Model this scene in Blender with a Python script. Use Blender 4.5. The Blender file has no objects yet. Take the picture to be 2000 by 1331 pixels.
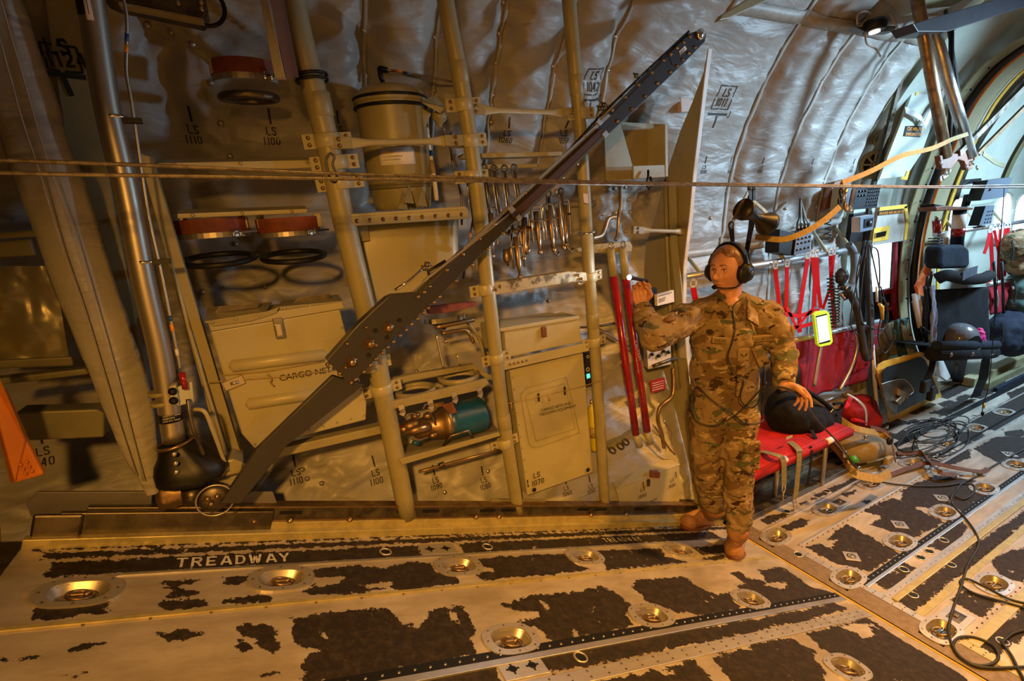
import bpy, math, random
import numpy as np
from mathutils import Vector, Matrix
random.seed(7); rng = np.random.RandomState(3)
V = Vector; PI = math.pi
SC = bpy.context.scene; COL = SC.collection
# ---------------- camera model (all measured from the place: axes of the cargo bay) ----------------
F = 950.0
_a = np.array([1920., -383, F]); _a /= np.linalg.norm(_a)
_t = np.array([-509., -190, F]); _t -= _t.dot(_a)*_a; _t /= np.linalg.norm(_t)
_u = np.cross(_a, _t)
RW = np.array([_a, _t, _u])
CAM = np.array([0, 0, 1.92])
TA = math.radians(19.8); HX = 2.275           # ramp slope and hinge line
RN = np.array([math.sin(TA), 0, math.cos(TA)])
def ray(x, y): return RW @ np.array([x-1000., y-665.5, F])
def on(x, y, ax, v):
    d = ray(x, y); return CAM + (v-CAM[ax])/d[ax]*d
def Y(x, y, v, lean=0.0):
    d = ray(x, y)      # point on the plane Y + lean*(z-1.5) = v
    n = np.array([0, 1, lean]); s = (v+1.5*lean-n.dot(CAM))/n.dot(d); return V(CAM+s*d)
def YL(x, y, v): return Y(x, y, v, .063)
def Z(x, y, v=0.): return V(on(x, y, 2, v))
def XX(x, y, v): return V(on(x, y, 0, v))
def D(x, y, dep): return V(CAM + ray(x, y)/F*dep)
def RP(x, y, up=0.):
    d = ray(x, y); h = np.array([HX, 0, 0])+RN*up; s = RN.dot(h-CAM)/RN.dot(d); return V(CAM+s*d)
def dep(p): return float(RW[0][2]*p[0]+RW[1][2]*p[1]+RW[2][2]*(p[2]-CAM[2]))
def px(p, n): return n*dep(p)/F                # size in metres of n photo pixels at p
def ramp_pt(s, y, up=0.): return V((HX-s*math.cos(TA)+up*math.sin(TA), y, s*math.sin(TA)+up*math.cos(TA)))
cam = bpy.data.objects.new('camera', bpy.data.cameras.new('camera')); COL.objects.link(cam)
M = Matrix.Identity(4)
for i in range(3):
    M[i][0] = RW[i][0]; M[i][1] = -RW[i][1]; M[i][2] = -RW[i][2]; M[i][3] = CAM[i]
cam.matrix_world = M
cam.data.sensor_width = 36; cam.data.lens = 36*F/2000; cam.data.clip_start = .05
SC.camera = cam
# ---------------- numpy noise ----------------
def _h(ix, iy, s):
    n = (ix.astype(np.int64)*374761393 + iy.astype(np.int64)*668265263 + s*1442695041) & 0x7fffffff
    n = ((n ^ (n >> 13))*1274126177) & 0x7fffffff
    return ((n ^ (n >> 16)) & 0xffff)/65535.0
def vn(x, y, s=0):
    x = np.asarray(x, float); y = np.asarray(y, float)
    ix = np.floor(x); iy = np.floor(y); fx = x-ix; fy = y-iy
    fx = fx*fx*fx*(fx*(fx*6-15)+10); fy = fy*fy*fy*(fy*(fy*6-15)+10)
    a = _h(ix, iy, s); b = _h(ix+1, iy, s); c = _h(ix, iy+1, s); d = _h(ix+1, iy+1, s)
    return (a+(b-a)*fx)*(1-fy)+(c+(d-c)*fx)*fy
def fbm(x, y, s=0, o=4):
    r = 0; am = .5; x = np.asarray(x, float); y = np.asarray(y, float)
    for i in range(o): r = r+am*vn(x, y, s+i*7); x = x*2.03+3.1; y = y*2.03+1.7; am *= .5
    return r
# ---------------- mesh builder ----------------
class MB:
    def __init__(s): s.v = []; s.f = []; s.sm = []; s.mi = []; s.m = 0
    def add(s, vs, fs, smooth=False):
        b = len(s.v); s.v += [tuple(v) for v in vs]
        for f in fs: s.f.append([b+i for i in f]); s.sm.append(smooth); s.mi.append(s.m)
        return s
    def frame(s, o, ex, ey, ez, a, b):   # box a..b in local frame
        o = V(o); vs = []
        for z in (a[2], b[2]):
            for y in (a[1], b[1]):
                for x in (a[0], b[0]): vs.append(o+V(ex)*x+V(ey)*y+V(ez)*z)
        return s.add(vs, [(0, 2, 3, 1), (4, 5, 7, 6), (0, 1, 5, 4), (2, 6, 7, 3), (0, 4, 6, 2), (1, 3, 7, 5)])
    def box(s, a, b): return s.frame((0, 0, 0), (1, 0, 0), (0, 1, 0), (0, 0, 1), a, b)
    def beam(s, p, q, w, h, up=(0, 0, 1)):
        p = V(p); q = V(q); d = (q-p); L = d.length; d.normalize(); r = d.cross(V(up)).normalized(); u = r.cross(d)
        return s.frame(p, d, r, u, (0, -w/2, -h/2), (L, w/2, h/2))
    def prism(s, pts, off):              # polygon (3d points) extruded by vector off
        n = len(pts); off = V(off); pts = [V(p) for p in pts]
        vs = pts+[p+off for p in pts]
        fs = [tuple(range(n)), tuple(range(2*n-1, n-1, -1))]+[(i, i+n, (i+1) % n+n, (i+1) % n) for i in range(n)]
        return s.add(vs, fs)
    def tube(s, pts, r, n=10, cap=True, closed=False):
        pts = [V(p) for p in pts]; m = len(pts); rr = r if hasattr(r, '__len__') else [r]*m
        T = []
        for i in range(m):
            a = pts[(i-1) % m] if (closed or i > 0) else pts[i]; b = pts[(i+1) % m] if (closed or i < m-1) else pts[i]
            T.append((b-a).normalized() if (b-a).length > 1e-9 else V((0, 0, 1)))
        N = T[0].orthogonal().normalized(); vs = []
        for i in range(m):
            N = (N-T[i]*N.dot(T[i]))
            N = N.normalized() if N.length > 1e-6 else T[i].orthogonal().normalized()
            B = T[i].cross(N)
            for k in range(n):
                an = 2*PI*k/n; vs.append(pts[i]+(N*math.cos(an)+B*math.sin(an))*rr[i])
        fs = []
        for i in range(m if closed else m-1):
            j = (i+1) % m
            for k in range(n): k2 = (k+1) % n; fs.append((i*n+k, i*n+k2, j*n+k2, j*n+k))
        s.add(vs, fs, True)
        if cap and not closed:
            b = len(s.v)-m*n
            for f in ([b+k for k in range(n)][::-1], [b+(m-1)*n+k for k in range(n)]): s.f.append(f); s.sm.append(False); s.mi.append(s.m)
        return s
    def strap(s, pts, w, th=.003, side=None):  # flat ribbon
        pts = [V(p) for p in pts]; m = len(pts); vs = []
        for i in range(m):
            t = (pts[min(i+1, m-1)]-pts[max(i-1, 0)]).normalized()
            sd = V(side[i] if isinstance(side, list) else side) if side is not None else V((0, 1, 0)).cross(t)
            sd = (sd-t*sd.dot(t)).normalized(); nn = t.cross(sd)
            for a, b in ((-1, -1), (1, -1), (1, 1), (-1, 1)): vs.append(pts[i]+sd*(a*w/2)+nn*(b*th/2))
        fs = [(0, 1, 2, 3), tuple((m-1)*4+k for k in (3, 2, 1, 0))]
        for i in range(m-1):
            for k in range(4): fs.append((i*4+k, i*4+(k+1) % 4, (i+1)*4+(k+1) % 4, (i+1)*4+k))
        return s.add(vs, fs)
    def lathe(s, o, ax, prof, n=24):     # prof [(r, h)]
        o = V(o); ax = V(ax).normalized(); a = ax.orthogonal().normalized(); b = ax.cross(a); m = len(prof)
        vs = [o+ax*h+(a*math.cos(2*PI*k/n)+b*math.sin(2*PI*k/n))*r for r, h in prof for k in range(n)]
        fs = [(i*n+k, i*n+(k+1) % n, (i+1)*n+(k+1) % n, (i+1)*n+k) for i in range(m-1) for k in range(n)]
        s.add(vs, fs, True); b0 = len(s.v)-m*n
        for f in ([b0+k for k in range(n)][::-1], [b0+(m-1)*n+k for k in range(n)]): s.f.append(f); s.sm.append(False); s.mi.append(s.m)
        return s
    def cyl(s, p, q, r, n=20): p = V(p); q = V(q); return s.lathe(p, q-p, [(r, 0), (r, (q-p).length)], n)
    def ell(s, c, r, n=12, m=8, rot=None):
        r = r if hasattr(r, '__len__') else (r, r, r); vs = []; fs = []; c = V(c); rot = rot or Matrix.Identity(3)
        for i in range(m+1):
            th = PI*i/m
            for k in range(n):
                ph = 2*PI*k/n; vs.append(c+rot@V((r[0]*math.sin(th)*math.cos(ph), r[1]*math.sin(th)*math.sin(ph), r[2]*math.cos(th))))
        for i in range(m):
            for k in range(n): fs.append((i*n+k, (i+1)*n+k, (i+1)*n+(k+1) % n, i*n+(k+1) % n))
        return s.add(vs, fs, True)
    def torus(s, c, ax, R, r, n=24, k=8, ex=None, sc=1.0):
        ax = V(ax).normalized(); a = V(ex) if ex else ax.orthogonal(); a = (a-ax*a.dot(ax)).normalized(); b = ax.cross(a)
        return s.tube([V(c)+a*math.cos(2*PI*i/n)*R*sc+b*math.sin(2*PI*i/n)*R for i in range(n)], r, k, closed=True)
    def grid(s, fn, nu, nv, smooth=True):
        vs = [fn(i/nu, j/nv) for i in range(nu+1) for j in range(nv+1)]; w = nv+1
        return s.add(vs, [(i*w+j, (i+1)*w+j, (i+1)*w+j+1, i*w+j+1) for i in range(nu) for j in range(nv)], smooth)
    def build(s, name, mat, par=None, bev=0, sub=0, solid=0):
        me = bpy.data.meshes.new(name); me.from_pydata(s.v, [], s.f)
        me.polygons.foreach_set('use_smooth', s.sm); me.polygons.foreach_set('material_index', s.mi)
        for m in (mat if isinstance(mat, (list, tuple)) else [mat]): me.materials.append(MT[m] if isinstance(m, str) else m)
        me.validate(); o = bpy.data.objects.new(name, me); COL.objects.link(o)
        if solid: m = o.modifiers.new('s', 'SOLIDIFY'); m.thickness = solid; m.offset = 0
        if bev: m = o.modifiers.new('b', 'BEVEL'); m.width = bev; m.segments = 2; m.limit_method = 'ANGLE'
        if sub: m = o.modifiers.new('u', 'SUBSURF'); m.levels = sub; m.render_levels = sub
        if par: adopt(o, par)
        return o
def world(o):
    m = o.matrix_basis.copy()
    while o.parent: o = o.parent; m = o.matrix_basis @ m
    return m
def adopt(o, par):
    o.matrix_basis = world(par).inverted() @ o.matrix_basis; o.parent = par
def tag(o, label, cat, group=None):
    o['label'] = label; o['category'] = cat
    if group: o['group'] = group
    return o
def thing(name, label, cat, loc=(0, 0, 0), group=None):
    o = bpy.data.objects.new(name, None); COL.objects.link(o); o.empty_display_size = .05
    o.location = loc; return tag(o, label, cat, group)
def struct(o): o['kind'] = 'structure'; return o
def curve(pts, n=8, closed=False):       # catmull-rom through points
    pts = [V(p) for p in pts]; m = len(pts); out = []
    for i in range(m if closed else m-1):
        g = (lambda j: pts[j % m]) if closed else (lambda j: pts[max(0, min(m-1, j))])
        a, b, c, d = g(i-1), g(i), g(i+1), g(i+2)
        for k in range(n):
            t = k/n; out.append(.5*((2*b)+(c-a)*t+(2*a-5*b+4*c-d)*t*t+(3*b-a-3*c+d)*t**3))
    if not closed: out.append(pts[-1])
    return out
def copy_tree(o, mat, par=None):         # copy a thing, its parts and sub-parts; mat = transform applied to the thing
    c = o.copy(); COL.objects.link(c)
    if par is None: c.matrix_basis = mat @ o.matrix_basis
    else: c.parent = par
    for ch in o.children: copy_tree(ch, None, c)
    return c
# ---------------- materials ----------------
MT = {}
def nd(nt, t, loc=None, **k):
    n = nt.nodes.new(t)
    for a, b in k.items():
        if a in n.inputs.keys(): n.inputs[a].default_value = b
        else: setattr(n, a, b)
    return n
def mat(name, c1, c2=None, sc=6., rough=.5, metal=0., bump=0., bsc=40., r2=None, stretch=(1, 1, 1), scr=0, spec=.5, edge=(.42, .6), emit=None, coat=0):
    m = bpy.data.materials.new(name); m.use_nodes = True; nt = m.node_tree; L = nt.links; b = nt.nodes['Principled BSDF']
    b.inputs['Roughness'].default_value = rough; b.inputs['Metallic'].default_value = metal; b.inputs['Specular IOR Level'].default_value = spec
    b.inputs['Base Color'].default_value = (*c1, 1); b.inputs['Coat Weight'].default_value = coat
    tc = nd(nt, 'ShaderNodeTexCoord'); mp = nd(nt, 'ShaderNodeMapping'); mp.inputs['Scale'].default_value = stretch
    L.new(tc.outputs['Object'], mp.inputs[0])
    if c2:
        n = nd(nt, 'ShaderNodeTexNoise', Scale=sc, Detail=6., Roughness=.65); L.new(mp.outputs[0], n.inputs['Vector'])
        rp = nd(nt, 'ShaderNodeValToRGB'); rp.color_ramp.elements[0].position = edge[0]; rp.color_ramp.elements[1].position = edge[1]
        rp.color_ramp.elements[0].color = (*c1, 1); rp.color_ramp.elements[1].color = (*c2, 1)
        L.new(n.outputs[0], rp.inputs[0]); L.new(rp.outputs[0], b.inputs['Base Color'])
        if r2 is not None:
            mr = nd(nt, 'ShaderNodeMapRange'); mr.inputs[1].default_value = edge[0]; mr.inputs[2].default_value = edge[1]
            mr.inputs[3].default_value = rough; mr.inputs[4].default_value = r2; L.new(n.outputs[0], mr.inputs[0]); L.new(mr.outputs[0], b.inputs['Roughness'])
    if bump:
        n2 = nd(nt, 'ShaderNodeTexNoise', Scale=bsc, Detail=4.); L.new(mp.outputs[0], n2.inputs['Vector'])
        bp = nd(nt, 'ShaderNodeBump', Strength=bump, Distance=.01); L.new(n2.outputs[0], bp.inputs['Height']); L.new(bp.outputs[0], b.inputs['Normal'])
    if emit: b.inputs['Emission Color'].default_value = (*emit[0], 1); b.inputs['Emission Strength'].default_value = emit[1]
    MT[name] = m; return m
mat('tan', (.26, .235, .13), (.20, .18, .095), 7, .42, bump=.08, bsc=25, r2=.55, edge=(.5, .72))
mat('tan_light', (.34, .315, .195), (.27, .245, .145), 5, .4, bump=.05, bsc=20, r2=.5, edge=(.5, .75))
mat('tan_worn', (.30, .26, .15), (.09, .07, .035), 22, .5, bump=.15, bsc=60, r2=.35, edge=(.5, .6))
mat('olive', (.17, .16, .085), (.12, .11, .06), 7, .45, bump=.06)
mat('seafoam', (.42, .46, .40), (.34, .38, .33), 4, .35, bump=.03, edge=(.45, .7))
mat('steel', (.55, .52, .48), (.38, .36, .33), 9, .28, 1., bump=.03, r2=.42)
mat('satin_steel', (.46, .42, .36), (.38, .35, .30), 3, .38, .85, r2=.44, stretch=(1, 1, .2))
mat('aluminium', (.66, .66, .66), (.52, .52, .53), 8, .33, .9, r2=.45)
mat('dark_metal', (.10, .085, .07), (.17, .145, .11), 14, .35, .85, r2=.5, bump=.06)
mat('bronze', (.36, .25, .14), (.20, .13, .07), 16, .32, .9, r2=.5)
mat('beam_grey', (.034, .033, .042), (.026, .026, .033), 5, .38, .1, r2=.46, spec=.4)
mat('beam_dark', (.05, .028, .024), None, rough=.4)
mat('gusset_grey', (.13, .125, .13), (.10, .095, .1), 4, .5)
mat('black', (.007, .007, .008), None, rough=.45, spec=.3)
mat('cable_steel', (.22, .19, .16), (.12, .10, .085), 60, .45, .7)
mat('rubber', (.010, .010, .010), (.02, .02, .02), 20, .6)
mat('black_cloth', (.004, .004, .005), (.008, .008, .010), 14, .85, bump=.4, bsc=90, spec=.2)
mat('navy_cloth', (.008, .012, .022), (.014, .02, .034), 10, .85, bump=.4, bsc=80, spec=.2)
mat('red_cloth', (.36, .009, .012), (.26, .006, .009), 8, .7, bump=.25, bsc=120, spec=.3)
mat('maroon_cloth', (.26, .008, .018), (.18, .006, .013), 6, .75, bump=.25, bsc=100, spec=.3)
mat('red_paint', (.30, .006, .012), (.22, .004, .008), 20, .22, r2=.35, coat=.3)
mat('red_web', (.42, .006, .010), None, rough=.7, spec=.15)
mat('rust_cloth', (.20, .045, .02), (.13, .03, .015), 15, .7, bump=.2)
mat('orange', (.62, .20, .02), (.5, .15, .015), 5, .35, r2=.5)
mat('yellow', (.60, .38, .04), (.45, .28, .04), 10, .5, edge=(.5, .65))
mat('olive_web', (.20, .185, .10), (.15, .14, .075), 40, .75, bump=.3, bsc=200)
mat('tan_web', (.34, .24, .07), (.26, .18, .05), 40, .7, bump=.3, bsc=200)
mat('brown_web', (.095, .036, .014), (.065, .026, .011), 30, .75, bump=.2, bsc=150)
mat('khaki_cloth', (.22, .17, .09), (.16, .125, .065), 12, .8, bump=.3, bsc=60)
mat('white', (.62, .60, .57), (.52, .5, .47), 6, .5)
mat('pinkish', (.5, .40, .35), None, rough=.5)
mat('paper', (.66, .66, .66), (.6, .6, .6), 30, .7)
mat('blue_paint', (.006, .07, .16), (.004, .05, .12), 9, .3, r2=.42)
mat('blue_tape', (.01, .06, .25), None, rough=.4)
mat('orange_tape', (.75, .28, .02), None, rough=.4)
mat('bottle_yellow', (.50, .42, .01), (.42, .35, .01), 9, .35)
mat('brown_wood', (.16, .055, .02), (.10, .035, .014), 12, .5, stretch=(1, 1, .2))
mat('ink', (.012, .011, .009), None, rough=.7)
mat('stencil_white', (.55, .53, .47), (.3, .27, .22), 60, .6, edge=(.5, .62))
mat('knob', (.02, .02, .02), None, rough=.3)
mat('panel_black', (.010, .012, .016), None, rough=.4, spec=.3)
mat('panel_grey', (.10, .12, .15), None, rough=.4)
mat('leather', (.30, .15, .065), (.22, .10, .045), 14, .75, bump=.3, bsc=70)
mat('skin', (.50, .25, .165), (.44, .20, .13), 18, .48, bump=.05, bsc=120)
MT['skin'].node_tree.nodes['Principled BSDF'].inputs['Subsurface Weight'].default_value = .12
MT['skin'].node_tree.nodes['Principled BSDF'].inputs['Subsurface Radius'].default_value = (.02, .008, .004)
mat('lips', (.42, .13, .10), None, rough=.4)
mat('hair', (.12, .055, .022), (.19, .09, .038), 70, .42, bump=.25, bsc=120, stretch=(1, 1, .3))
mat('eye_white', (.55, .5, .46), None, rough=.15)
mat('iris', (.06, .035, .02), None, rough=.1)
mat('brow', (.13, .06, .03), None, rough=.7)
mat('nail', (.55, .30, .22), None, rough=.3)
mat('tshirt', (.13, .085, .045), None, rough=.85)
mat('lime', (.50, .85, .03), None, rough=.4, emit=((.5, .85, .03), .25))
mat('screen', (.8, .8, .8), None, rough=.3, emit=((.75, .85, 1.), 2.2))
mat('daylight', (.9, .95, 1), None, emit=((.82, .92, 1.), 5.))
mat('lamp_glow', (1, 1, 1), None, emit=((1., .78, .62), 30.))
mat('torch_glow', (1, 1, 1), None, emit=((.82, .93, 1.), 900.))
mat('green_led', (.1, .8, .6), None, emit=((.08, .9, .6), 1.6))
mat('chrome', (.7, .7, .7), None, rough=.12, metal=1.)
mat('visor', (.004, .004, .005), None, rough=.05, coat=1.)
mat('pink', (.75, .02, .16), (.4, .01, .2), 60, .6)
mat('pipe_clear', (.5, .45, .4), None, rough=.2, metal=.6)
mat('orange_red', (.75, .10, .02), (.8, .3, .1), 14, .5)
mat('teal_cloth', (.03, .075, .07), (.05, .1, .09), 12, .8, bump=.3)
mat('hem', (.34, .325, .28), (.29, .275, .235), 20, .5, bump=.15, bsc=80)
mat('floor_brown', (.20, .15, .10), (.15, .11, .075), 30, .5, .3, r2=.6)
mat('zinc', (.50, .43, .20), (.36, .31, .15), 12, .38, .45, r2=.5)
mat('bare', (.58, .55, .51), (.47, .44, .40), 30, .34, .75, r2=.5, stretch=(.3, 1, 1), bump=.04, bsc=60)
mat('dirty_white', (.42, .38, .33), (.33, .29, .25), 8, .5)
def quilt_mat():
    m = mat('quilt', (.31, .30, .275), (.26, .25, .225), 5, .48, edge=(.35, .75)); nt = m.node_tree; L = nt.links; b = nt.nodes['Principled BSDF']
    tc = nt.nodes.new('ShaderNodeTexCoord'); mp = nd(nt, 'ShaderNodeMapping'); mp.inputs['Scale'].default_value = (.6, 1.0, 1.7); L.new(tc.outputs['Object'], mp.inputs[0])
    n = nd(nt, 'ShaderNodeTexNoise', Scale=5., Detail=2., Distortion=1.2); L.new(mp.outputs[0], n.inputs['Vector'])
    n2 = nd(nt, 'ShaderNodeTexNoise', Scale=16., Detail=3., Distortion=1.2); L.new(mp.outputs[0], n2.inputs['Vector'])
    ad = nd(nt, 'ShaderNodeMath', operation='MULTIPLY_ADD'); ad.inputs[1].default_value = .25; L.new(n2.outputs[0], ad.inputs[0]); L.new(n.outputs[0], ad.inputs[2])
    bp = nd(nt, 'ShaderNodeBump', Strength=.8, Distance=.02); L.new(ad.outputs[0], bp.inputs['Height']); L.new(bp.outputs[0], b.inputs['Normal'])
quilt_mat()
def camo_mat():
    m = bpy.data.materials.new('camo'); m.use_nodes = True; nt = m.node_tree; L = nt.links; b = nt.nodes['Principled BSDF']
    b.inputs['Roughness'].default_value = .85; b.inputs['Specular IOR Level'].default_value = .25
    tc = nt.nodes.new('ShaderNodeTexCoord'); mp = nd(nt, 'ShaderNodeMapping'); mp.inputs['Scale'].default_value = (1., 1., 1.9); L.new(tc.outputs['Object'], mp.inputs[0])
    col = None; base = (.20, .14, .075, 1)
    for sc, th, c, off in ((6, .53, (.12, .075, .035, 1), 0), (8, .60, (.075, .08, .04, 1), 5), (11, .60, (.29, .215, .13, 1), 9), (13, .615, (.035, .018, .010, 1), 13), (24, .66, (.34, .26, .17, 1), 21)):
        mo = nd(nt, 'ShaderNodeVectorMath', operation='ADD'); mo.inputs[1].default_value = (off, off*.7, off*1.3); L.new(mp.outputs[0], mo.inputs[0])
        n = nd(nt, 'ShaderNodeTexNoise', Scale=float(sc), Detail=3., Distortion=.7, Roughness=.55); L.new(mo.outputs[0], n.inputs['Vector'])
        gt = nd(nt, 'ShaderNodeMapRange'); gt.inputs[1].default_value = th-.008; gt.inputs[2].default_value = th+.008; L.new(n.outputs[0], gt.inputs[0])
        mx = nd(nt, 'ShaderNodeMix', data_type='RGBA'); L.new(gt.outputs[0], mx.inputs[0])
        if col is None: mx.inputs[6].default_value = base
        else: L.new(col, mx.inputs[6])
        mx.inputs[7].default_value = c; col = mx.outputs[2]
    L.new(col, b.inputs['Base Color'])
    n = nd(nt, 'ShaderNodeTexNoise', Scale=10., Detail=3., Distortion=1.); L.new(mp.outputs[0], n.inputs['Vector'])
    bp = nd(nt, 'ShaderNodeBump', Strength=.4, Distance=.02); L.new(n.outputs[0], bp.inputs['Height']); L.new(bp.outputs[0], b.inputs['Normal'])
    MT['camo'] = m
camo_mat()
def floor_mat(name, bare1, bare2, rough):
    m = bpy.data.materials.new(name); m.use_nodes = True; nt = m.node_tree; L = nt.links; b = nt.nodes['Principled BSDF']
    b.inputs['Specular IOR Level'].default_value = .3; tc = nt.nodes.new('ShaderNodeTexCoord')
    at = nd(nt, 'ShaderNodeAttribute', attribute_name='paint')
    n = nd(nt, 'ShaderNodeTexNoise', Scale=42., Detail=5., Roughness=.7); L.new(tc.outputs['Object'], n.inputs['Vector'])
    mr = nd(nt, 'ShaderNodeMapRange'); mr.inputs[1].default_value = .3; mr.inputs[2].default_value = .7; mr.inputs[3].default_value = -.012; mr.inputs[4].default_value = .012; L.new(n.outputs[0], mr.inputs[0])
    ad = nd(nt, 'ShaderNodeMath', operation='ADD'); L.new(at.outputs['Fac'], ad.inputs[0]); L.new(mr.outputs[0], ad.inputs[1])
    # chips inside the paint
    n3 = nd(nt, 'ShaderNodeTexNoise', Scale=11., Detail=7., Roughness=.72); L.new(tc.outputs['Object'], n3.inputs['Vector'])
    ch = nd(nt, 'ShaderNodeMapRange'); ch.inputs[1].default_value = .655; ch.inputs[2].default_value = .665; ch.inputs[3].default_value = 0.; ch.inputs[4].default_value = .1; L.new(n3.outputs[0], ch.inputs[0])
    sb = nd(nt, 'ShaderNodeMath', operation='SUBTRACT'); L.new(ad.outputs[0], sb.inputs[0]); L.new(ch.outputs[0], sb.inputs[1])
    st = nd(nt, 'ShaderNodeMapRange'); st.inputs[1].default_value = -.0008; st.inputs[2].default_value = .0008; L.new(sb.outputs[0], st.inputs[0])
    mp = nd(nt, 'ShaderNodeMapping'); mp.inputs['Scale'].default_value = (.25, 1, 1); L.new(tc.outputs['Object'], mp.inputs[0])
    n2 = nd(nt, 'ShaderNodeTexNoise', Scale=9., Detail=8., Roughness=.7); L.new(mp.outputs[0], n2.inputs['Vector'])
    r1 = nd(nt, 'ShaderNodeValToRGB'); e = r1.color_ramp.elements; e[0].position = .35; e[1].position = .68; e[0].color = (*bare2, 1); e[1].color = (*bare1, 1); L.new(n2.outputs[0], r1.inputs[0])
    n4 = nd(nt, 'ShaderNodeTexNoise', Scale=35., Detail=6., Roughness=.8); L.new(tc.outputs['Object'], n4.inputs['Vector'])
    r2 = nd(nt, 'ShaderNodeValToRGB'); e = r2.color_ramp.elements; e[0].position = .45; e[1].position = .72; e[0].color = (.014, .010, .008, 1); e[1].color = (.045, .033, .024, 1); L.new(n4.outputs[0], r2.inputs[0])
    mx = nd(nt, 'ShaderNodeMix', data_type='RGBA'); L.new(st.outputs[0], mx.inputs[0]); L.new(r1.outputs[0], mx.inputs[6]); L.new(r2.outputs[0], mx.inputs[7]); L.new(mx.outputs[2], b.inputs['Base Color'])
    me = nd(nt, 'ShaderNodeMapRange'); me.inputs[3].default_value = .38; me.inputs[4].default_value = 0.; L.new(st.outputs[0], me.inputs[0]); L.new(me.outputs[0], b.inputs['Metallic'])
    ro = nd(nt, 'ShaderNodeMapRange'); ro.inputs[1].default_value = .35; ro.inputs[2].default_value = .7; ro.inputs[3].default_value = rough-.08; ro.inputs[4].default_value = rough+.14; L.new(n2.outputs[0], ro.inputs[0])
    rm = nd(nt, 'ShaderNodeMix', data_type='FLOAT'); L.new(st.outputs[0], rm.inputs[0]); L.new(ro.outputs[0], rm.inputs[2]); rm.inputs[3].default_value = .7; L.new(rm.outputs[0], b.inputs['Roughness'])
    bh = nd(nt, 'ShaderNodeMath', operation='MULTIPLY_ADD'); bh.inputs[1].default_value = .5; L.new(n4.outputs[0], bh.inputs[0]); L.new(st.outputs[0], bh.inputs[2])
    bp = nd(nt, 'ShaderNodeBump', Strength=.3, Distance=.002); L.new(bh.outputs[0], bp.inputs['Height']); L.new(bp.outputs[0], b.inputs['Normal'])
    MT[name] = m
floor_mat('deck', (.50, .45, .385), (.33, .285, .23), .42)
# ---------------- text ----------------
GL = {'L': [[(0, 1), (0, .1)], [(.14, .02), (.5, .02)]], 'S': [[(.5, .82), (.42, .97), (.1, .97), (.02, .8), (.08, .58), (.24, .52)], [(.3, .48), (.46, .4), (.5, .2), (.4, .03), (.1, .03), (0, .16)]],
 '1': [[(.22, 1), (.22, 0)]], '0': [[(.2, .98), (.06, .88), (.03, .5), (.06, .12), (.2, .02)], [(.34, .02), (.47, .12), (.5, .5), (.47, .88), (.34, .98)]],
 '2': [[(.02, .8), (.1, .96), (.4, .96), (.5, .8), (.44, .55), (.1, .15)], [(.02, .03), (.5, .03)]], '3': [[(.03, .9), (.2, .98), (.45, .9), (.45, .6), (.24, .53)], [(.24, .47), (.48, .4), (.48, .1), (.2, .02), (.02, .1)]],
 '4': [[(.3, .98), (.02, .3), (.26, .3)], [(.38, .98), (.38, 0)]], '5': [[(.45, .97), (.08, .97), (.06, .55), (.3, .6)], [(.36, .58), (.5, .35), (.4, .04), (.05, .04)]],
 '6': [[(.45, .95), (.15, .8), (.03, .45), (.08, .08), (.22, .02)], [(.34, .02), (.48, .15), (.46, .42), (.3, .52), (.12, .45)]], '7': [[(.02, .97), (.5, .97), (.2, 0)]],
 '8': [[(.2, .98), (.05, .85), (.08, .6), (.2, .52), (.04, .4), (.04, .12), (.2, .02)], [(.32, .02), (.48, .12), (.48, .4), (.32, .52), (.44, .62), (.46, .86), (.32, .98)]],
 '9': [[(.22, .98), (.04, .85), (.04, .6), (.2, .48), (.4, .55)], [(.32, .98), (.48, .85), (.48, .5), (.36, .15), (.1, .03)]],
 'T': [[(0, .96), (.56, .96)], [(.28, .84), (.28, 0)]], 'R': [[(.04, 1), (.04, 0)], [(.16, .96), (.44, .92), (.5, .72), (.42, .52), (.16, .5)], [(.3, .44), (.52, 0)]],
 'E': [[(.04, 1), (.04, 0)], [(.16, .96), (.5, .96)], [(.16, .5), (.42, .5)], [(.16, .04), (.5, .04)]], 'A': [[(.0, 0), (.24, 1)], [(.32, .98), (.56, 0)], [(.2, .28), (.38, .28)]],
 'D': [[(.04, 1), (.04, 0)], [(.16, .96), (.4, .9), (.5, .65), (.5, .35), (.4, .1), (.16, .04)]], 'W': [[(0, 1), (.15, 0)], [(.2, .1), (.32, .8)], [(.38, .8), (.48, 0)], [(.54, .1), (.66, 1)]],
 'Y': [[(0, 1), (.24, .5)], [(.32, .5), (.54, 1)], [(.28, .4), (.28, 0)]], 'I': [[(.22, 1), (.22, 0)]], 'K': [[(.04, 1), (.04, 0)], [(.16, .5), (.48, 1)], [(.16, .45), (.5, 0)]], 'J': [[(.4, 1), (.4, .2), (.25, .02), (.05, .15)]],
 '[': [[(0, .55), (0, 1), (.5, 1)]], ']': [[(.6, 1), (1.1, 1), (1.1, .55)]], '{': [[(0, .45), (0, 0), (.5, 0)]], '}': [[(.6, 0), (1.1, 0), (1.1, .45)]]}
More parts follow.
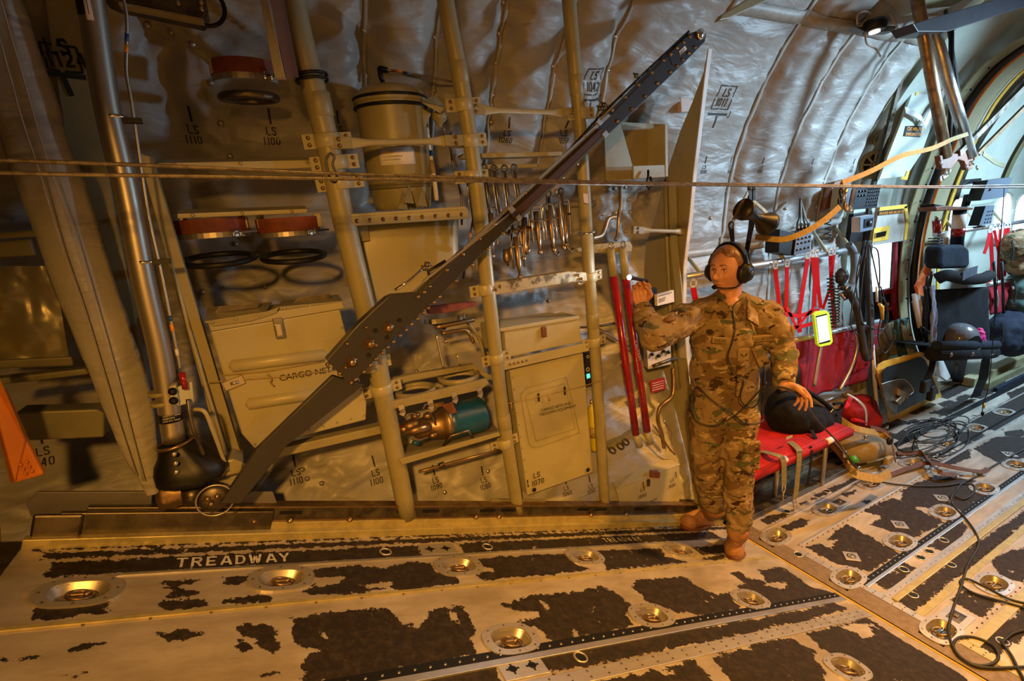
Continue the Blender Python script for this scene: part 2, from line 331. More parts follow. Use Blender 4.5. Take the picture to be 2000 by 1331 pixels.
def stencil(mb, txt, o, ex, ey, h, w=.15, fn=None, adv=.78, jit=None):
    """stroke lettering: o lower-left, ex/ey unit vectors, h letter height; fn maps a point onto a curved surface"""
    ex = V(ex); ey = V(ey); nn = ex.cross(ey); x = 0
    for ch in txt:
        for st in GL.get(ch, []):
            for (a, b) in zip(st[:-1], st[1:]):
                a = V((a[0]+x, a[1])); b = V((b[0]+x, b[1])); d = (b-a).normalized(); p = V((-d.y, d.x))*w/2; e = d*w*.28
                for t0 in range(3):
                    q = [a-e+(b-a+2*e)*t0/3, a-e+(b-a+2*e)*(t0+1)/3]
                    vs = [V(o)+(ex*c.x+ey*c.y)*h for c in (q[0]+p, q[0]-p, q[1]-p, q[1]+p)]
                    if fn: vs = [fn(v) for v in vs]
                    mb.add(vs, [(0, 1, 2, 3)])
        x += adv*(1.25 if ch == 'W' else .7 if ch in '1I' else .8 if ch == ' ' else 1)
    return mb
def label_text(txt, o, ex, ey, h, mt, par, name='lettering', align='LEFT', space=1.0, ext=.0004):
    cu = bpy.data.curves.new('txt', 'FONT'); cu.body = txt; cu.size = h; cu.align_x = align; cu.space_line = space; cu.extrude = ext
    ob = bpy.data.objects.new('txt', cu); COL.objects.link(ob)
    bpy.context.view_layer.update(); me = bpy.data.meshes.new_from_object(ob.evaluated_get(bpy.context.evaluated_depsgraph_get())); bpy.data.objects.remove(ob)
    me.name = name; me.materials.clear(); me.materials.append(MT[mt]); r = bpy.data.objects.new(name, me); COL.objects.link(r)
    ex = V(ex).normalized(); ey = V(ey); ey = (ey-ex*ey.dot(ex)).normalized(); ez = ex.cross(ey); m = Matrix.Identity(4)
    for i in range(3): m[i][0] = ex[i]; m[i][1] = ey[i]; m[i][2] = ez[i]; m[i][3] = V(o)[i]
    r.matrix_basis = m
    if par: adopt(r, par)
    return r
# ================= hull lining =================
_pc = [(-.6, 1.58), (-.3, 1.68), (0, 1.80), (.3, 1.87), (.7, 1.98), (1.0, 2.12), (1.3, 2.245), (1.5, 2.31), (1.65, 2.33)]
_c = curve([(p[1], p[0], 0) for p in _pc], 8)
PROF = [(p.x, p.y) for p in _c]+[(.53+1.8*math.cos(a), 1.65+1.8*math.sin(a)) for a in np.linspace(.03, PI, 90)]+[(2*.53-p.x, p.y) for p in _c[::-1]]
PA = np.array(PROF); _d = np.r_[0, np.cumsum(np.hypot(*np.diff(PA, axis=0).T))]
_z0 = float(np.interp(0, PA[:60, 1], _d[:60]))
TT = _d-_z0                                        # arc parameter t, 0 at floor level
def prof(t): return np.interp(t, TT, PA[:, 0]), np.interp(t, TT, PA[:, 1])
def pn(t):
    a = prof(t-.02); b = prof(t+.02); dy = b[0]-a[0]; dz = b[1]-a[1]; l = np.hypot(dy, dz); return -dz/l, dy/l   # inward normal (y, z)
def push(x, z):
    x = np.asarray(x, float); z = np.asarray(z, float); y = np.interp(z, PA[:150, 1][:int(np.argmax(PA[:, 1]))], PA[:150, 0][:int(np.argmax(PA[:, 1]))])
    sm = lambda a, b, v: np.clip((v-a)/(b-a), 0, 1)**2*(3-2*np.clip((v-a)/(b-a), 0, 1))
    return sm(2.12, 2.24, x)*np.where(z < 1.72, np.maximum(0, 2.345-y), 0)+(1-sm(2.12, 2.24, x))*.10*(1-sm(1.9, 2.5, z))
def wallY(z): return float(np.interp(z, PA[:150, 1][:int(np.argmax(PA[:, 1]))], PA[:150, 0][:int(np.argmax(PA[:, 1]))]))
def hit(x, y, off=0.):                             # photo ray against the lining, off metres inside it
    d = ray(x, y); k = 2.05/d[1]
    for i in range(60):
        p = CAM+d*k; k += .5*((wallY(p[2])+float(push(p[0], p[2]))-off)-p[1])/d[1]
    return V(CAM+d*k)
def tz(z): return float(np.interp(z, PA[:int(np.argmax(PA[:, 1])), 1], TT[:int(np.argmax(PA[:, 1]))]))
# snaps: photo points of the studs that pin the lining
SNAP = [(288, 51), (334, 60), (375, 80), (410, 153), (430, 235), (448, 300), (320, 394), (710, 58), (713, 113), (848, 71), (848, 177), (983, 3), (975, 66), (969, 124), (965, 187), (961, 240),
 (1203, 73), (1187, 138), (1081, 130), (1066, 233), (397, 570), (373, 571), (501, 497), (517, 559), (460, 474), (812, 727), (870, 668), (600, 936), (628, 945), (866, 961), (590, 918), (949, 920), (1040, 545), (1067, 590),
 (1491, 159), (1456, 241), (1436, 304), (1417, 373), (1524, 94), (1601, 159), (1563, 237), (1539, 299), (1519, 359), (1637, 100), (1693, 168), (1653, 238), (1629, 293), (1605, 354), (1729, 113), (1374, 425), (1524, 407), (1555, 404), (1585, 404), (1165, 367), (1192, 366), (1211, 364), (1172, 418), (1195, 415), (1225, 390), (1225, 414), (1222, 452), (1491, 512), (1600, 47), (1635, 52)]
SN3 = [hit(x, y) for x, y in SNAP]; SNX = np.array([(p.x, tz(p.z)) for p in SN3])
SEAM_A = [-.16]+[float(np.mean(SNX[a:b, 0])) for a, b in ((7, 9), (9, 11), (11, 16), (18, 20), (16, 18))]; SEAM_F = [float(np.mean(SNX[a:b, 0])) for a, b in ((34, 39), (39, 44), (44, 49))]
def lining(X, T):                                  # inward displacement of the quilt
    d = np.zeros_like(X)
    aft = X < 2.2
    for S, msk, amp in ((SEAM_A, aft & (T > 2.15), .030), (SEAM_F, ~aft, .028)):
        dm = np.min([np.abs(X-s) for s in S], axis=0); d = d+np.where(msk, amp*(1-np.exp(-dm/.05)), 0)
    d = d+.008*(1-np.exp(-np.abs(T-tz(2.86))/.04))+.02*(1-np.exp(-np.abs(T-tz(1.62))/.04))
    wx = X+.12*fbm(X*2.2, T*2.2, 5); wt = T+.12*fbm(X*2.2, T*2.2, 9)
    r1 = 1-np.abs(2*fbm(wx*1.6+wt*.9, wt*4.2-wx*.5, 21, 2)-.94)*2.2
    r2 = 1-np.abs(2*fbm(wx*3+wt*6, wt*4-wx*5, 33, 2)-.75)*2.4
    amp = np.where(aft, 1., .55)
    d = d+amp*(.022*np.clip(r1, 0, 1)**2+.005*np.clip(r2, 0, 1)**2)+.05*(fbm(X*1.3, T*1.3, 44, 2)-.4)
    ph_ = T*44+9*fbm(X*1.7, T*2.1, 91, 2)+np.where(aft, 2.5*np.sin(X*9), 10*(fbm(X*2.6, T*.8, 95, 2)-.5))
    d = d+np.where(aft, .010, .0065)*np.clip(np.sin(ph_), 0, 1)**2*np.clip(fbm(X*3, T*4, 97, 2)*3-.9, 0, 1)*np.where(T > tz(1.62), 1., .4)
    a_ = X*.75+T*.66; b_ = T*.75-X*.66
    d = d+np.where(aft, .020*np.clip(1-np.abs(2*fbm(a_*8.5+2*b_, b_*1.6, 101, 2)-.76)*3.2, 0, 1)**1.5*np.clip(fbm(X*2, T*2, 105, 2)*3-.7, 0, 1), 0)
    low = T < tz(1.55)                             # vertical gathers in the lower curtain
    g = fbm(X*16+2*fbm(X*2, T*2, 71, 2), T*1.2, 61, 3)
    d = d+np.where(low, .012*g, 0)
    sm_ = np.where(aft, 1-.8*np.exp(-(np.min([np.abs(X-q) for q in SEAM_A], axis=0)/.05)**2)*(T > 2.15), 1-.9*np.exp(-(np.min([np.abs(X-q) for q in SEAM_F], axis=0)/.045)**2))
    d = d*sm_+.012*(1-sm_)
    for i, (sx, st) in enumerate(SNX):             # creases running into each stud
        dx = X-sx; dt = T-st; r = np.hypot(dx, dt); th = np.arctan2(dt, dx); m = r < .5
        k = 1. if sx < 2.2 else .45; d = d-np.where(m, .026*k*np.exp(-(r/.055)**1.2), 0)+np.where(m, .006*k*np.exp(-((r-.09)/.10)**2)*np.cos((5+i % 3)*th+i)*np.clip(r/.05, 0, 1), 0)
    return d
GX = np.arange(-.98, 4.16, .0125); GT = np.arange(tz(-.5)-.02, 4.6, .014)
_GG = np.meshgrid(GX, GT, indexing='ij'); GD = lining(*_GG)
def gl(x, t):
    i = min(max((x-GX[0])/.0125, 0), len(GX)-2.001); j = min(max((t-GT[0])/.014, 0), len(GT)-2.001); a = int(i); b = int(j); u = i-a; v = j-b
    return float(GD[a, b]*(1-u)*(1-v)+GD[a+1, b]*u*(1-v)+GD[a, b+1]*(1-u)*v+GD[a+1, b+1]*u*v)
_tc = {}
def lin3(x, z, off=.004):                          # point on the lining at (x, z)
    k = round(z, 4)
    if k not in _tc: t = tz(z); _tc[k] = (t, prof(t), pn(t))
    t, (y0, z0), n = _tc[k]; dd = gl(x, t)+off
    return V((x, y0+n[0]*dd+float(push(x, z0)), z0+n[1]*dd))
def hull(name, xs, ts, m, disp=True, holes=(), off=0.):
    X, T = np.meshgrid(xs, ts, indexing='ij'); d = lining(X, T) if disp else np.zeros_like(X)
    y0, z0 = prof(T.ravel()); n = pn(T.ravel()); dd = d.ravel()+off
    vs = np.c_[X.ravel(), y0+n[0]*dd+np.where((T.ravel() < 4.2), push(X.ravel(), z0), 0), z0+n[1]*dd]; nu, nv = X.shape
    I = np.arange(nu*nv).reshape(nu, nv); fs = np.c_[I[:-1, :-1].ravel(), I[:-1, 1:].ravel(), I[1:, 1:].ravel(), I[1:, :-1].ravel()]
    c = vs[fs].mean(1); k = np.ones(len(fs), bool)
    for (xc, zc, rx, rz, p) in holes: k &= (np.abs((c[:, 0]-xc)/rx)**p+np.abs((c[:, 2]-zc)/rz)**p > 1) | (c[:, 1] < 1)
    fs = fs[k]
    me = bpy.data.meshes.new(name); me.from_pydata(vs.tolist(), [], fs.tolist()); me.polygons.foreach_set('use_smooth', [True]*len(fs)); me.materials.append(MT[m])
    o = bpy.data.objects.new(name, me); COL.objects.link(o); return struct(o)
TAPEX = tz(3.4)+.35
t_fine = np.r_[np.arange(tz(-.5), 3.4, .014), np.arange(3.4, TT[-1]-1.9, .06)]
xs_a = np.r_[np.arange(-.95, 2.20, .0125)]
wall = hull('wall_port', xs_a, t_fine, 'quilt')
wall_f = hull('wall_port_forward', np.arange(2.17, 4.13, .0125), t_fine, 'quilt')
xs_b = np.r_[np.arange(4.36, 8.0, .014), np.arange(8.0, 12.1, .1)]
def _w(x, y, rx, rz, p): q = Y(x, y, 2.345); return (q.x, q.z, rx, rz, p)
WIN = [_w(1722, 522, .22, .26, 8), _w(1868, 430, .20, .22, 2.6), _w(1956, 425, .24, .26, 2.4), _w(1993, 425, .24, .26, 2.4)]
wall_b = hull('wall_port_door_bay', xs_b, np.r_[np.arange(tz(-.5), tz(.9), .06), np.arange(tz(.9), tz(1.95), .014), np.arange(tz(1.95), TT[-1]-1.9, .06)], 'seafoam', False, WIN)
hull('wall_port_frame_recess', np.arange(3.95, 4.5, .03), np.arange(tz(-.5), 6.2, .05), 'olive', False, (), -.05)
hull('wall_starboard', np.array([-3.5, 12]), np.arange(TT[-1]-2.0, TT[-1], .2), 'olive', False, (), -.05)
hull('wall_port_aft', np.array([-3.5, -.8]), np.arange(tz(-.5), TT[-1]-1.8, .08), 'olive', False, (), -.14)
MT['glass'] = mat('glass', (1, 1, 1), None, rough=0.); _g = MT['glass'].node_tree; _t = nd(_g, 'ShaderNodeBsdfTransparent'); _s = nd(_g, 'ShaderNodeMixShader'); _s.inputs[0].default_value = .06
_g.links.new(_t.outputs[0], _s.inputs[1]); _g.links.new(_g.nodes['Principled BSDF'].outputs[0], _s.inputs[2]); _g.links.new(_s.outputs[0], _g.nodes['Material Output'].inputs['Surface'])
for i, (xc, zc, rx, rz, p) in enumerate(WIN):
    ov = [V((xc+rx*1.06*math.copysign(abs(math.cos(a))**(2/p), math.cos(a)), 2.345, zc+rz*1.06*math.copysign(abs(math.sin(a))**(2/p), math.sin(a)))) for a in np.linspace(0, 2*PI, 41)[:-1]]
    fr_ = struct(MB().tube(ov, .026, 8, closed=True).build('window_%d' % (i+1), 'seafoam')); MB().prism(ov, (0, .006, 0)).build('window_pane', 'glass', fr_)
struct(MB().box((-3.5, -2.2, -.6), (-3.45, 2.6, 3.6)).build('wall_aft', 'olive'))
struct(MB().box((12, -2.2, -.6), (12.05, 2.6, 3.6)).build('wall_forward', 'seafoam'))
hull('wall_port_outer_skin', np.array([-3.5, 4.45]), np.arange(tz(-.5), TT[-1]-1.8, .08), 'olive', False, (), -.16)
# hem webbings over the seams and the studs
def webbing(x0, x1, z0, z1, w=.028, parent=wall_f, name='seam_webbing', n=60):
    b = MB(); L = []; R = []
    for i in range(n+1):
        f = i/n; x = x0+(x1-x0)*f; z = z0+(z1-z0)*f; vert = abs(z1-z0) > abs(x1-x0)
        if vert: L.append(lin3(x-w/2, z, .007)); R.append(lin3(x+w/2, z, .007))
        else: L.append(lin3(x, z-w/2, .007)); R.append(lin3(x, z+w/2, .007))
    vs = [p for q in zip(L, R) for p in q]; b.add(vs, [(2*i, 2*i+1, 2*i+3, 2*i+2) for i in range(n)], True)
    return b.build(name, 'hem', parent, solid=.006)
for x in SEAM_F: webbing(x, x, .2, 2.95, .026)
for x in SEAM_A[1:]: webbing(x, x, 2.2, 3.1, .014, wall)
webbing(2.2, 4.1, 1.63, 1.63, .05); webbing(2.2, 4.1, 2.88, 2.88, .05)
webbing(1.35, 1.8, 1.84, 1.84, .03, wall); webbing(1.35, 1.8, 2.0, 2.0, .03, wall)
for i, p in enumerate(SN3):
    q = lin3(p.x, p.z, .010); t = tz(p.z); nn = V((0, *[float(v) for v in pn(t)]))
    MB().lathe(q-nn*.006, nn, [(.0005, 0), (.011, .001), (.011, .004), (.007, .008), (.0005, .010)], 12).build('snap_button', 'satin_steel', wall if p.x < 2.16 else wall_f)
# ---------------- stencils on the lining ----------------
def wall_fn(v): return lin3(v.x, v.z, .0022)
def stencil_on(txts, px_, py_, h, par, sl=0., bar=True, w=.16):
    h *= .60; p = hit(px_, py_); b = MB(); ex = V((1, 0, 0)); z = p.z-h*.3
    ey = V((sl, 0, 1))
    for j, tx in enumerate(txts): stencil(b, tx, (p.x-len(tx)*.36*h, 2, z-(j-1)*h*1.35), ex, ey, h, w, wall_fn, jit=None)
    if bar:
        zz = z+h*2.8
        for k in range(4):
            a = zz+k*h*.5; vs = [wall_fn(V((x, 0, c))) for x, c in ((p.x-.0035, a), (p.x+.0035, a), (p.x+.0035, a+h*.5), (p.x-.0035, a+h*.5))]; b.add(vs, [(0, 1, 2, 3)])
    return b.build('stencil_marking', 'ink', par)
for tx, x, y, h in (('1110', 384, 272, .040), ('1100', 530, 270, .040), ('1090', 655, 262, .034), ('1060', 980, 272, .036), ('1050', 1086, 270, .036)):
    stencil_on(('LS', tx), x, y, h, wall)
for tx, x, y, h in (('1110', 583, 942, .040), ('1100', 736, 942, .040), ('1090', 850, 952, .036), ('1080', 944, 950, .036), ('1140', 98, 905, .045), ('1060', 1100, 962, .034), ('1050', 1146, 958, .034)):
    stencil_on(('LS', tx), x, y, h, wall)
for tx, x, y, h in (('1010', 1360, 334, .034), ('1000', 1413, 334, .034), ('990', 1470, 334, .034), ('980', 1514, 336, .034), ('970', 1564, 335, .034), ('960', 1604, 335, .034), ('950', 1646, 333, .034)):
    stencil_on(('LS', tx), x, y, h, wall_f)
def boxed(tx, px_, py_, h, par, letter=None, arrow=True):
    p = hit(px_, py_); b = MB(); W = h*.78*len(tx)
    for j, t in enumerate(('LS', tx)): stencil(b, t, (p.x-len(t)*.34*h, 2, p.z+.1*h-j*h*1.3), (1, 0, 0), (0, 0, 1), h, .17, wall_fn)
    def seg(a, c, w):
        for k in range(4):
            q0 = (a[0]+(c[0]-a[0])*k/4, a[1]+(c[1]-a[1])*k/4); q1 = (a[0]+(c[0]-a[0])*(k+1)/4, a[1]+(c[1]-a[1])*(k+1)/4)
            dx, dz = c[0]-a[0], c[1]-a[1]; l = math.hypot(dx, dz); nx, nz = -dz/l*w/2, dx/l*w/2
            b.add([wall_fn(V((x, 0, z))) for x, z in ((q0[0]+nx, q0[1]+nz), (q0[0]-nx, q0[1]-nz), (q1[0]-nx, q1[1]-nz), (q1[0]+nx, q1[1]+nz))], [(0, 1, 2, 3)])
    x0, x1, z0, z1 = p.x-W/2-.4*h, p.x+W/2+.1*h, p.z-1.6*h, p.z+1.45*h; t = .13*h; mx, mz = (x0+x1)/2, (z0+z1)/2
    for a, c in (((x0, z1), (mx-t, z1)), ((mx+t, z1), (x1, z1)), ((x0, z0), (mx-t, z0)), ((mx+t, z0), (x1, z0)), ((x0, z1), (x0, mz+t)), ((x0, mz-t), (x0, z0)), ((x1, z1), (x1, mz+t)), ((x1, mz-t), (x1, z0))): seg(a, c, t*1.2)
    seg((x0-.3*h, z0-.7*h), (x1+.3*h, z0-.7*h), .3*h); seg((mx, z0-.9*h), (mx-.05*h, z0-2.6*h), .3*h)
    if letter: stencil(b, letter, (x1+.5*h, 2, z0-1.1*h), (1, 0, 0), (0, 0, 1), h*.9, .15, wall_fn)
    b.build('boxed_stencil', 'ink', par)
boxed('1042', 1150, 152, .032, wall, 'K'); boxed('1011', 1400, 183, .036, wall_f, 'J')
# ================= floors =================
O8 = {5: (0, 940, 3.404), 6: (480, 940, 3.404), 7: (980, 940, 3.404), 8: (1413, 940, 3.404), 4: (1480, 620, 3.846)}
def cr(r, pts): o = O8[r]; return [(o[0]+x/o[2], o[1]+y/o[2]) for x, y in pts]
RAMPP = [(5, [(150, 930), (230, 850), (330, 830), (560, 820), (750, 800), (700, 840), (740, 880), (500, 910), (290, 920)]),
 (5, [(1075, 660), (1190, 650), (1360, 655), (1290, 690), (1210, 700), (1300, 720), (1360, 760), (1090, 785), (1150, 740), (1080, 690)]),
 (5, [(1060, 820), (1100, 795), (1370, 790), (1370, 830), (1090, 855)]), (5, [(1490, 640), (1650, 620), (1630, 690), (1490, 690)]),
 (5, [(1490, 795), (1660, 765), (1760, 765), (1790, 795), (1600, 820), (1490, 815)]), (5, [(1050, 1015), (1230, 990), (1340, 1010), (1230, 1060), (1100, 1070)]),
 (5, [(1580, 970), (1800, 940), (1850, 1000), (1830, 1040), (1870, 1100), (1830, 1150), (1760, 1130), (1680, 1070), (1690, 1110), (1600, 1135), (1560, 1110), (1590, 1060), (1690, 1060), (1600, 1020)]),
 (5, [(370, 1150), (520, 1110), (620, 1060), (740, 1075), (640, 1110), (500, 1140)]), (5, [(135, 1170), (290, 1155), (280, 1175), (150, 1195)]), (5, [(0, 1175), (80, 1190), (0, 1215)]),
 (5, [(340, 1310), (480, 1260), (620, 1255), (520, 1310)]), (5, [(1660, 1290), (1860, 1255), (1890, 1290), (1700, 1315)]), (5, [(960, 1330), (1090, 1305), (1170, 1331)]),
 (6, [(305, 910), (640, 870), (890, 845), (980, 900), (1050, 960), (1140, 970), (1200, 900), (1290, 835), (1440, 835), (1500, 950), (1530, 1010), (1500, 1040), (1550, 1155), (1330, 1190), (570, 1331), (385, 1331), (350, 1165), (480, 1120), (340, 1120)]),
 (6, [(440, 590), (750, 565), (900, 580), (1100, 545), (1250, 540), (1260, 600), (1400, 625), (1430, 680), (900, 730), (500, 765), (380, 740), (450, 690), (610, 690), (640, 640), (470, 640)]),
 (6, [(1530, 515), (1998, 490), (2130, 490), (2170, 540), (2290, 590), (1998, 620), (1560, 665), (1530, 620), (1640, 600), (1640, 575), (1560, 570)]),
 (7, [(630, 465), (800, 455), (1060, 450), (1080, 500), (1240, 540), (1200, 550), (700, 590), (690, 545)]), (7, [(1250, 440), (1480, 425), (1560, 430), (1560, 470), (1330, 490)]), (7, [(1310, 520), (1480, 495), (1480, 520), (1320, 530)]),
 (7, [(0, 820), (200, 760), (520, 730), (650, 690), (740, 730), (860, 830), (840, 900), (890, 960), (700, 1010), (310, 1070), (250, 990), (150, 960), (110, 940), (250, 900), (230, 870), (80, 860)]),
 (7, [(890, 660), (1130, 640), (1210, 630), (1300, 700), (1420, 750), (1540, 740), (1530, 800), (1600, 840), (1380, 890), (1200, 910), (1110, 850), (1000, 830), (960, 800), (870, 710)]),
 (7, [(1500, 610), (1580, 600), (1640, 650), (1750, 660), (1700, 590), (1860, 575), (1998, 660), (2050, 700), (2200, 745), (1998, 810), (1800, 830), (1760, 790), (1640, 740), (1560, 700), (1620, 680)]),
 (7, [(250, 1150), (1998, 860), (2200, 800), (2310, 850), (1998, 940), (320, 1280)]), (6, [(1060, 1331), (1640, 1215), (1700, 1331), (1700, 1450), (900, 1450)]),
 (7, [(400, 1450), (700, 1331), (1290, 1190), (1400, 1331), (1450, 1450)]), (7, [(1370, 1170), (1920, 1035), (2080, 1130), (2100, 1200), (2180, 1280), (2100, 1450), (1600, 1450), (1450, 1230)]),
 (8, [(550, 1010), (950, 910), (1100, 1000), (1600, 1300), (1750, 1450), (1000, 1450), (960, 1260), (760, 1160), (640, 1110)])]
RHOLE = [(6, [(1340, 850), (1370, 850), (1420, 920), (1425, 950), (1360, 920)]), (6, [(480, 1030), (520, 995), (550, 1010), (540, 1050), (490, 1045)]), (7, [(460, 990), (490, 985), (520, 1040), (490, 1040)]),
 (6, [(760, 690), (960, 670), (1000, 700), (820, 720)]), (7, [(260, 800), (290, 805), (310, 860), (290, 860)]), (8, [(760, 965), (900, 950), (960, 960), (1000, 1030), (930, 1050), (880, 1010)]), (7, [(1150, 880), (1240, 870), (1300, 910), (1200, 915)]),
 (7, [(1060, 1270), (1140, 1260), (1160, 1275), (1100, 1295)]), (7, [(1740, 690), (1800, 670), (1900, 680), (1890, 720), (1850, 720)])]
FLOORP = [(8, [(240, 260), (400, 200), (470, 190), (440, 230), (300, 290)]), (8, [(380, 310), (440, 280), (510, 245), (580, 260), (540, 300), (430, 340)]), (8, [(590, 100), (690, 50), (800, 10), (900, -40), (930, 0), (730, 70), (640, 110)]),
 (8, [(545, 440), (640, 410), (720, 450), (760, 390), (690, 390), (740, 340), (830, 290), (900, 330), (1000, 380), (1160, 480), (1050, 560), (960, 610), (870, 580), (800, 570), (720, 540)]),
 (8, [(930, 200), (1060, 140), (1130, 110), (1220, 150), (1330, 210), (1460, 270), (1290, 385), (1050, 320), (960, 290), (1060, 240)]), (8, [(1180, 70), (1340, -10), (1600, -10), (1720, 60), (1740, 100), (1600, 210), (1500, 170), (1390, 160)]),
 (8, [(1340, 440), (1460, 350), (1580, 260), (1630, 300), (1590, 370), (1460, 465)]), (8, [(1000, 670), (1180, 540), (1285, 580), (1130, 720), (1080, 725)]), (8, [(1135, 810), (1480, 560), (2100, 110), (2100, 215), (1270, 870)]),
 (8, [(1510, 790), (1600, 715), (1830, 800), (1720, 910)]), (8, [(1780, 540), (1900, 460), (2050, 440), (2100, 600), (1998, 680), (1840, 640)]), (8, [(1680, 1100), (2100, 740), (2100, 960), (1830, 1170)]), (8, [(780, 90), (880, 55), (900, 70), (810, 110)]),
 (8, [(510, 150), (550, 135), (550, 150), (520, 160)]), (8, [(570, 120), (600, 105), (630, 115), (590, 130)]), (8, [(920, 135), (960, 125), (980, 140), (950, 150)]), (8, [(550, 215), (600, 210), (600, 225), (570, 230)]),
 (4, [(1070, 1420), (1090, 1331), (1180, 1250), (1330, 1185), (1640, 1230), (1700, 1300), (1560, 1440)]), (4, [(1630, 990), (1780, 900), (1998, 900), (2100, 930), (2000, 1060), (1850, 1120), (1700, 1040)]), (4, [(1640, 780), (1780, 735), (1860, 760), (1840, 850), (1720, 850)]),
 (4, [(1450, 900), (1520, 860), (1680, 860), (1710, 890), (1570, 960)]), (4, [(1850, 860), (2000, 840), (2000, 900), (1870, 890)]), (4, [(1870, 570), (2000, 520), (2100, 540), (1990, 620), (1900, 610)]),
 (4, [(1350, 650), (1440, 620), (1500, 640), (1400, 680)]), (4, [(1280, 720), (1340, 700), (1350, 720), (1300, 730)]), (4, [(1360, 735), (1470, 690), (1490, 705), (1370, 750)]), (4, [(1100, 790), (1190, 760), (1220, 790), (1130, 810)]), (4, [(1480, 610), (1560, 580), (1620, 600), (1520, 640)]),
 (4, [(1230, 1060), (1330, 1010), (1600, 990), (1600, 1060), (1480, 1100), (1300, 1140)]), (4, [(1000, 900), (1090, 850), (1190, 870), (1080, 930)]), (4, [(1210, 830), (1340, 790), (1440, 790), (1330, 850)]), (4, [(1010, 1010), (1180, 960), (1220, 990), (1050, 1060)])]
def sdf(P, poly):
    poly = np.array(poly); n = len(poly); d = np.full(len(P), 1e9); ins = np.zeros(len(P), bool)
    for i in range(n):
        a = poly[i]; b = poly[(i+1) % n]; e = b-a; w = P-a; h = np.clip((w@e)/(e@e+1e-12), 0, 1); d = np.minimum(d, np.hypot(*(w-h[:, None]*e).T))
        c = ((a[1] > P[:, 1]) != (b[1] > P[:, 1])); ins ^= c & (P[:, 0] < (b[0]-a[0])*(P[:, 1]-a[1])/(b[1]-a[1]+1e-12)+a[0])
    return np.where(ins, d, -d)
def deck(name, us, vs_, to3, patches, straight, holes, cut):
    U, W = np.meshgrid(us, vs_, indexing='ij'); P = np.c_[U.ravel(), W.ravel()]; s = np.full(len(P), -1.)
    for poly in patches: s = np.maximum(s, sdf(P, poly))
    rag = .030*(fbm(P[:, 0]*9, P[:, 1]*14, 3, 5)-.48)+.020*(fbm(P[:, 0]*40, P[:, 1]*55, 8, 3)-.45); s = s+rag
    for poly in holes: s = np.minimum(s, -sdf(P, poly)-.5*rag)
    for (a, b, c, d) in straight: s = np.maximum(s, np.minimum(np.minimum(P[:, 0]-a, b-P[:, 0]), np.minimum(P[:, 1]-c, d-P[:, 1]))+.004*(fbm(P[:, 0]*30, P[:, 1]*60, 15, 3)-.5))
    co = to3(P); nu, nv = U.shape; I = np.arange(nu*nv).reshape(nu, nv)
    fs = np.c_[I[:-1, :-1].ravel(), I[1:, :-1].ravel(), I[1:, 1:].ravel(), I[:-1, 1:].ravel()]; c = P[fs].mean(1); k = np.ones(len(fs), bool)
    for (cx, cy, a, b) in cut: k &= (np.abs((c[:, 0]-cx)/a)**2.6+np.abs((c[:, 1]-cy)/b)**2.6) > 1
    me = bpy.data.meshes.new(name); me.from_pydata(co.tolist(), [], fs[k].tolist()); at = me.attributes.new('paint', 'FLOAT', 'POINT'); at.data.foreach_set('value', s.astype(np.float32))
    me.materials.append(MT['deck']); o = bpy.data.objects.new(name, me); COL.objects.link(o); return struct(o)
def r2(p): q = RP(*p); return ((HX-q.x)/math.cos(TA), q.y)
def f2(p): q = Z(*p); return (q.x, q.y)
# tie-down rings: (photo x, y, on ramp?, extended pocket)
RINGS = [(154, 1158, 1), (550, 1132, 1), (896, 1107, 1), (1142, 1088, 1), (1329, 1076, 1), (998, 1250, 1), (1272, 1204, 1), (1465, 1172, 1), (1655, 1306, 1),
 (1516, 1050, 0), (1700, 946, 0), (1657, 1130, 0), (1758, 1060, 0), (1845, 1002, 0), (1984, 909, 0), (1941, 1142, 0), (1849, 869, 0), (1906, 837, 0), (1961, 806, 0), (1781, 906, 0), (1922, 955, 0), (1614, 996, 2), (1838, 1232, 2)]
rc = [(*(r2((x, y)) if k == 1 else f2((x, y))), k) for x, y, k in RINGS]
SLOTS = [(1.925, 1.70, 1), (1.915, 1.055, 1)]
cutR = [(a, b, .066, .044) for a, b, k in rc if k == 1]; cutF = [(a, b, .066, .046) for a, b, k in rc if k != 1]
rp_ = [[r2(p) for p in cr(r, pl)] for r, pl in RAMPP]; rh_ = [[r2(p) for p in cr(r, pl)] for r, pl in RHOLE]; fp_ = [[f2(p) for p in cr(r, pl)] for r, pl in FLOORP]
def toR(P): return np.c_[HX-P[:, 0]*math.cos(TA), P[:, 1], P[:, 0]*math.sin(TA)]
ramp = deck('floor_ramp', np.arange(0, 3.235, .010), np.arange(-.5, 1.84, .009), toR, rp_, [(2.02, 3.14, 1.665, 1.742), (.2, 1.84, 1.665, 1.742), (-.1, 3.17, 1.760, 1.793), (-.1, 3.2, 1.806, 1.816)], rh_, cutR)
floor = deck('floor', np.r_[np.arange(2.40, 6.2, .010), np.arange(6.2, 12, .03)], np.arange(-.7, 1.76, .010), lambda P: np.c_[P, np.zeros(len(P))], fp_, [(5.0, 9., 1.46, 1.66), (4.9, 9, 1.0, 1.09)], [], cutF)
deck('floor_door_bay', np.arange(3.88, 12, .012), np.arange(1.755, 2.36, .012), lambda P: np.c_[P, np.zeros(len(P))], fp_, [(4.15, 4.38, 1.83, 1.93), (4.5, 4.95, 1.80, 1.86), (4.42, 4.7, 1.93, 2.02), (5.05, 5.6, 1.80, 1.90), (4.9, 5.3, 1.96, 2.06), (5.7, 6.4, 1.8, 1.9), (5.5, 6.2, 1.97, 2.1)], [], [])
struct(MB().box((-3.5, -1.6, -.62), (12.05, 2.7, -.46)).build('floor_hull_bottom', 'olive'))
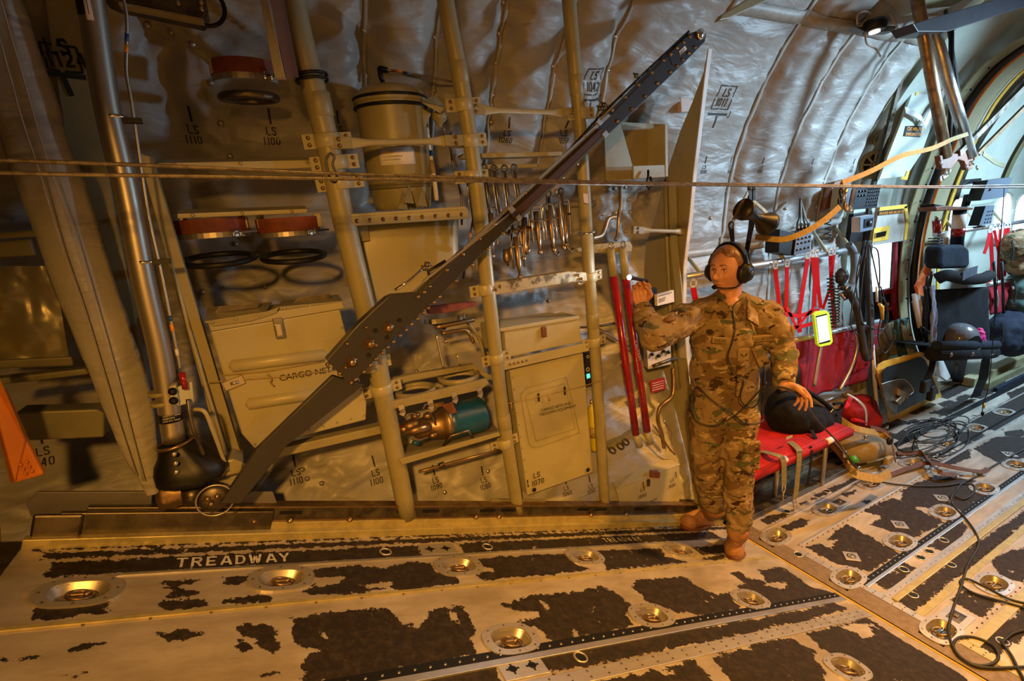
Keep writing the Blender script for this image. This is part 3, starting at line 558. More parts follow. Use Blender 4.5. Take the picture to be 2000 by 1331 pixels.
struct(MB().prism([V((HX, -1.2, -.03)), V((HX, -.49, -.03)), V((-.9, -.49, 1.10)), V((-.9, -1.2, 1.10))], (0, 0, .02)).build('floor_ramp_starboard', 'dark_metal'))
struct(MB().box((2.28, -1.2, -.04), (12, -.69, -.005)).build('floor_starboard', 'dark_metal'))
_hb = MB().box((2.288, -.7, -.03), (2.325, 1.74, 0.001)); _y = -.7
for _c2 in sorted(c[1] for c in rc if c[2] != 1 and c[0] < 2.48)+[9]: _hb.box((2.325, _y, -.03), (2.40, min(_c2-.047, 1.74), .001)); _y = _c2+.047
struct(_hb.build('trim_hinge_plate', 'floor_brown'))
# aft edge of the ramp and dark sill beyond it
ex_r = V((-math.cos(TA), 0, math.sin(TA)))
def rbox(s0, s1, y0, y1, h0, h1, b=None):
    b = b or MB(); return b.frame(ramp_pt(0, 0), ex_r, (0, 1, 0), V((math.sin(TA), 0, math.cos(TA))), (s0, y0, h0), (s1, y1, h1))
struct(rbox(3.236, 3.9, -1.1, 1.9, -.06, -.02).build('floor_ramp_end', 'dark_metal'))
NTR = 1
def trim(b, m, bev=0):
    global NTR; NTR += 1; return struct(b.build('trim_%d' % NTR, m, None, bev))
trim(rbox(0, .012, -.5, 1.83, -.004, .004), 'yellow')
trim(rbox(.08, 3.17, 1.448, 1.463, 0, .006), 'zinc', .001)
trim(rbox(.08, 3.0, 1.651, 1.662, 0, .004), 'aluminium')
trim(rbox(.03, 3.2, 1.105, 1.138, -.002, .004), 'black'); trim(rbox(.03, 3.2, 1.080, 1.104, 0, .007), 'aluminium', .001)
trim(rbox(.03, 3.2, .965, 1.012, 0, .005), 'bare', .001); trim(rbox(0, 3.23, 1.817, 1.845, -.03, .03), 'zinc', .003)
trim(MB().box((2.43, 1.093, -.001), (11, 1.121, .004)), 'black'); trim(MB().box((2.43, 1.076, 0), (11, 1.092, .006)), 'aluminium', .001)
trim(MB().box((2.44, .985, 0), (11, 1.016, .004)), 'bare'); trim(MB().box((2.44, .953, 0), (11, .978, .010)), 'zinc', .002)
trim(MB().box((2.44, .850, 0), (11, .880, .004)), 'zinc', .001); trim(MB().box((2.46, 1.445, 0), (11, 1.462, .005)), 'bare', .001)
trim(MB().box((2.44, .650, 0), (11, .690, .005)), 'zinc', .001); trim(MB().box((2.40, 1.640, 0), (11, 1.652, .004)), 'bare', .001)
trim(MB().box((2.44, .30, 0), (11, .34, .005)), 'zinc', .001); trim(MB().box((4.2, 1.50, 0), (11, 1.512, .008)), 'black')
trim(MB().box((2.35, 1.742, -.02), (3.9, 1.80, .035)), 'dark_metal', .003); trim(MB().box((3.9, 1.742, -.02), (11.9, 1.79, .005)), 'black', .001)
_rc = sorted(c[1] for c in rc if c[2] != 1 and c[0] < 2.5)
for _a, _z, _m in ((.72, 1.42, 'bare'), (-.2, .70, 'zinc')):
    _b = MB(); _y = _a
    for _q in [q for q in _rc if _a-.05 < q < _z+.05]+[9]:
        if min(_q-.05, _z) > _y: _b.box((2.402, _y, .0005), (2.442, min(_q-.05, _z), .003))
        _y = _q+.05
    trim(_b, _m)
# rivets of the deck: one mesh per rail row
def rivets(name, pts, nn, r, m): 
    b = MB()
    for p in pts: b.lathe(V(p)-V(nn)*.002, nn, [(r, 0), (r, .003), (r*.6, .0045)], 6)
    o = b.build(name, m); return struct(o)
up = V((math.sin(TA), 0, math.cos(TA)))
rivets('trim_ramp_rail_rivets', [ramp_pt(s, 1.121, .004) for s in np.arange(.06, 3.1, .045)], up, .005, 'steel')
rivets('trim_ramp_strip_rivets', [ramp_pt(s, y, .005) for s in np.arange(.1, 2.5, .07) for y in (.978, 1.0)]+[ramp_pt(s, 1.448, .001) for s in np.arange(.2, 3.1, .14)], up, .004, 'dark_metal')
rivets('trim_floor_rail_rivets', [(x, 1.107, .004) for x in np.arange(2.45, 5.5, .042)], (0, 0, 1), .005, 'steel')
rivets('trim_floor_strip_rivets', [(x, y, .003) for x in np.arange(2.46, 4.5, .05) for y in (.995, .89, 1.435, .70)], (0, 0, 1), .0035, 'dark_metal')
rivets('trim_sill_rivets', [(x, y, .002) for y in np.arange(.5, 1.42, .042) for x in (2.412, 2.432) if all(abs(y-q) > .055 for q in _rc)], (0, 0, 1), .004, 'dark_metal')
# lettering on the treadway
b = MB(); exx = V((math.cos(TA), 0, -math.sin(TA)))
stencil(b, 'TREADWAY', ramp_pt(2.83, 1.680, .0015), exx, (0, 1, 0), .048, .16, None, .86)
stencil(b, 'TREADWAY', ramp_pt(1.06, 1.690, .0015), exx, (0, 1, 0), .034, .13, None, .92)
b.build('treadway_lettering', 'stencil_white', ramp)
b = MB(); stencil(b, 'TREADWAY', (4.12, 1.47, .0015), (1, 0, 0), (0, 1, 0), .06, .14); b.build('treadway_lettering', 'stencil_white', floor)
# ---------------- tie-down rings ----------------
def stadium(a, b_, n=8, p=2.6):
    return [(a*abs(math.cos(t))**(2/p)*math.copysign(1, math.cos(t)), b_*abs(math.sin(t))**(2/p)*math.copysign(1, math.sin(t))) for t in [2*PI*i/(4*n) for i in range(4*n)]]
def ring_fitting(ext):
    t = thing('tie_down_ring', '', 'tie-down ring'); o1 = stadium(.098, .066); o2 = stadium(.068, .046); N = len(o1); b = MB()
    if ext: o1 = [(x if x > 0 else x, y) for x, y in o1]
    vs = [V((x, y, h)) for P_, h in ((o1, .0), (o1, .006), (o2, .007), (o2, -.002)) for x, y in P_]
    b.add(vs, [(r*N+i, r*N+(i+1) % N, (r+1)*N+(i+1) % N, (r+1)*N+i) for r in range(3) for i in range(N)]); 
    for i in range(0, N, 4): x, y = [c*.86 for c in o1[i]]; b.m = 1; b.lathe((x, y, .0055), (0, 0, 1), [(.0036, 0), (.003, .003)], 6)
    b.build('ring_plate', ['bare', 'dark_metal'], t)
    b = MB(); o3 = stadium(.052, .032); vs = [V((x, y, h)) for P_, h in ((o2, .003), (o3, -.022)) for x, y in P_]
    b.add(vs, [(i, (i+1) % N, N+(i+1) % N, N+i) for i in range(N)], True); b.add([V((x, y, -.022)) for x, y in o3], [tuple(range(N))]); b.build('ring_pocket', 'satin_steel', t)
    b = MB(); b.torus((.004, 0, -.008), (.1, .25, 1), .030, .0055, 24, 8); b.build('ring', 'bronze', t)
    b = MB(); b.frame((0, 0, 0), (1, 0, 0), (0, 1, 0), (0, 0, 1), (-.012, -.012, -.022), (.012, .012, -.004)); b.cyl((-.02, 0, -.006), (.02, 0, -.006), .006, 10); b.ell((.018, 0, -.006), .009); b.build('ring_swivel', 'chrome' if ext else 'bronze', t, .001)
    if ext:
        b = MB(); b.box((.08, -.05, 0), (.20, .05, .004)); b.build('ring_plate', 'bare', t, .001)
        b = MB(); b.box((.10, -.026, .0035), (.178, .026, .0046)); b.build('latch_pocket', 'dark_metal', t); MB().box((.13, -.008, .004), (.15, .008, .012)).build('latch', 'bronze', t, .002)
    return t
prot = {0: ring_fitting(0), 2: ring_fitting(1)}; used = set()
RL = ['nearest tie-down ring at the left end of the ramp, below the black treadway strip', 'tie-down ring on the ramp just below the word TREADWAY in big white letters', 'tie-down ring on the ramp below the small slotted plate in the treadway', 'tie-down ring on the ramp below the smaller faded TREADWAY lettering', 'tie-down ring in shadow on the ramp just left of the front boot',
 'tie-down ring on the ramp against the black rail, right of the biggest black patch', 'tie-down ring on the ramp against the black rail, middle of three', 'tie-down ring on the ramp against the black rail, nearest the hinge line', 'tie-down ring at the bottom edge of the picture between two big black patches',
 'tie-down ring on the cargo floor at the hinge, nearest the airman', 'tie-down ring beside the helmet bag straps on the cargo floor', 'tie-down ring at the hinge line where the black floor rail begins', 'tie-down ring beside the black floor rail between two diamond plates', 'tie-down ring beside the black floor rail under the loop of black cable', 'tie-down ring at the far right edge of the picture beside the black rail',
 'tie-down ring right of the yellow floor strip, under the long loose cable', 'tie-down ring under the heap of coiled cable', 'tie-down ring beyond the heap of coiled cable, in front of the step panel', 'farthest tie-down ring on the floor, in front of the black chair', 'tie-down ring under the crossing brown straps', 'tie-down ring near the end of the brown strap buckle at right',
 'tie-down ring with a rectangular latch pocket near the red seat leg', 'tie-down ring with rectangular latch pocket at lower right beside the hinge plate']
for i, (a, b_, k) in enumerate(rc):
    ext = 2 if k == 2 else 0
    if k == 1: m = Matrix([[-exx.x*-1, 0, up.x, 0], [0, 1, 0, 0], [exx.z, 0, up.z, 0], [0, 0, 0, 1]]); m.translation = ramp_pt(a, b_)
    else: m = Matrix.Translation((a, b_, 0))
    if ext not in used: o = prot[ext]; o.matrix_basis = m; used.add(ext)
    else: o = copy_tree(prot[ext], m @ prot[ext].matrix_basis.inverted())
    o['label'] = RL[i]; o['category'] = 'tie-down ring'; o['group'] = 'recessed tie-down rings in the deck'
# diamond plates, slotted plates, oval holes
DP = [(1663, 1088), (1757, 1026), (1840, 974), (1971, 888)]; DL = ['diamond plate nearest the hinge, in the first big black patch of the cargo floor', 'diamond plate in the middle black patch of the cargo floor', 'diamond plate touched by the looped black cable', 'farthest diamond plate, by the right edge of the picture']
dpl = None
for (x, y), lb in zip(DP, DL):
    p = Z(x, y)
    if dpl is None:
        dpl = thing('diamond_plate', lb, 'floor fitting', p, 'diamond plates of the cargo floor')
        q = [p+V((c[0]*.055, c[1]*.045, .0005)) for c in ((1, .25), (.25, 1), (-1, -.25), (-.25, -1))]; MB().prism([p+V((.05, 0, 0)), p+V((0, .05, 0)), p+V((-.05, 0, 0)), p+V((0, -.05, 0))], (0, 0, .004)).build('plate', 'bare', dpl, .001)
        MB().lathe(p+V((0, 0, .003)), (0, 0, 1), [(.022, 0), (.022, .002), (.016, .003), (.013, -.001)], 20).build('socket', 'dark_metal', dpl); MB().ell(p+V((0, 0, .004)), (.01, .01, .006)).build('stud', 'chrome', dpl)
    else: o = copy_tree(dpl, Matrix.Translation(p-dpl.location)); o['label'] = lb
SP = [((855, 1074), 1, 'small slotted steel plate in the treadway strip of the ramp'), ((1020, 1306), 1, 'slotted steel plate in the lower black strip of the ramp')]
for (x, y), k, lb in SP:
    s, yy = r2((x, y)); t = thing('slotted_plate', lb, 'floor fitting', ramp_pt(s, yy)); rbox(s-.075, s+.075, yy-.037, yy+.037, .0005, .004).build('plate', 'bare', t, .001)
    for d in (-.034, .034):
        b = MB(); P_ = [ramp_pt(s+d+math.cos(a)*.014, yy+math.sin(a)*.012, .0042) for a in np.linspace(0, 2*PI, 13)[:-1]]; b.prism(P_, up*.0006); rbox(s+d-.022, s+d+.022, yy-.003, yy+.003, .0042, .0048, b); rbox(s+d-.003, s+d+.003, yy-.02, yy+.02, .0042, .0048, b); b.build('slot', 'black', t)
HO = [((753, 1079), 1), ((952, 1069), 1), ((1134, 1285), 1), ((1615, 960), 0), ((1537, 1000), 0), ((1843, 1056), 0), ((1765, 1113), 0), ((1857, 1104), 0), ((1783, 1163), 0), ((1798, 1090), 0), ((1815, 1078), 0), ((1958, 1254), 0), ((1559, 1084), 0)]
for j, ((x, y), k) in enumerate(HO):
    p = RP(x, y) if k else Z(x, y); nn = up if k else V((0, 0, 1)); par = ramp if k else floor
    b = MB(); b.torus(p+nn*.001, nn, .021, .0035, 20, 6); b.build('hole_rim', 'bare', par); MB().lathe(p-nn*.001, nn, [(.0215, 0), (.0215, .0022)], 20).build('drain_hole', 'black', par)
# ================= equipment of the aft port wall =================
def panel(pxs, y, d, m, name, par, bev=.002, lean=True):
    return MB().prism([(YL if lean else Y)(x, yy, y) for x, yy in pxs], (0, d, 0)).build(name, m, par, bev)
def hexa(fr, bk, b=None):
    b = b or MB(); return b.add(fr+bk, [(0, 1, 2, 3), (7, 6, 5, 4), (0, 4, 5, 1), (1, 5, 6, 2), (2, 6, 7, 3), (3, 7, 4, 0)])
def bolt(b, p, nn, r=.006): b.lathe(V(p), nn, [(r*1.5, 0), (r*1.5, .0015), (r, .002), (r, .006), (r*.6, .008)], 8)
NY = V((0, -1, 0))
def tubes(pts, rpx, m, name, par, n=12, smooth=4):
    P_ = [Y(*p) for p in pts]; return MB().tube(curve(P_, smooth) if smooth else P_, px(P_[0], rpx), n).build(name, m, par)
# ---- three struts (posts)
def clampb(b, p, dr, r, L=.045, fl=.04):   # split clamp with side flanges round a post
    dr = V(dr).normalized(); b.lathe(p-dr*L/2, dr, [(r*1.02, 0), (r*1.14, .003), (r*1.14, L-.003), (r*1.02, L)], 20)
    ex = dr.cross(V((0, 1, 0))).normalized(); ez = dr; ey = ez.cross(ex)
    for s in (-1, 1):
        b.frame(p, ex, ey, ez, (s*(r+fl/2)-fl/2, -.004, -L/2), (s*(r+fl/2)+fl/2, .004, L/2))
    return ex, ey
POSTS = [([(566, -40), (583, 60), (634, 255), (668, 415), (693, 520), (722, 640), (748, 770), (796, 1010)], 22, [(640, 275), (654, 318), (664, 357), (745, 760), (723, 712)], 'tan wall strut nearest the ramp cylinder, passing behind the wide end of the black beam'),
 ([(866, -40), (873, 20), (897, 140), (915, 250), (938, 420), (950, 540), (968, 690), (984, 820), (1013, 1010)], 16, [(905, 205), (917, 275), (921, 345), (948, 565), (969, 700), (985, 865)], 'middle tan wall strut, between the round tank and the tall LS 1070 locker'),
 ([(1110, -10), (1118, 80), (1132, 240), (1143, 400), (1151, 540), (1163, 700), (1183, 1010)], 12.5, [(1134, 222), (1152, 541), (1160, 668)], 'tan wall strut right of the tall LS 1070 locker, passing behind the black beam')]
for pts, rp, cl, lb in POSTS:
    t = thing('wall_strut', lb, 'strut', YL(*pts[-1], 1.83), 'tan tubular struts of the port wall'); P_ = [YL(x, y, 1.83) for x, y in pts]; r = px(P_[3], rp)*.98
    MB().tube(curve(P_, 4), r, 24).build('strut_tube', 'tan', t)
    for (x, y) in cl:
        p = YL(x, y, 1.83); j = min(range(len(P_)-1), key=lambda k: abs(P_[k].z-p.z)); dr = (P_[j+1]-P_[j]).normalized()
        b = MB(); b.m = 0; ex, ey = clampb(b, p, dr, r); b.m = 1
        for s in (-1, 1):
            for q in (-.011, .011): bolt(b, p+ex*s*(r+.022)+dr*q-ey*0+NY*.005, NY, .0045)
        b.build('strut_clamp', ['tan_light', 'bronze'], t)
    for (x, y) in (cl[0], cl[-1]):
        p = YL(x, y, 1.83); j = min(range(len(P_)-1), key=lambda k: abs(P_[k].z-p.z-.12)); dd = (P_[j]-P_[j+1]).normalized(); p = P_[j]+dd*(p.z+.07-P_[j].z)/dd.z; MB().lathe(p, dd, [(r*1.005, 0), (r*1.06, .002), (r*1.06, .07), (r*1.005, .072)], 20).build('strut_sleeve', 'tan', t)
b = MB(); q = YL(608, 148, 1.83); b.torus(q, V((-.085, .0, 1)), .047, .005, 24, 8); b.torus(q-V((0, 0, .014)), V((-.085, 0, 1)), .047, .005, 24, 8); o = b.build('hose_clamp', 'black'); tag(o, 'pair of black clamp bands round the left strut under the lamp', 'clamp')
# ---- dog-bone rods between the struts
def dogbone(a, c, y, lb, w=17):
    A = YL(*a, y); B = YL(*c, y); d = (B-A).normalized(); L = (B-A).length; u = V((0, -1, 0)); h = d.cross(u).normalized(); t = thing('cross_rod', lb, 'rod', A)
    W = px(A, w)/2; n = 25; vs = []; k = 12
    for i in range(n):
        f = i/(n-1); e = min(f, 1-f)*L; s = min(1, max(0, (e-.05)/.06)); hh = W*(1.35-.6*s); dd = W*(.35+.4*s)
        for q in range(k): an = 2*PI*q/k; vs.append(A+d*f*L+h*math.cos(an)*hh+u*math.sin(an)*dd)
    b = MB(); b.add(vs, [(i*k+j, i*k+(j+1) % k, (i+1)*k+(j+1) % k, (i+1)*k+j) for i in range(n-1) for j in range(k)], True); b.build('rod', 'tan_light', t)
    for P0, s in ((A, 1), (B, -1)):
        b = MB(); b.frame(P0, d*s, h, u, (-.02, -W*1.3, -.006), (.05, W*1.3, .012)); b.build('rod_end', 'tan', t, .002)
        b = MB(); bolt(b, P0+d*s*.01+u*.012+h*.01, u, .005); b.build('bolt', 'bronze', t); b = MB(); bolt(b, P0+d*s*.01+u*.012-h*.01, u, .005); b.build('bolt', 'bronze', t)
dogbone((655, 280), (893, 275), 1.80, 'tan flattened rod in front of the round tank')
dogbone((922, 214), (1118, 221), 1.83, 'tan flattened rod above the LS 1060 stencil, between two struts', 14)
dogbone((1240, 450), (1345, 453), 2.0, 'short tan rod reaching to the big frame above the headset', 11)
t = thing('cross_beam', 'tan riveted cross beam under the round tank', 'beam', YL(680, 430, 1.80))
panel([(676, 424), (914, 409), (916, 427), (682, 442)], 1.80, .03, 'tan_light', 'beam_web', t); panel([(690, 418), (908, 403), (914, 409), (676, 424)], 1.80, .10, 'tan_light', 'beam_flange', t)
for i in range(9): b = MB(); bolt(b, YL(697+i*25.5, 432-i*1.6, 1.795), NY, .005); b.build('bolt', 'bronze', t)
t = thing('cross_beam', 'scuffed tan cross beam between two struts, above the upper half of the LS 1070 locker', 'beam', YL(960, 570, 1.82))
panel([(960, 553), (1060, 538), (1110, 530), (1146, 532), (1148, 550), (1110, 553), (1040, 565), (962, 578)], 1.81, .05, 'tan_worn', 'beam_web', t, .006)
for x, y in ((968, 566), (976, 560), (1130, 538), (1136, 545)): b = MB(); bolt(b, YL(x, y, 1.805), NY, .005); b.build('bolt', 'bronze', t)
t = thing('wall_panel', 'large bowed tan metal panel under the riveted cross beam', 'panel', YL(800, 500, 1.9))
b = MB(); f = lambda u, v: YL(704+u*(895-704)+v*(-6+4*u), 440-u*12+v*(160-u*25), 1.93-.035*math.sin(u*PI)*(1-v)-.02*v); b.grid(f, 16, 12); b.build('panel_skin', 'tan_light', t, solid=.004)
panel([(660, 440), (716, 434), (723, 470), (672, 478)], 1.90, .03, 'tan', 'panel_bracket', t)
# ---- round tank
A = YL(763, 205, 2.02); B = YL(789, 408, 2.02); ax = (A-B).normalized(); L = (A-B).length; r = px(A, 66)
t = thing('round_tank', 'big round tan tank with black banded lid standing on the cross beam', 'tank', B)
MB().lathe(B, ax, [(r*.86, 0), (r*.88, L*.06), (r*.90, L*.14), (r*.97, L*.3), (r*.99, L*.62), (r, L*.96), (r*1.01, L)], 40).build('tank_body', 'tan', t)
MB().lathe(A, ax, [(r*1.05, 0), (r*1.06, .012), (r*1.05, .018), (r*.98, .036), (r*.8, .055), (r*.4, .067), (.001, .07)], 40).build('tank_lid', 'tan', t)
for h in (-.012, .018): MB().torus(A+ax*h, ax, r*1.04, .006, 44, 8).build('lid_band', 'black', t)
MB().lathe(A+ax*-.012, ax, [(r*1.03, 0), (r*1.03, .028)], 40).build('lid_strap', 'tan_light', t)
MB().lathe(B+ax*L*.62, ax, [(r*.995, 0), (r*1.012, .002), (r*1.012, .005), (r*.995, .007)], 40).build('weld_seam', 'tan_worn', t)
for h in (.22, .25): MB().torus(B+ax*L*h, ax, r*.93, .006, 40, 6).build('base_ring', 'olive', t)
def wrap(t_, O, ax, r, c, w, h, z0, m, name, n=10, dz=0):   # label on a cylinder; c = direction of its middle
    c = V(c); c = (c-ax*c.dot(ax)).normalized(); s = ax.cross(c); b = MB()
    vs = []
    for i in range(n+1):
        a = (i/n-.5)*w/r
        for k in (0, 1): vs.append(O+ax*(z0+h*k)+(c*math.cos(a)+s*math.sin(a))*r)
    b.add(vs, [(2*i, 2*i+2, 2*i+3, 2*i+1) for i in range(n)], True); return b.build(name, m, t_, solid=.001)
tc = (CAM[0]-A.x, CAM[1]-A.y, 0); lz = L*.42
wrap(t, B, ax, r*1.0, V(tc), .135, .062, lz, 'paper', 'caution_label')
cd = V(tc).normalized(); sx = V((-cd.y, cd.x, 0)); sx = sx if sx.x > 0 else -sx
for k, (s_, hh) in enumerate((('USE ONLY WHEN THE DRAIN IS CLEAR', .0055), ('AND THE VALVE IS SET TO OPEN', .0055), ('CAUTION', .009), ('READ THE CARD BEFORE USE', .0055), ('CLOSE THE LID AFTER USE', .0055))):
    label_text(s_, B+ax*(lz+.052-k*.011)+V(cd)*(r*1.004+.002)+sx*-.055, sx, ax, hh, 'orange' if k == 2 else 'ink', t)
for x, y, hh in ((789, 388, 52), (801, 376, 60), (827, 382, 46)):
    p = YL(x, y, 1.85); b = MB(); q = [YL(x-12, y+20, 1.83), YL(x+8, y+22, 1.83), YL(x+2, y-4, 1.88), YL(x-2, y-16, 1.9)]; b.prism(q, (0, .004, 0)); b.build('support_fin', 'tan', t)
t = thing('funnel', 'tan funnel cup fixed at the right shoulder of the round tank', 'funnel', YL(836, 215, 1.95))
hexa([YL(822, 200, 1.9), YL(852, 206, 1.9), YL(868, 210, 1.9), YL(860, 222, 1.9)], [YL(826, 190, 2.02), YL(845, 186, 2.02), YL(866, 205, 2.02), YL(862, 215, 2.02)]).build('funnel_lid', 'tan_light', t, .002)
MB().lathe(YL(858, 222, 1.95), V((-.1, 0, -1)), [(.03, 0), (.028, .02), (.012, .035), (.010, .05)], 16).build('funnel_neck', 'tan', t)
hexa([YL(818, 208, 1.93), YL(842, 222, 1.93), YL(830, 250, 1.93), YL(817, 240, 1.93)], [YL(812, 208, 2.0), YL(836, 216, 2.0), YL(824, 250, 2.0), YL(812, 244, 2.0)]).build('funnel_bracket', 'tan', t, .002)
tubes([(862, 230, 1.95), (866, 250, 1.94), (874, 275, 1.95), (882, 300, 1.94), (892, 325, 1.95)], 2, 'bronze', 'drain_line', t, 8)
def taped_pipe(lb, pts, rpx, segs, m='pinkish', end=None):
    t = thing('taped_pipe', lb, 'pipe', Y(*pts[0])); P_ = [Y(*p) for p in pts]; r = px(P_[0], rpx); C_ = curve(P_, 6); MB().tube(C_, r, 12).build('pipe', m, t)
    for f, w, mm in segs:
        i = int(f*(len(C_)-2)); d = (C_[i+1]-C_[i]).normalized(); MB().lathe(C_[i], d, [(r*1.12, -w/2), (r*1.12, w/2)], 12).build('tape_band', mm, t)
    return t
taped_pipe('pale rubber tube standing at the right side of the round tank', [(831, 238, 1.93), (840, 300, 1.93), (848, 350, 1.93), (853, 392, 1.93)], 4.5, [(.15, .03, 'pinkish'), (.4, .02, 'blue_tape'), (.55, .05, 'tan_web')], 'white')
t = taped_pipe('thin copper pipe running right from the elbow above the round tank', [(742, 140, 2.05), (770, 138, 2.03), (800, 144, 2.0), (840, 151, 2.0), (882, 160, 2.0)], 2.2, [(.35, .03, 'orange_tape'), (.48, .02, 'blue_tape')], 'bronze')
MB().tube([Y(741, 132, 2.05), Y(743, 150, 2.05), Y(748, 160, 2.05)], .009, 10).build('elbow', 'black', t); MB().tube([Y(740, 134, 2.05), Y(758, 137, 2.04)], .011, 10).build('elbow_nut', 'black', t)
t = taped_pipe('thin bright hydraulic pipe running down beside the big ramp cylinder', [(232, -30, 1.66), (247, 28, 1.66), (247, 95, 1.66), (247, 145, 1.66), (257, 200, 1.66), (270, 290, 1.66), (290, 420, 1.66), (312, 520, 1.66), (336, 640, 1.66), (352, 722, 1.66)], 3.2, [(.20, .018, 'blue_tape'), (.235, .02, 'orange_tape'), (.89, .016, 'blue_tape'), (.91, .02, 'orange_tape'), (.97, .02, 'white')], 'satin_steel')
MB().tube([Y(355, 728, 1.66), Y(362, 760, 1.66)], .008, 10).build('red_fitting', 'red_paint', t)
for x, y in ((250, 236), (308, 512)): MB().frame(Y(x, y, 1.65), (1, 0, 0), (0, 1, 0), (0, 0, 1), (-.012, -.006, -.007), (.03, .006, .007)).build('pipe_clip', 'black', t, .001)
# ---- big ramp cylinder
pts = [(170, -40), (178, 0), (208, 200), (246, 370), (281, 550), (315, 700), (340, 862)]; P_ = [Y(x, y, 1.74) for x, y in pts]; r = px(P_[3], 21.5)
t = thing('ramp_actuator', 'big bare metal ramp cylinder running down at left into a black boot', 'cylinder', P_[-1])
MB().tube(curve(P_, 5), r, 32).build('cylinder_tube', 'satin_steel', t); a = (P_[0]-P_[-1]).normalized()
for x, y in ((224, 230), (282, 512)): MB().lathe(Y(x, y, 1.74), a, [(r*1.02, -.004), (r*1.02, .004)], 28).build('tube_band', 'chrome', t)
for x, y in ((314, 768), (318, 787)): MB().lathe(Y(x, y, 1.74), a, [(r*1.03, -.006), (r*1.03, .006)], 28).build('tube_strap', 'tan', t)
wrap(t, Y(334, 822, 1.74), a, r*1.03, V((.2, -1, .2)), .13, .026, 0, 'black', 'name_plate'); wrap(t, Y(181, 38, 1.74), a, r*1.02, V((-.5, -1, 0)), .03, .07, 0, 'black', 'slot_plate'); wrap(t, Y(181, 48, 1.74), a, r*1.02, V((.75, -1, 0)), .05, .085, 0, 'paper', 'paper_tag')
for k in range(3): label_text('HYD CYL RAMP' if k != 1 else 'PRESS 3000', Y(318, 817+k*5, 1.74-r*1.05-.003), (1, -.05, 0), a, .0065, 'stencil_white', t)
bk = thing('manifold_plate', 'pale green plate with fittings clamped to the ramp cylinder above its boot', 'bracket', Y(350, 775, 1.66))
panel([(343, 758), (375, 746), (379, 786), (347, 794)], 1.68, .01, 'seafoam', 'plate', bk); panel([(330, 757), (344, 752), (350, 792), (334, 790)], 1.665, .03, 'seafoam', 'clamp_block', bk, .003)
for x, y in ((337, 765), (339, 783)): b = MB(); bolt(b, Y(x, y, 1.66), NY, .008); b.build('bolt', 'black', bk)
for lb, q, m in (('short hose curving down from the manifold plate', [(367, 780, 1.66), (371, 810, 1.65), (380, 845, 1.66), (398, 890, 1.70)], 'dark_metal'), ('thick pale hose arching right from the manifold plate', [(380, 800, 1.66), (400, 805, 1.64), (415, 840, 1.66), (430, 880, 1.7), (445, 920, 1.74)], 'tan_light'), ('thin dark line curving behind the ramp cylinder', [(300, 640, 1.8), (325, 690, 1.78), (345, 730, 1.76), (352, 750, 1.7)], 'dark_metal')):
    P_2 = curve([Y(*c) for c in q], 5); tag(MB().tube(P_2, .006, 8).build('hose', m), lb, 'hose')
t = thing('leather_boot', 'black leather boot with three snaps round the foot of the ramp cylinder', 'boot', Y(350, 920, 1.72))
b = MB(); c0 = Y(341, 866, 1.74); prof_ = [(.045, 0), (.050, -.015), (.058, -.035), (.075, -.06), (.085, -.085), (.088, -.11), (.080, -.125)]; b.lathe(c0, V((-.1, 0, 1)), prof_, 28)
b.v = [tuple(V(v)+V((.5*max(0, c0.z-v[2])*(1 if v[0] > c0.x else .1), 0, 0))*.6+V((0, 0, .006*math.sin(v[0]*90+v[1]*50)))) for v in b.v]; b.build('boot_leather', 'black', t)
MB().torus(c0, V((-.1, 0, 1)), .047, .005, 24, 8).build('boot_clamp', 'bronze', t)
for x, y in ((340, 888), (343, 906), (344, 923)): MB().ell(Y(x, y, 1.655), (.007, .004, .007), 10, 6).build('snap', 'satin_steel', t)
# ---- padded column, pillar, aft brackets
def limb(name, pts, m, par, noise=0., ny=.6, n=20, sm=6):   # wrapped roll: (x, y, Y, halfwidth px)
    C_ = curve([Y(p[0], p[1], p[2]) for p in pts], sm); W = curve([V((p[3], 0, 0)) for p in pts], sm); vs = []; m_ = len(C_)
    for i, c in enumerate(C_):
        tn = (C_[min(i+1, m_-1)]-C_[max(i-1, 0)]).normalized(); e1 = tn.cross(V((0, 1, 0))).normalized(); e2 = tn.cross(e1); w = px(c, W[i].x)
        for k in range(n):
            a = 2*PI*k/n; q = 1+noise*(float(fbm(c.z*9+k*.35, a*1.3, 3, 3))-.45)*2+.06*math.cos(a*5); vs.append(c+e1*math.cos(a)*w*q+e2*math.sin(a)*w*ny*q)
    b = MB(); b.add(vs, [(i*n+k, i*n+(k+1) % n, (i+1)*n+(k+1) % n, (i+1)*n+k) for i in range(m_-1) for k in range(n)], True)
    return b.build(name, m, par)
t = thing('padded_column', 'thick roll of stitched insulation wrapping the frame at far left', 'insulation', Y(290, 960, 1.8))
limb('padding', [(-42, -60, 1.78, 46), (2, 60, 1.78, 46), (40, 180, 1.78, 48), (85, 320, 1.78, 50), (138, 480, 1.78, 47), (182, 600, 1.78, 44), (218, 700, 1.78, 42), (250, 800, 1.78, 38), (278, 890, 1.78, 26), (298, 965, 1.78, 10)], 'quilt', t, .14)
tubes([(-5, -20, 1.70), (42, 140, 1.70), (88, 300, 1.70), (140, 450, 1.70), (185, 600, 1.70), (232, 760, 1.71), (280, 940, 1.74)], 1.6, 'hem', 'stitched_seam', t, 8)
tubes([(-5, 60, 1.70), (45, 240, 1.70), (75, 330, 1.70), (120, 480, 1.71), (160, 600, 1.71), (210, 760, 1.72), (265, 930, 1.74)], 1.6, 'hem', 'stitched_seam', t, 8)
t = thing('frame_pillar', 'flat brown pillar with boxed LS 1124 stencil behind the ramp cylinder', 'pillar', Y(230, 900, 1.95))
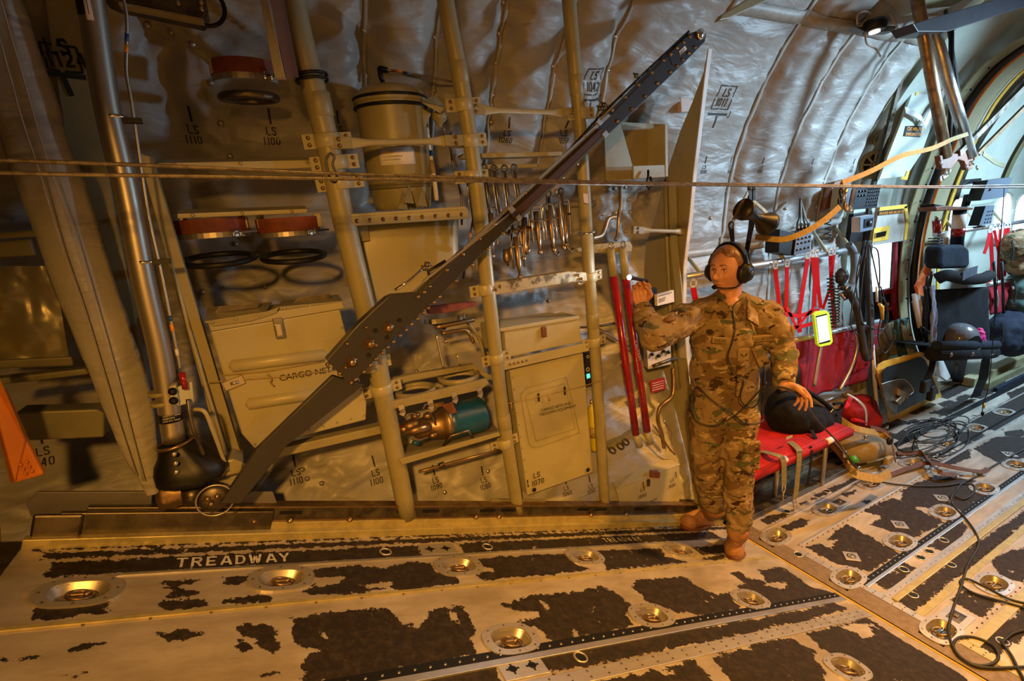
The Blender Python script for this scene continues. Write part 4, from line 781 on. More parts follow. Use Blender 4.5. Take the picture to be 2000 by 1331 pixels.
P2 = [(80, -40), (152, -40), (190, 200), (225, 420), (262, 600), (300, 900), (270, 940), (215, 640), (170, 480), (130, 300)]
panel(P2, 1.93, .05, 'tan', 'pillar_face', t, .004, False)
b = MB(); ex = V((1, 0, 0)); ey = V((-.12, 0, 1)).normalized(); fn = lambda v: V((v.x, 1.926, v.z)); p = Y(96, 103, 1.926); 
stencil(b, 'LS', p, ex, ey, .036, .2, fn); p = Y(96, 128, 1.926); stencil(b, '1124', p, ex, ey, .036, .2, fn)
for a_, c_ in (((76, 82), (100, 86)), ((110, 88), (148, 93)), ((76, 82), (84, 108)), ((88, 112), (94, 134)), ((94, 135), (118, 139)), ((127, 140), (162, 143)), ((148, 93), (154, 112)), ((155, 120), (162, 143)), ((90, 143), (168, 152)), ((124, 152), (141, 188))):
    w_ = .013 if a_ in ((90, 143), (124, 152)) else .006; b.beam(Y(*a_, 1.928), Y(*c_, 1.928), w_, .002, (0, 1, 0)) if 0 else b.strap([Y(*a_, 1.927), Y(*c_, 1.927)], w_, .001, (0, 0, 1) if abs(a_[1]-c_[1]) < abs(a_[0]-c_[0]) else (1, 0, 0))
b.build('boxed_stencil', 'ink', t)
tag(panel([(270, 300), (296, 306), (476, 905), (462, 940), (442, 930)], 1.82, .04, 'tan', 'frame_channel', None, .002), 'long slanted tan frame channel left of the CARGO NET locker', 'frame')
tag(MB().tube([Y(276, 300, 1.80), Y(368, 640, 1.80), Y(452, 925, 1.80)], .006, 8).build('channel_lip', 'tan_light'), 'thin raised lip running along the slanted frame channel', 'lip')
for pl, y, d, lb in (([(-40, 744), (168, 720), (174, 732), (-40, 758)], 1.86, .05, 'long olive ledge at far left beside the padded column'), ([(-30, 706), (140, 697), (144, 716), (-30, 722)], 1.88, .02, 'narrow olive riveted strip at far left above the ledge'),
 ([(30, 806), (190, 800), (204, 808), (203, 855), (60, 862), (20, 850)], 1.84, .08, 'low olive duct box at far left under the ledge'), ([(-30, 455), (80, 448), (82, 462), (-30, 470)], 1.9, .02, 'olive strip at far left level with the red brown straps'), ([(-30, 474), (60, 466), (70, 500), (-30, 505)], 1.9, .015, 'dented olive plate at far left above the bright dented skin')):
    tag(panel(pl, y, d, 'olive', 'olive_bracket', None, .006), lb, 'bracket')
b = MB(); b.grid(lambda u, v: Y(-60+u*(165+v*30), 520+v*180, 1.92-.03*float(fbm(u*3, v*3, 5, 3))), 30, 30); tag(b.build('dented_skin_panel', 'olive'), 'big dented olive skin panel at far left catching the amber light', 'panel')
MT['dented'] = mat('dented', (.25, .22, .10), (.2, .17, .08), 6, .28, .3, bump=.3, bsc=5); bpy.data.objects['dented_skin_panel'].data.materials[0] = MT['dented']
t = thing('orange_strut', 'orange painted strut with rivets entering at the far left edge', 'strut', Y(60, 940, 1.7))
hexa([Y(-40, 700, 1.6), Y(2, 745, 1.6), Y(52, 860, 1.66), Y(30, 945, 1.66)], [Y(-40, 700, 1.68), Y(-5, 745, 1.68), Y(45, 860, 1.70), Y(20, 945, 1.70)]).build('strut_body', 'orange', t, .004)
panel([(30, 945), (2, 790), (8, 760), (55, 868), (86, 928), (60, 936), (45, 940)], 1.665, .02, 'orange', 'strut_foot', t, .006, False)
for i in range(3):
    for j in range(2): MB().ell(Y(40+i*5+j*12, 908+i*9-j*5, 1.66), .0045, 8, 5).build('rivet', 'orange', t)
# ---- lamp box and housing at the top
t = thing('lamp_box', 'long white and brown lamp box hanging at top beside the left strut', 'lamp', Y(560, 150, 1.62))
hexa([Y(500, -40, 1.64), Y(515, -40, 1.60), Y(557, 150, 1.60), Y(537, 152, 1.64)], [Y(500, -40, 1.72), Y(515, -40, 1.72), Y(560, 156, 1.72), Y(540, 156, 1.72)]).build('lamp_face', 'white', t, .002)
hexa([Y(520, -40, 1.605), Y(548, -40, 1.66), Y(584, 151, 1.66), Y(559, 153, 1.605)], [Y(520, -40, 1.7), Y(548, -40, 1.75), Y(584, 151, 1.75), Y(561, 153, 1.7)]).build('lamp_side', 'brown_wood', t, .002)
t = thing('dark_housing', 'dark riveted lamp housing at the top edge left of the lamp box', 'housing', Y(300, 10, 1.75))
panel([(200, -30), (395, -40), (406, 20), (398, 42), (225, 4), (198, -8)], 1.74, .08, 'dark_metal', 'housing_body', t, .006, False); panel([(230, 2), (398, 36), (399, 44), (232, 10)], 1.72, .03, 'tan', 'housing_lip', t, .002, False)
MB().torus(Y(399, 12, 1.76), (0, 1, .0), .05, .006, 24, 8).build('housing_rim', 'black', t)
for x, y in ((348, 6), (393, 5), (394, 17)): b = MB(); bolt(b, Y(x, y, 1.735), NY, .005); b.build('bolt', 'satin_steel', t)
# ---- bottle rings with straps
def ring_holder(lb, rings, plate, y, m='tan', depth=.16, straps=(), rim='tan_light'):
    t = thing('bottle_holder', lb, 'holder', YL(*plate[0], y)); 
    if plate: panel(plate, y, .02, m, 'front_lip', t)
    for cx, cy, rr in rings:
        c = YL(cx, cy, y+.10); r = px(c, rr); MB().torus(c, (0, .05, 1), r, .008, 32, 8).build('holder_ring', rim, t)
        b = MB(); N = 28
        vs = [c+V((math.cos(a)*q[0], math.sin(a)*q[0], q[1])) for q in ((r*1.02, .018), (r*1.25, .018), (r*1.25, -.004), (r*1.02, -.004)) for a in np.linspace(0, 2*PI, N+1)[:-1]]
        b.add(vs, [(i*N+k, i*N+(k+1) % N, ((i+1) % 4)*N+(k+1) % N, ((i+1) % 4)*N+k) for i in range(4) for k in range(N)], True); b.build('holder_collar', m, t)
    return t
t = ring_holder('olive shelf with two round bottle rings over the blue pump', [(811, 766, 33), (896, 739, 33)], [(760, 786), (950, 740), (955, 748), (940, 762), (768, 800), (752, 794)], 1.80, 'tan')
panel([(750, 745), (800, 733), (925, 712), (958, 735), (955, 744), (925, 722), (800, 745), (752, 757)], 1.9, .03, 'tan', 'shelf_back', t)
for x, y in ((783, 800), (839, 788), (886, 775), (935, 764)):
    b = MB(); b.strap([YL(x, y-8, 1.79), YL(x+2, y, 1.78), YL(x+4, y+6, 1.79), YL(x+1, y+12, 1.785)], .022, .003, (1, 0, 0)); b.build('hanging_clip', 'satin_steel', t)
def shelf(lb, front, back, y, d, m='tan', name='ledge', hole=None):
    t = thing(name, lb, 'ledge', YL(*front[0], y)); panel(front, y, .012, m, 'ledge_lip', t)
    b = MB(); b.prism([YL(*front[0], y), YL(*front[1], y), YL(*back[1], y+d), YL(*back[0], y+d)], (0, 0, -.006)); b.build('ledge_top', m, t, .001)
    if hole: b = MB(); b.prism([YL(*h, y+d*.5)+V((0, 0, .012)) for h in hole], (0, 0, -.003)); b.build('ledge_slot', 'dark_metal', t)
    for f in (.12, .5, .88): p = YL(front[0][0]+(front[1][0]-front[0][0])*f, (front[0][1]+front[1][1])/2+4+(front[1][1]-front[0][1])*(f-.5), y-.002); b = MB(); bolt(b, p, NY, .004); b.build('bolt', 'tan_light', t)
    return t
shelf('upper tan ledge carrying small clips, behind the steel cables', [(300, 319), (640, 312), (640, 326), (560, 330), (300, 328)], [(310, 312), (630, 306)], 1.86, .1, 'tan_light')
shelf('narrow tan ledge just above the red brown straps', [(346, 418), (600, 408), (600, 416), (346, 427)], [(350, 410), (596, 402)], 1.88, .1, 'tan_light')
shelf('wide slotted tan ledge just above the CARGO NET locker lid, left piece', [(400, 628), (520, 609), (545, 600), (540, 612), (490, 628), (415, 638)], [(405, 600), (530, 590)], 1.78, .16, 'tan', hole=[(422, 617), (505, 606), (508, 597), (430, 606)])
shelf('wide slotted tan ledge beside the left strut, right piece', [(540, 600), (670, 588), (668, 598), (650, 606), (548, 616)], [(550, 588), (660, 575)], 1.80, .16, 'tan', hole=[(575, 597), (645, 588), (645, 580), (585, 588)])
for (cx, cy, w, st, lb, gp) in ((414, 436, 62, ((355, 425), (474, 425)), 'left red brown strap with black ring, left of its twin', 0), (562, 434, 56, ((508, 426), (620, 424)), 'right red brown strap with black ring, next to the left strut', 0), (476, 132, 58, ((415, 118), (537, 128)), 'upper red brown strap with buckle left of the hanging lamp box', 1)):
    t = thing('bottle_strap', lb, 'strap', YL(cx, cy, 1.95), 'red brown bottle straps'); c = YL(cx, cy, 1.98); r = px(c, w)
    arc = [c+V((math.cos(a)*r, -abs(math.sin(a))*r*.9, -.01*math.sin(a))) for a in np.linspace(PI, 2*PI, 20)]
    arc = [V((p.x, c.y-abs(math.sin(a))*r*.75, c.z-.01)) for p, a in zip(arc, np.linspace(0, PI, 20))]
    MB().strap(arc, px(c, 26), .004, (0, 0, 1)).build('strap_web', 'rust_cloth', t)
    MB().strap([p+V((0, 0.004, -.030)) for p in arc], px(c, 11), .003, (0, 0, 1)).build('strap_band', 'satin_steel', t)
    k = 13; q = arc[k]+V((0, -.012, -.030)); b = MB(); b.beam(q, q+V((.07, 0.02, .004)), .008, .006); b.cyl(q+V((0, 0, -.012)), q+V((0, 0, .012)), .005, 8); b.cyl(q+V((.02, .004, -.012)), q+V((.02, .004, .012)), .005, 8); b.build('latch', 'chrome', t)
    if gp == 0: MB().torus(c+V((0, -.02, -.12)), (0, -.15, 1), r*1.0, .010, 36, 8).build('support_ring', 'black', t)
    else: MB().torus(c+V((0, 0, -.09)), (0, -.1, 1), r*.85, .012, 36, 8).build('support_ring', 'dark_metal', t)
    for x, y in st: MB().frame(YL(x, y, 1.95), (1, 0, 0), (0, 1, 0), (0, 0, 1), (-.012, 0, -.035), (.012, .02, .012)).build('strap_lug', 'tan_light', t, .002)
# ---- cargo net locker
t = thing('cargo_net_locker', 'big slanted tan locker stencilled CARGO NET behind the lower end of the black beam', 'locker', YL(497, 877, 1.80))
fr = [(410, 648), (664, 604), (680, 668), (716, 786), (715, 821), (497, 877), (472, 849), (450, 780)]
panel(fr, 1.80, .20, 'tan_light', 'locker_body', t, .006)
panel([(405, 628), (668, 590), (672, 603), (412, 648)], 1.79, .21, 'tan_light', 'locker_lid', t, .003)
for (x0, y0), (x1, y1) in (((446, 716), (640, 692)), ((478, 790), (655, 764))):
    b = MB(); A_ = YL(x0, y0, 1.805); B_ = YL(x1, y1, 1.805); b.tube([A_, A_+(B_-A_)*.04, B_-(B_-A_)*.04, B_], [.004, .022, .022, .004], 14); b.v = [(v[0], 1.0*(v[1]-(A_.y))*.35+A_.y if 0 else v[1], v[2]) for v in b.v]; b.build('pressed_rib', 'tan_light', t)
b = MB(); b.frame(YL(545, 641, 1.79), (1, 0, 0), (0, 1, 0), (0, 0, 1), (-.015, -.006, -.035), (.015, .006, .035)); b.build('latch_plate', 'chrome', t, .002); MB().frame(YL(545, 646, 1.78), (1, 0, 0), (0, 1, 0), (0, 0, 1), (-.009, -.006, -.018), (.009, .006, .02)).build('latch_lever', 'satin_steel', t, .002)
ex = (YL(598, 731, 1.8)-YL(546, 740, 1.8)).normalized(); b = MB(); label_text('CARGO NET', YL(546, 745, 1.796), ex, (0, 0, 1), .030, 'ink', t, 'stencil_lettering')
for i in range(9):
    for a_, c_ in (((498, 868), (712, 812)), ((668, 640), (712, 780))): b = MB(); bolt(b, YL(a_[0]+(c_[0]-a_[0])*i/8, a_[1]+(c_[1]-a_[1])*i/8, 1.798), NY, .0028); b.build('rivet', 'tan', t)
t = thing('lashing_cord', 'thin pale cord tied round the CARGO NET locker', 'cord', YL(440, 745, 1.79))
for q in (((405, 748), (440, 745), (520, 739), (560, 736), (700, 716)), ((430, 734), (520, 726), (634, 706))): MB().tube([YL(x, y, 1.792) for x, y in q], .0022, 6).build('cord_run', 'tan_web', t)
MB().tube([YL(522, 732, 1.785), YL(530, 742, 1.785), YL(527, 748, 1.785), YL(535, 755, 1.785)], .003, 6).build('cord_knot', 'tan_web', t)
b = MB(); b.frame(YL(457, 748, 1.79), (.97, 0, .22), (0, 1, 0), (-.22, 0, .97), (-.03, -.006, -.014), (.03, .006, .014)); b.cyl(YL(450, 750, 1.78), YL(466, 747, 1.78), .005, 8); tag(b.build('hasp', 'satin_steel'), 'small metal hasp on the left edge of the CARGO NET locker', 'hasp')
tag(panel([(497, 888), (755, 830), (757, 845), (500, 905)], 1.83, .05, 'tan', 'locker_rail', None, .003), 'tan rail running under the CARGO NET locker', 'rail')
t = thing('floor_bracket', 'curved tan bracket at the foot of the slanted frame channel', 'bracket', Y(400, 930, 1.75)); panel([(308, 935), (370, 925), (455, 897), (475, 905), (470, 925), (400, 942), (312, 952)], 1.74, .12, 'tan', 'bracket_body', t, .006, False)
panel([(400, 965), (420, 930), (470, 905), (486, 915), (440, 985), (405, 985)], 1.80, .02, 'tan', 'bracket_web', t, .002, False)
# ---- LS 1070 locker
t = thing('tall_locker', 'tall tan locker stencilled CARGO NETS AND TIEDOWN EQUIPMENT, LS 1070', 'locker', YL(1030, 968, 1.84))
panel([(996, 724), (1139, 690), (1159, 923), (1030, 969)], 1.84, .12, 'tan_light', 'locker_body', t, .004)
panel([(985, 646), (1131, 623), (1137, 668), (989, 699)], 1.84, .26, 'tan_light', 'upper_locker', t, .004)
hexa([YL(976, 642, 1.83), YL(1131, 617, 1.83), YL(1132, 624, 1.83), YL(978, 649, 1.83)], [YL(975, 626, 2.0), YL(1100, 610, 2.0), YL(1101, 616, 2.0), YL(976, 632, 2.0)]).build('locker_lid', 'tan_light', t, .003)
MB().frame(YL(1062, 648, 1.835), (1, 0, 0), (0, 1, 0), (0, 0, 1), (-.012, -.008, -.026), (.012, .006, .022)).build('latch', 'brown_wood', t, .003)
ex = (YL(1112, 783, 1.8)-YL(1056, 797, 1.8)).normalized()
label_text('CARGO NETS AND', YL(1057, 805, 1.836), ex, (0, 0, 1), .020, 'ink', t, 'stencil_lettering'); label_text('TIEDOWN EQUIPMENT', YL(1054, 814, 1.836), ex, (0, 0, 1), .020, 'ink', t, 'stencil_lettering')
b = MB(); ly = 1.836; fn = None; e2 = (YL(1058, 927, ly)-YL(1040, 933, ly)).normalized(); stencil(b, 'LS', YL(1043, 935, ly), e2, (0, 0, 1), .026, .16); stencil(b, '1070', YL(1039, 951, ly), e2, (0, 0, 1), .026, .16); b.strap([YL(1030, 938, ly), YL(1032, 952, ly)], .006, .001, (1, 0, 0)); b.build('stencil_lettering', 'ink', t)
for x, y in ((1043, 957), (1148, 918)): MB().lathe(YL(x, y, 1.838), NY, [(.011, 0), (.011, .004), (.006, .005)], 16).build('quarter_turn_fastener', 'black', t)
pl = [(1020, 765), (1035, 752), (1110, 735), (1110, 735)]; q = [(1018, 770), (1028, 758), (1106, 737), (1130, 836), (1132, 846), (1048, 875), (1040, 873), (1033, 866)]
MB().tube([YL(*c, 1.838) for c in q+[q[0]]], .0018, 6).build('pressed_outline', 'tan', t); q = [(1027, 775), (1034, 768), (1103, 750), (1124, 838), (1047, 862)]; MB().tube([YL(*c, 1.838) for c in q+[q[0]]], .0014, 6).build('pressed_outline', 'tan', t)
for x0, y0 in ((1052, 777), (1103, 764)): MB().frame(YL(x0, y0, 1.836), (1, 0, 0), (0, 1, 0), (0, 0, 1), (-.004, -.003, -.02), (.004, .003, .02)).build('slot', 'ink', t)
for i in range(10): b = MB(); bolt(b, YL(1001+i*3.2, 738+i*23, 1.838), NY, .0028); b.build('rivet', 'tan', t)
t = thing('strap_beam', 'riveted tan beam across the middle of the tall LS 1070 locker', 'beam', YL(985, 715, 1.82)); panel([(983, 707), (1149, 670), (1150, 686), (985, 724)], 1.82, .02, 'tan_light', 'beam_web', t, .002)
for i in range(5): b = MB(); bolt(b, YL(996+i*8, 712-i*1.8, 1.818), NY, .0035); b.build('rivet', 'bronze', t)
t = thing('lashing_cord', 'thin pale cord tied across the face of the tall LS 1070 locker', 'cord', YL(1000, 788, 1.8)); MB().tube([YL(x, y, 1.83-(.03 if x in (978, 1172) else 0)) for x, y in ((978, 792), (997, 788), (1030, 780), (1070, 771), (1120, 760), (1172, 745))], .002, 6).build('cord_run', 'tan_web', t)
MB().tube([YL(1070, 772, 1.825), YL(1073, 783, 1.825)], .004, 6).build('cord_end', 'tan_web', t); MB().tube([YL(998, 786, 1.825), YL(1000, 800, 1.825)], .003, 6).build('cord_end', 'tan_web', t)
# ---- LS 1040 box
t = thing('low_box', 'low tan box with LS 1040 and LS 1030 stencils at the ramp corner', 'box', Y(1210, 990, 1.895))
F4 = [Y(1203, 958, 1.895), Y(1327, 909, 1.895), Y(1327, 985, 1.895), Y(1212, 988, 1.895)]; B4 = [Y(1192, 931, 2.04), Y(1279, 885, 2.04), Y(1285, 970, 2.04), Y(1205, 975, 2.04)]
hexa(F4, B4).build('box_body', 'tan_light', t, .003); U_ = V((0, 0, .006)); hexa([F4[0]+U_+V((-.005, -.005, 0)), F4[1]+U_+V((.005, -.005, 0)), B4[1]+U_, B4[0]+U_], [F4[0], F4[1], B4[1], B4[0]]).build('box_lid', 'tan_light', t, .002)
b = MB(); hexa([Y(1270, 921, 1.89), Y(1290, 924, 1.89), Y(1288, 935, 1.89), Y(1268, 933, 1.89)][::1], [Y(1268, 918, 1.915), Y(1286, 918, 1.915), Y(1290, 930, 1.905), Y(1270, 930, 1.905)], b); b.build('lid_tab', 'brown_wood', t, .001); MB().frame(Y(1266, 943, 1.89), (1, 0, 0), (0, 1, 0), (0, 0, 1), (-.009, -.008, -.022), (.009, .004, .02)).build('latch', 'dark_metal', t, .003)
ex = (F4[1]-F4[0]).normalized(); ly = 1.891
b = MB(); stencil(b, 'LS', Y(1252, 962, ly), ex, (0, 0, 1), .022, .16); stencil(b, '1040', Y(1247, 976, ly), ex, (0, 0, 1), .022, .16); stencil(b, 'LS', Y(1310, 943, ly), ex, (0, 0, 1), .020, .16); stencil(b, '1030', Y(1306, 955, ly), ex, (0, 0, 1), .020, .16)
b.strap([Y(1256, 942, ly), Y(1257, 953, ly)], .005, .001, (1, 0, 0)); b.strap([Y(1320, 922, ly), Y(1321, 934, ly)], .005, .001, (1, 0, 0)); b.build('stencil_lettering', 'ink', t); label_text('IN TENSION CHAINS', Y(1252, 989, ly), ex, (0, 0, 1), .013, 'ink', t, 'stencil_lettering')
# ---- pump tray
t = thing('pump_tray', 'olive tray with bent lip carrying the blue pump', 'tray', YL(780, 905, 1.80))
panel([(780, 898), (975, 845), (978, 852), (785, 909)], 1.78, .01, 'tan', 'tray_lip', t); b = MB(); b.prism([YL(780, 898, 1.78), YL(975, 845, 1.78), YL(962, 826, 2.02), YL(778, 872, 2.02)], (0, 0, -.006)); b.build('tray_pan', 'tan', t, .002)
t = thing('hydraulic_pump', 'hydraulic pump with blue motor can and brown cast housing', 'pump', YL(870, 850, 1.9))
A = Y(871, 826, 1.90); B = Y(944, 808, 1.90); ax = (B-A).normalized(); r = px(A, 35); L = (B-A).length
MB().lathe(A, ax, [(r*.9, 0), (r, .006), (r, L*.2), (r*.985, L*.22), (r*.985, L*.9), (r*.94, L*.98), (r*.6, L*1.03), (.001, L*1.04)], 36).build('motor_can', 'blue_paint', t)
MB().lathe(A, -ax, [(r*1.02, -.01), (r*1.02, .012), (r*.8, .02), (r*.74, .05), (r*.6, .07), (r*.55, .12), (r*.42, .14), (.001, .15)], 28).build('pump_housing', 'bronze', t)
for q, rr in (((803, 831), .035), ((826, 838), .03), ((812, 812), .02), ((790, 838), .022), ((836, 812), .022), ((846, 850), .02)): MB().ell(Y(*q, 1.85), (rr, rr*.8, rr*.7), 12, 8).build('casting_boss', 'bronze', t)
b = MB(); b.tube([Y(792, 845, 1.83), Y(812, 840, 1.82), Y(838, 834, 1.83)], [.01, .017, .02], 12); b.build('valve_body', 'bronze', t); MB().tube([Y(766, 832, 1.86), Y(784, 833, 1.86)], .007, 10).build('port', 'red_paint', t)
for q in (((790, 818), (800, 808), (815, 812)), ((838, 806), (845, 815), (850, 830)), ((800, 855), (815, 860), (835, 855)), ((826, 800), (832, 790), (842, 795))): MB().tube(curve([Y(x, y, 1.82) for x, y in q], 5), .004, 8).build('pump_line', 'dark_metal', t)
MB().tube([Y(806, 865, 1.84), Y(818, 866, 1.84)], .009, 10).build('blue_plug', 'blue_paint', t); panel([(862, 792), (884, 786), (893, 806), (882, 810)], 1.80, .004, 'brown_wood', 'motor_plate', t, 0, False)
panel([(848, 789), (867, 786), (869, 793), (850, 797)], 1.81, .01, 'bronze', 'name_tag', t, 0, False); b = MB(); b.tube([Y(866, 872, 1.84), Y(880, 852, 1.82), Y(914, 842, 1.82), Y(925, 858, 1.84)], .007, 8); b.build('mount_foot', 'dark_metal', t)
t = thing('tray_underpipe', 'dark rod with clamp running under the pump tray', 'pipe', Y(820, 920, 1.85)); MB().tube([Y(818, 922, 1.85), Y(840, 916, 1.85), Y(900, 900, 1.85), Y(975, 880, 1.86)], .007, 10).build('rod', 'bronze', t); MB().lathe(Y(862, 909, 1.85)-V((.0, 0, 0)), V((1, 0, .1)), [(.012, -.012), (.012, .012)], 12).build('rod_clamp', 'dark_metal', t)
t = thing('pipe_cluster', 'cluster of small copper pipes and a steel clamp behind the black beam', 'pipes', Y(880, 640, 1.95))
for q, rr, m in (([(850, 640, 1.95), (900, 630, 1.94), (925, 625, 1.95)], .010, 'bronze'), ([(862, 652, 1.93), (905, 645, 1.93), (918, 655, 1.93), (925, 670, 1.93)], .008, 'bronze'), ([(852, 655, 1.9), (860, 690, 1.9), (866, 718, 1.9)], .006, 'satin_steel'), ([(892, 694, 1.88), (898, 712, 1.88)], .005, 'satin_steel'), ([(905, 620, 2.), (935, 660, 2.), (945, 700, 2.)], .008, 'tan'), ([(840, 628, 1.97), (870, 640, 1.97)], .012, 'dark_metal')): MB().tube(curve([Y(*c) for c in q], 4), rr, 10).build('pipe', m, t)
b = MB(); c = Y(868, 622, 1.95); b.strap([c+V((math.cos(a)*.09, -abs(math.sin(a))*.05, 0)) for a in np.linspace(PI, 2*PI, 14)], .02, .003, (0, 0, 1)); b.build('steel_clamp', 'chrome', t); panel([(835, 600), (905, 592), (932, 590), (934, 598), (870, 612), (838, 614)], 1.93, .03, 'rust_cloth', 'red_strap', t, .002, False)
# ---- tie-down binders on their rack
t = thing('binder_rack', 'tan rack rails holding the hanging tie-down binders', 'rack', Y(900, 300, 1.9)); 
panel([(905, 300), (1098, 296), (1098, 304), (905, 309)], 1.88, .06, 'tan_light', 'rack_rail', t, .002, False); panel([(925, 322), (1050, 320), (1050, 327), (925, 330)], 1.9, .03, 'tan_light', 'rack_rail', t, .002, False); MB().tube([Y(996, 450, 1.84), Y(1050, 448, 1.84), Y(1110, 442, 1.84)], .006, 8).build('rack_bar', 'bronze', t)
def binder(kind):
    t = thing('tie_down_binder', '', 'tie-down binder')
    if kind == 0:
        MB().tube([(0, 0, 0), (0, 0, -.10), (.005, 0, -.2)], [.006, .010, .007], 8).build('binder_barrel', 'dark_metal', t); MB().tube([(0, 0, -.2), (.004, -.01, -.235), (.02, -.012, -.25), (.03, -.01, -.235)], .006, 8).build('binder_hook', 'dark_metal', t)
        MB().tube([(-.018, -.01, .0), (-.02, -.012, -.14)], .004, 8).build('binder_lever', 'satin_steel', t); MB().torus((0, 0, .012), (0, 1, 0), .013, .004, 14, 6).build('binder_eye', 'dark_metal', t)
    else:
        b = MB(); b.tube([(-.026, 0, -.14), (-.026, 0, 0), (-.018, 0, .012), (.018, 0, .012), (.026, 0, 0), (.026, 0, -.14)], .0048, 8); b.build('binder_frame', 'chrome', t)
        MB().tube([(0, 0, -.01), (0, 0, -.12), (0, 0, -.17)], [.012, .012, .005], 10).build('binder_screw', 'bronze', t); MB().cyl((-.03, 0, -.05), (.03, 0, -.05), .006, 8).build('binder_pin', 'dark_metal', t); MB().ell((0, 0, -.18), .011).build('binder_ball', 'bronze', t)
    return t
PB = [binder(0), binder(1)]; first = [True, True]
BL = ['leftmost in the upper row', 'second in the upper row', 'third in the upper row', 'fourth in the upper row', 'fifth in the upper row', 'sixth in the upper row, under the black beam', 'rightmost in the upper row']
bi = [(0, 918, 330), (0, 946, 334), (0, 966, 336), (0, 986, 336), (0, 1005, 334), (0, 1072, 385), (0, 1096, 380)]
bj = [(1, 958, 412), (1, 1006, 458), (1, 1024, 420), (1, 1046, 408), (1, 1070, 405), (1, 1090, 402), (1, 1102, 396)]
BM = ['in the open triangle left of the black beam', 'low down, nearest the beam on its right', 'second right of the black beam', 'third right of the black beam', 'fourth right of the black beam', 'fifth right of the black beam', 'rightmost, beside the right strut']
for lst, nm, pre in ((bi, BL, 'dark hook-ended tie-down binder, '), (bj, BM, 'chrome framed tie-down binder ')):
    for (k, x, y), s in zip(lst, nm):
        p = Y(x, y, 1.86-.02*(x % 3)); m = Matrix.Translation(p) @ Matrix.Rotation((x % 5-2)*.05, 4, 'Y')
        if first[k]: o = PB[k]; o.matrix_basis = m; first[k] = False
        else: o = copy_tree(PB[k], m @ PB[k].matrix_basis.inverted())
        tag(o, pre+s, 'tie-down binder', 'tie-down binders hanging behind the black beam')
for x, y, k in ((1029, 488, 1), (990, 505, 0)):
    b = MB(); p = Y(x, y, 1.86); b.tube([p+V((0, 0, .04)), p, p-V((0, 0, .02))], [.014, .017, .01], 14); tag(b.build('brass_fitting', 'bronze'), 'brass valve hanging lowest in the binder rack' if k else 'small brass end hanging at the left under the binder rack', 'fitting')
for lb, q, sg in (('thin pipe with yellow and blue tape hanging under the binders, left one', [(932, 360, 1.98), (925, 420, 1.98), (915, 480, 1.98), (905, 545, 1.98)], [(.6, .02, 'orange_tape')]), ('thin pipe with yellow and blue tape right of the black beam', [(1000, 440, 1.96), (998, 480, 1.96), (992, 520, 1.96)], [(.75, .02, 'orange_tape'), (.9, .015, 'blue_tape')]), ('dark thin line hanging left of the tank rack', [(880, 260, 1.98), (884, 320, 1.98), (900, 380, 1.98), (902, 440, 1.98)], [])): taped_pipe(lb, q, 2.2, sg, 'dark_metal')
# ---- right part: open box, small lamp, pipes, red poles, controllers
OBX = 1
t = thing('open_box', 'tan open-topped box with a black clip hanging on its front, right of the black beam', 'box', Y(1240, 330, 1.93))
panel([(1212, 238), (1300, 243), (1303, 342), (1238, 348), (1236, 325), (1235, 312)], 2.02, .08, 'tan', 'box_back', t, .002, False)
panel([(1180, 260), (1212, 238), (1236, 325), (1238, 352), (1185, 354)], 1.98, .01, 'tan', 'box_side', t, .001, False); panel([(1237, 324), (1298, 322), (1299, 346), (1238, 350)], 1.90, .012, 'tan_light', 'box_front', t, .002, False)
MB().tube([Y(1266, 333, 1.88), Y(1266, 345, 1.87), Y(1262, 360, 1.87), Y(1268, 370, 1.87), Y(1273, 360, 1.87), Y(1270, 345, 1.87)], .006, 8).build('clip', 'black', t); panel([(1299, 243), (1304, 243), (1305, 345), (1300, 345)], 1.9, .14, 'tan_light', 'box_edge', t, .001, False)
t = thing('small_lamp', 'small cream box lamp on the lining beside the big frame', 'lamp', Y(1338, 205, 2.05)); panel([(1329, 190), (1350, 191), (1350, 218), (1331, 219)], 2.03, .03, 'pinkish', 'lamp_box', t, .004, False); panel([(1349, 196), (1355, 196), (1355, 210), (1349, 210)], 2.035, .02, 'white', 'lamp_lens', t, .002, False); MB().tube([Y(1332, 197, 2.06), Y(1318, 195, 2.07), Y(1317, 212, 2.08), Y(1330, 214, 2.07)], .004, 8).build('lamp_bail', 'chrome', t)
POL = [([(1192, 484), (1198, 540)], [(1198, 540), (1242, 849)], [(1242, 849), (1249, 872)], 'left one of the two tall red painted poles'), ([(1215, 482), (1222, 545)], [(1222, 545), (1264, 843)], [(1264, 843), (1270, 866)], 'right one of the two tall red painted poles, with white lettering')]
for a_, b_, c_, lb in POL:
    t = thing('red_pole', lb, 'pole', Y(*c_[1], 1.96), 'red painted poles beside the airman'); r = px(Y(*b_[0], 1.95), 7.6)
    MB().cyl(Y(*b_[0], 1.97), Y(*b_[1], 1.92), r, 22).build('pole_tube', 'red_paint', t); MB().cyl(Y(*a_[0], 1.98), Y(*a_[1], 1.97), r*1.03, 22).build('pole_sleeve', 'tan_light', t)
    MB().cyl(Y(*c_[0], 1.92), Y(*c_[1], 1.915), r*1.0, 22).build('pole_foot', 'tan_light', t); b = MB(); bolt(b, Y(c_[1][0]-6, c_[1][1]-4, 1.89), NY, .004); b.build('foot_bolt', 'chrome', t)
    b = MB(); b.torus(Y(a_[0][0]+2, a_[0][1]-4, 1.95), (1, 0, 0), .016, .004, 14, 6); b.build('pole_shackle', 'chrome', t)
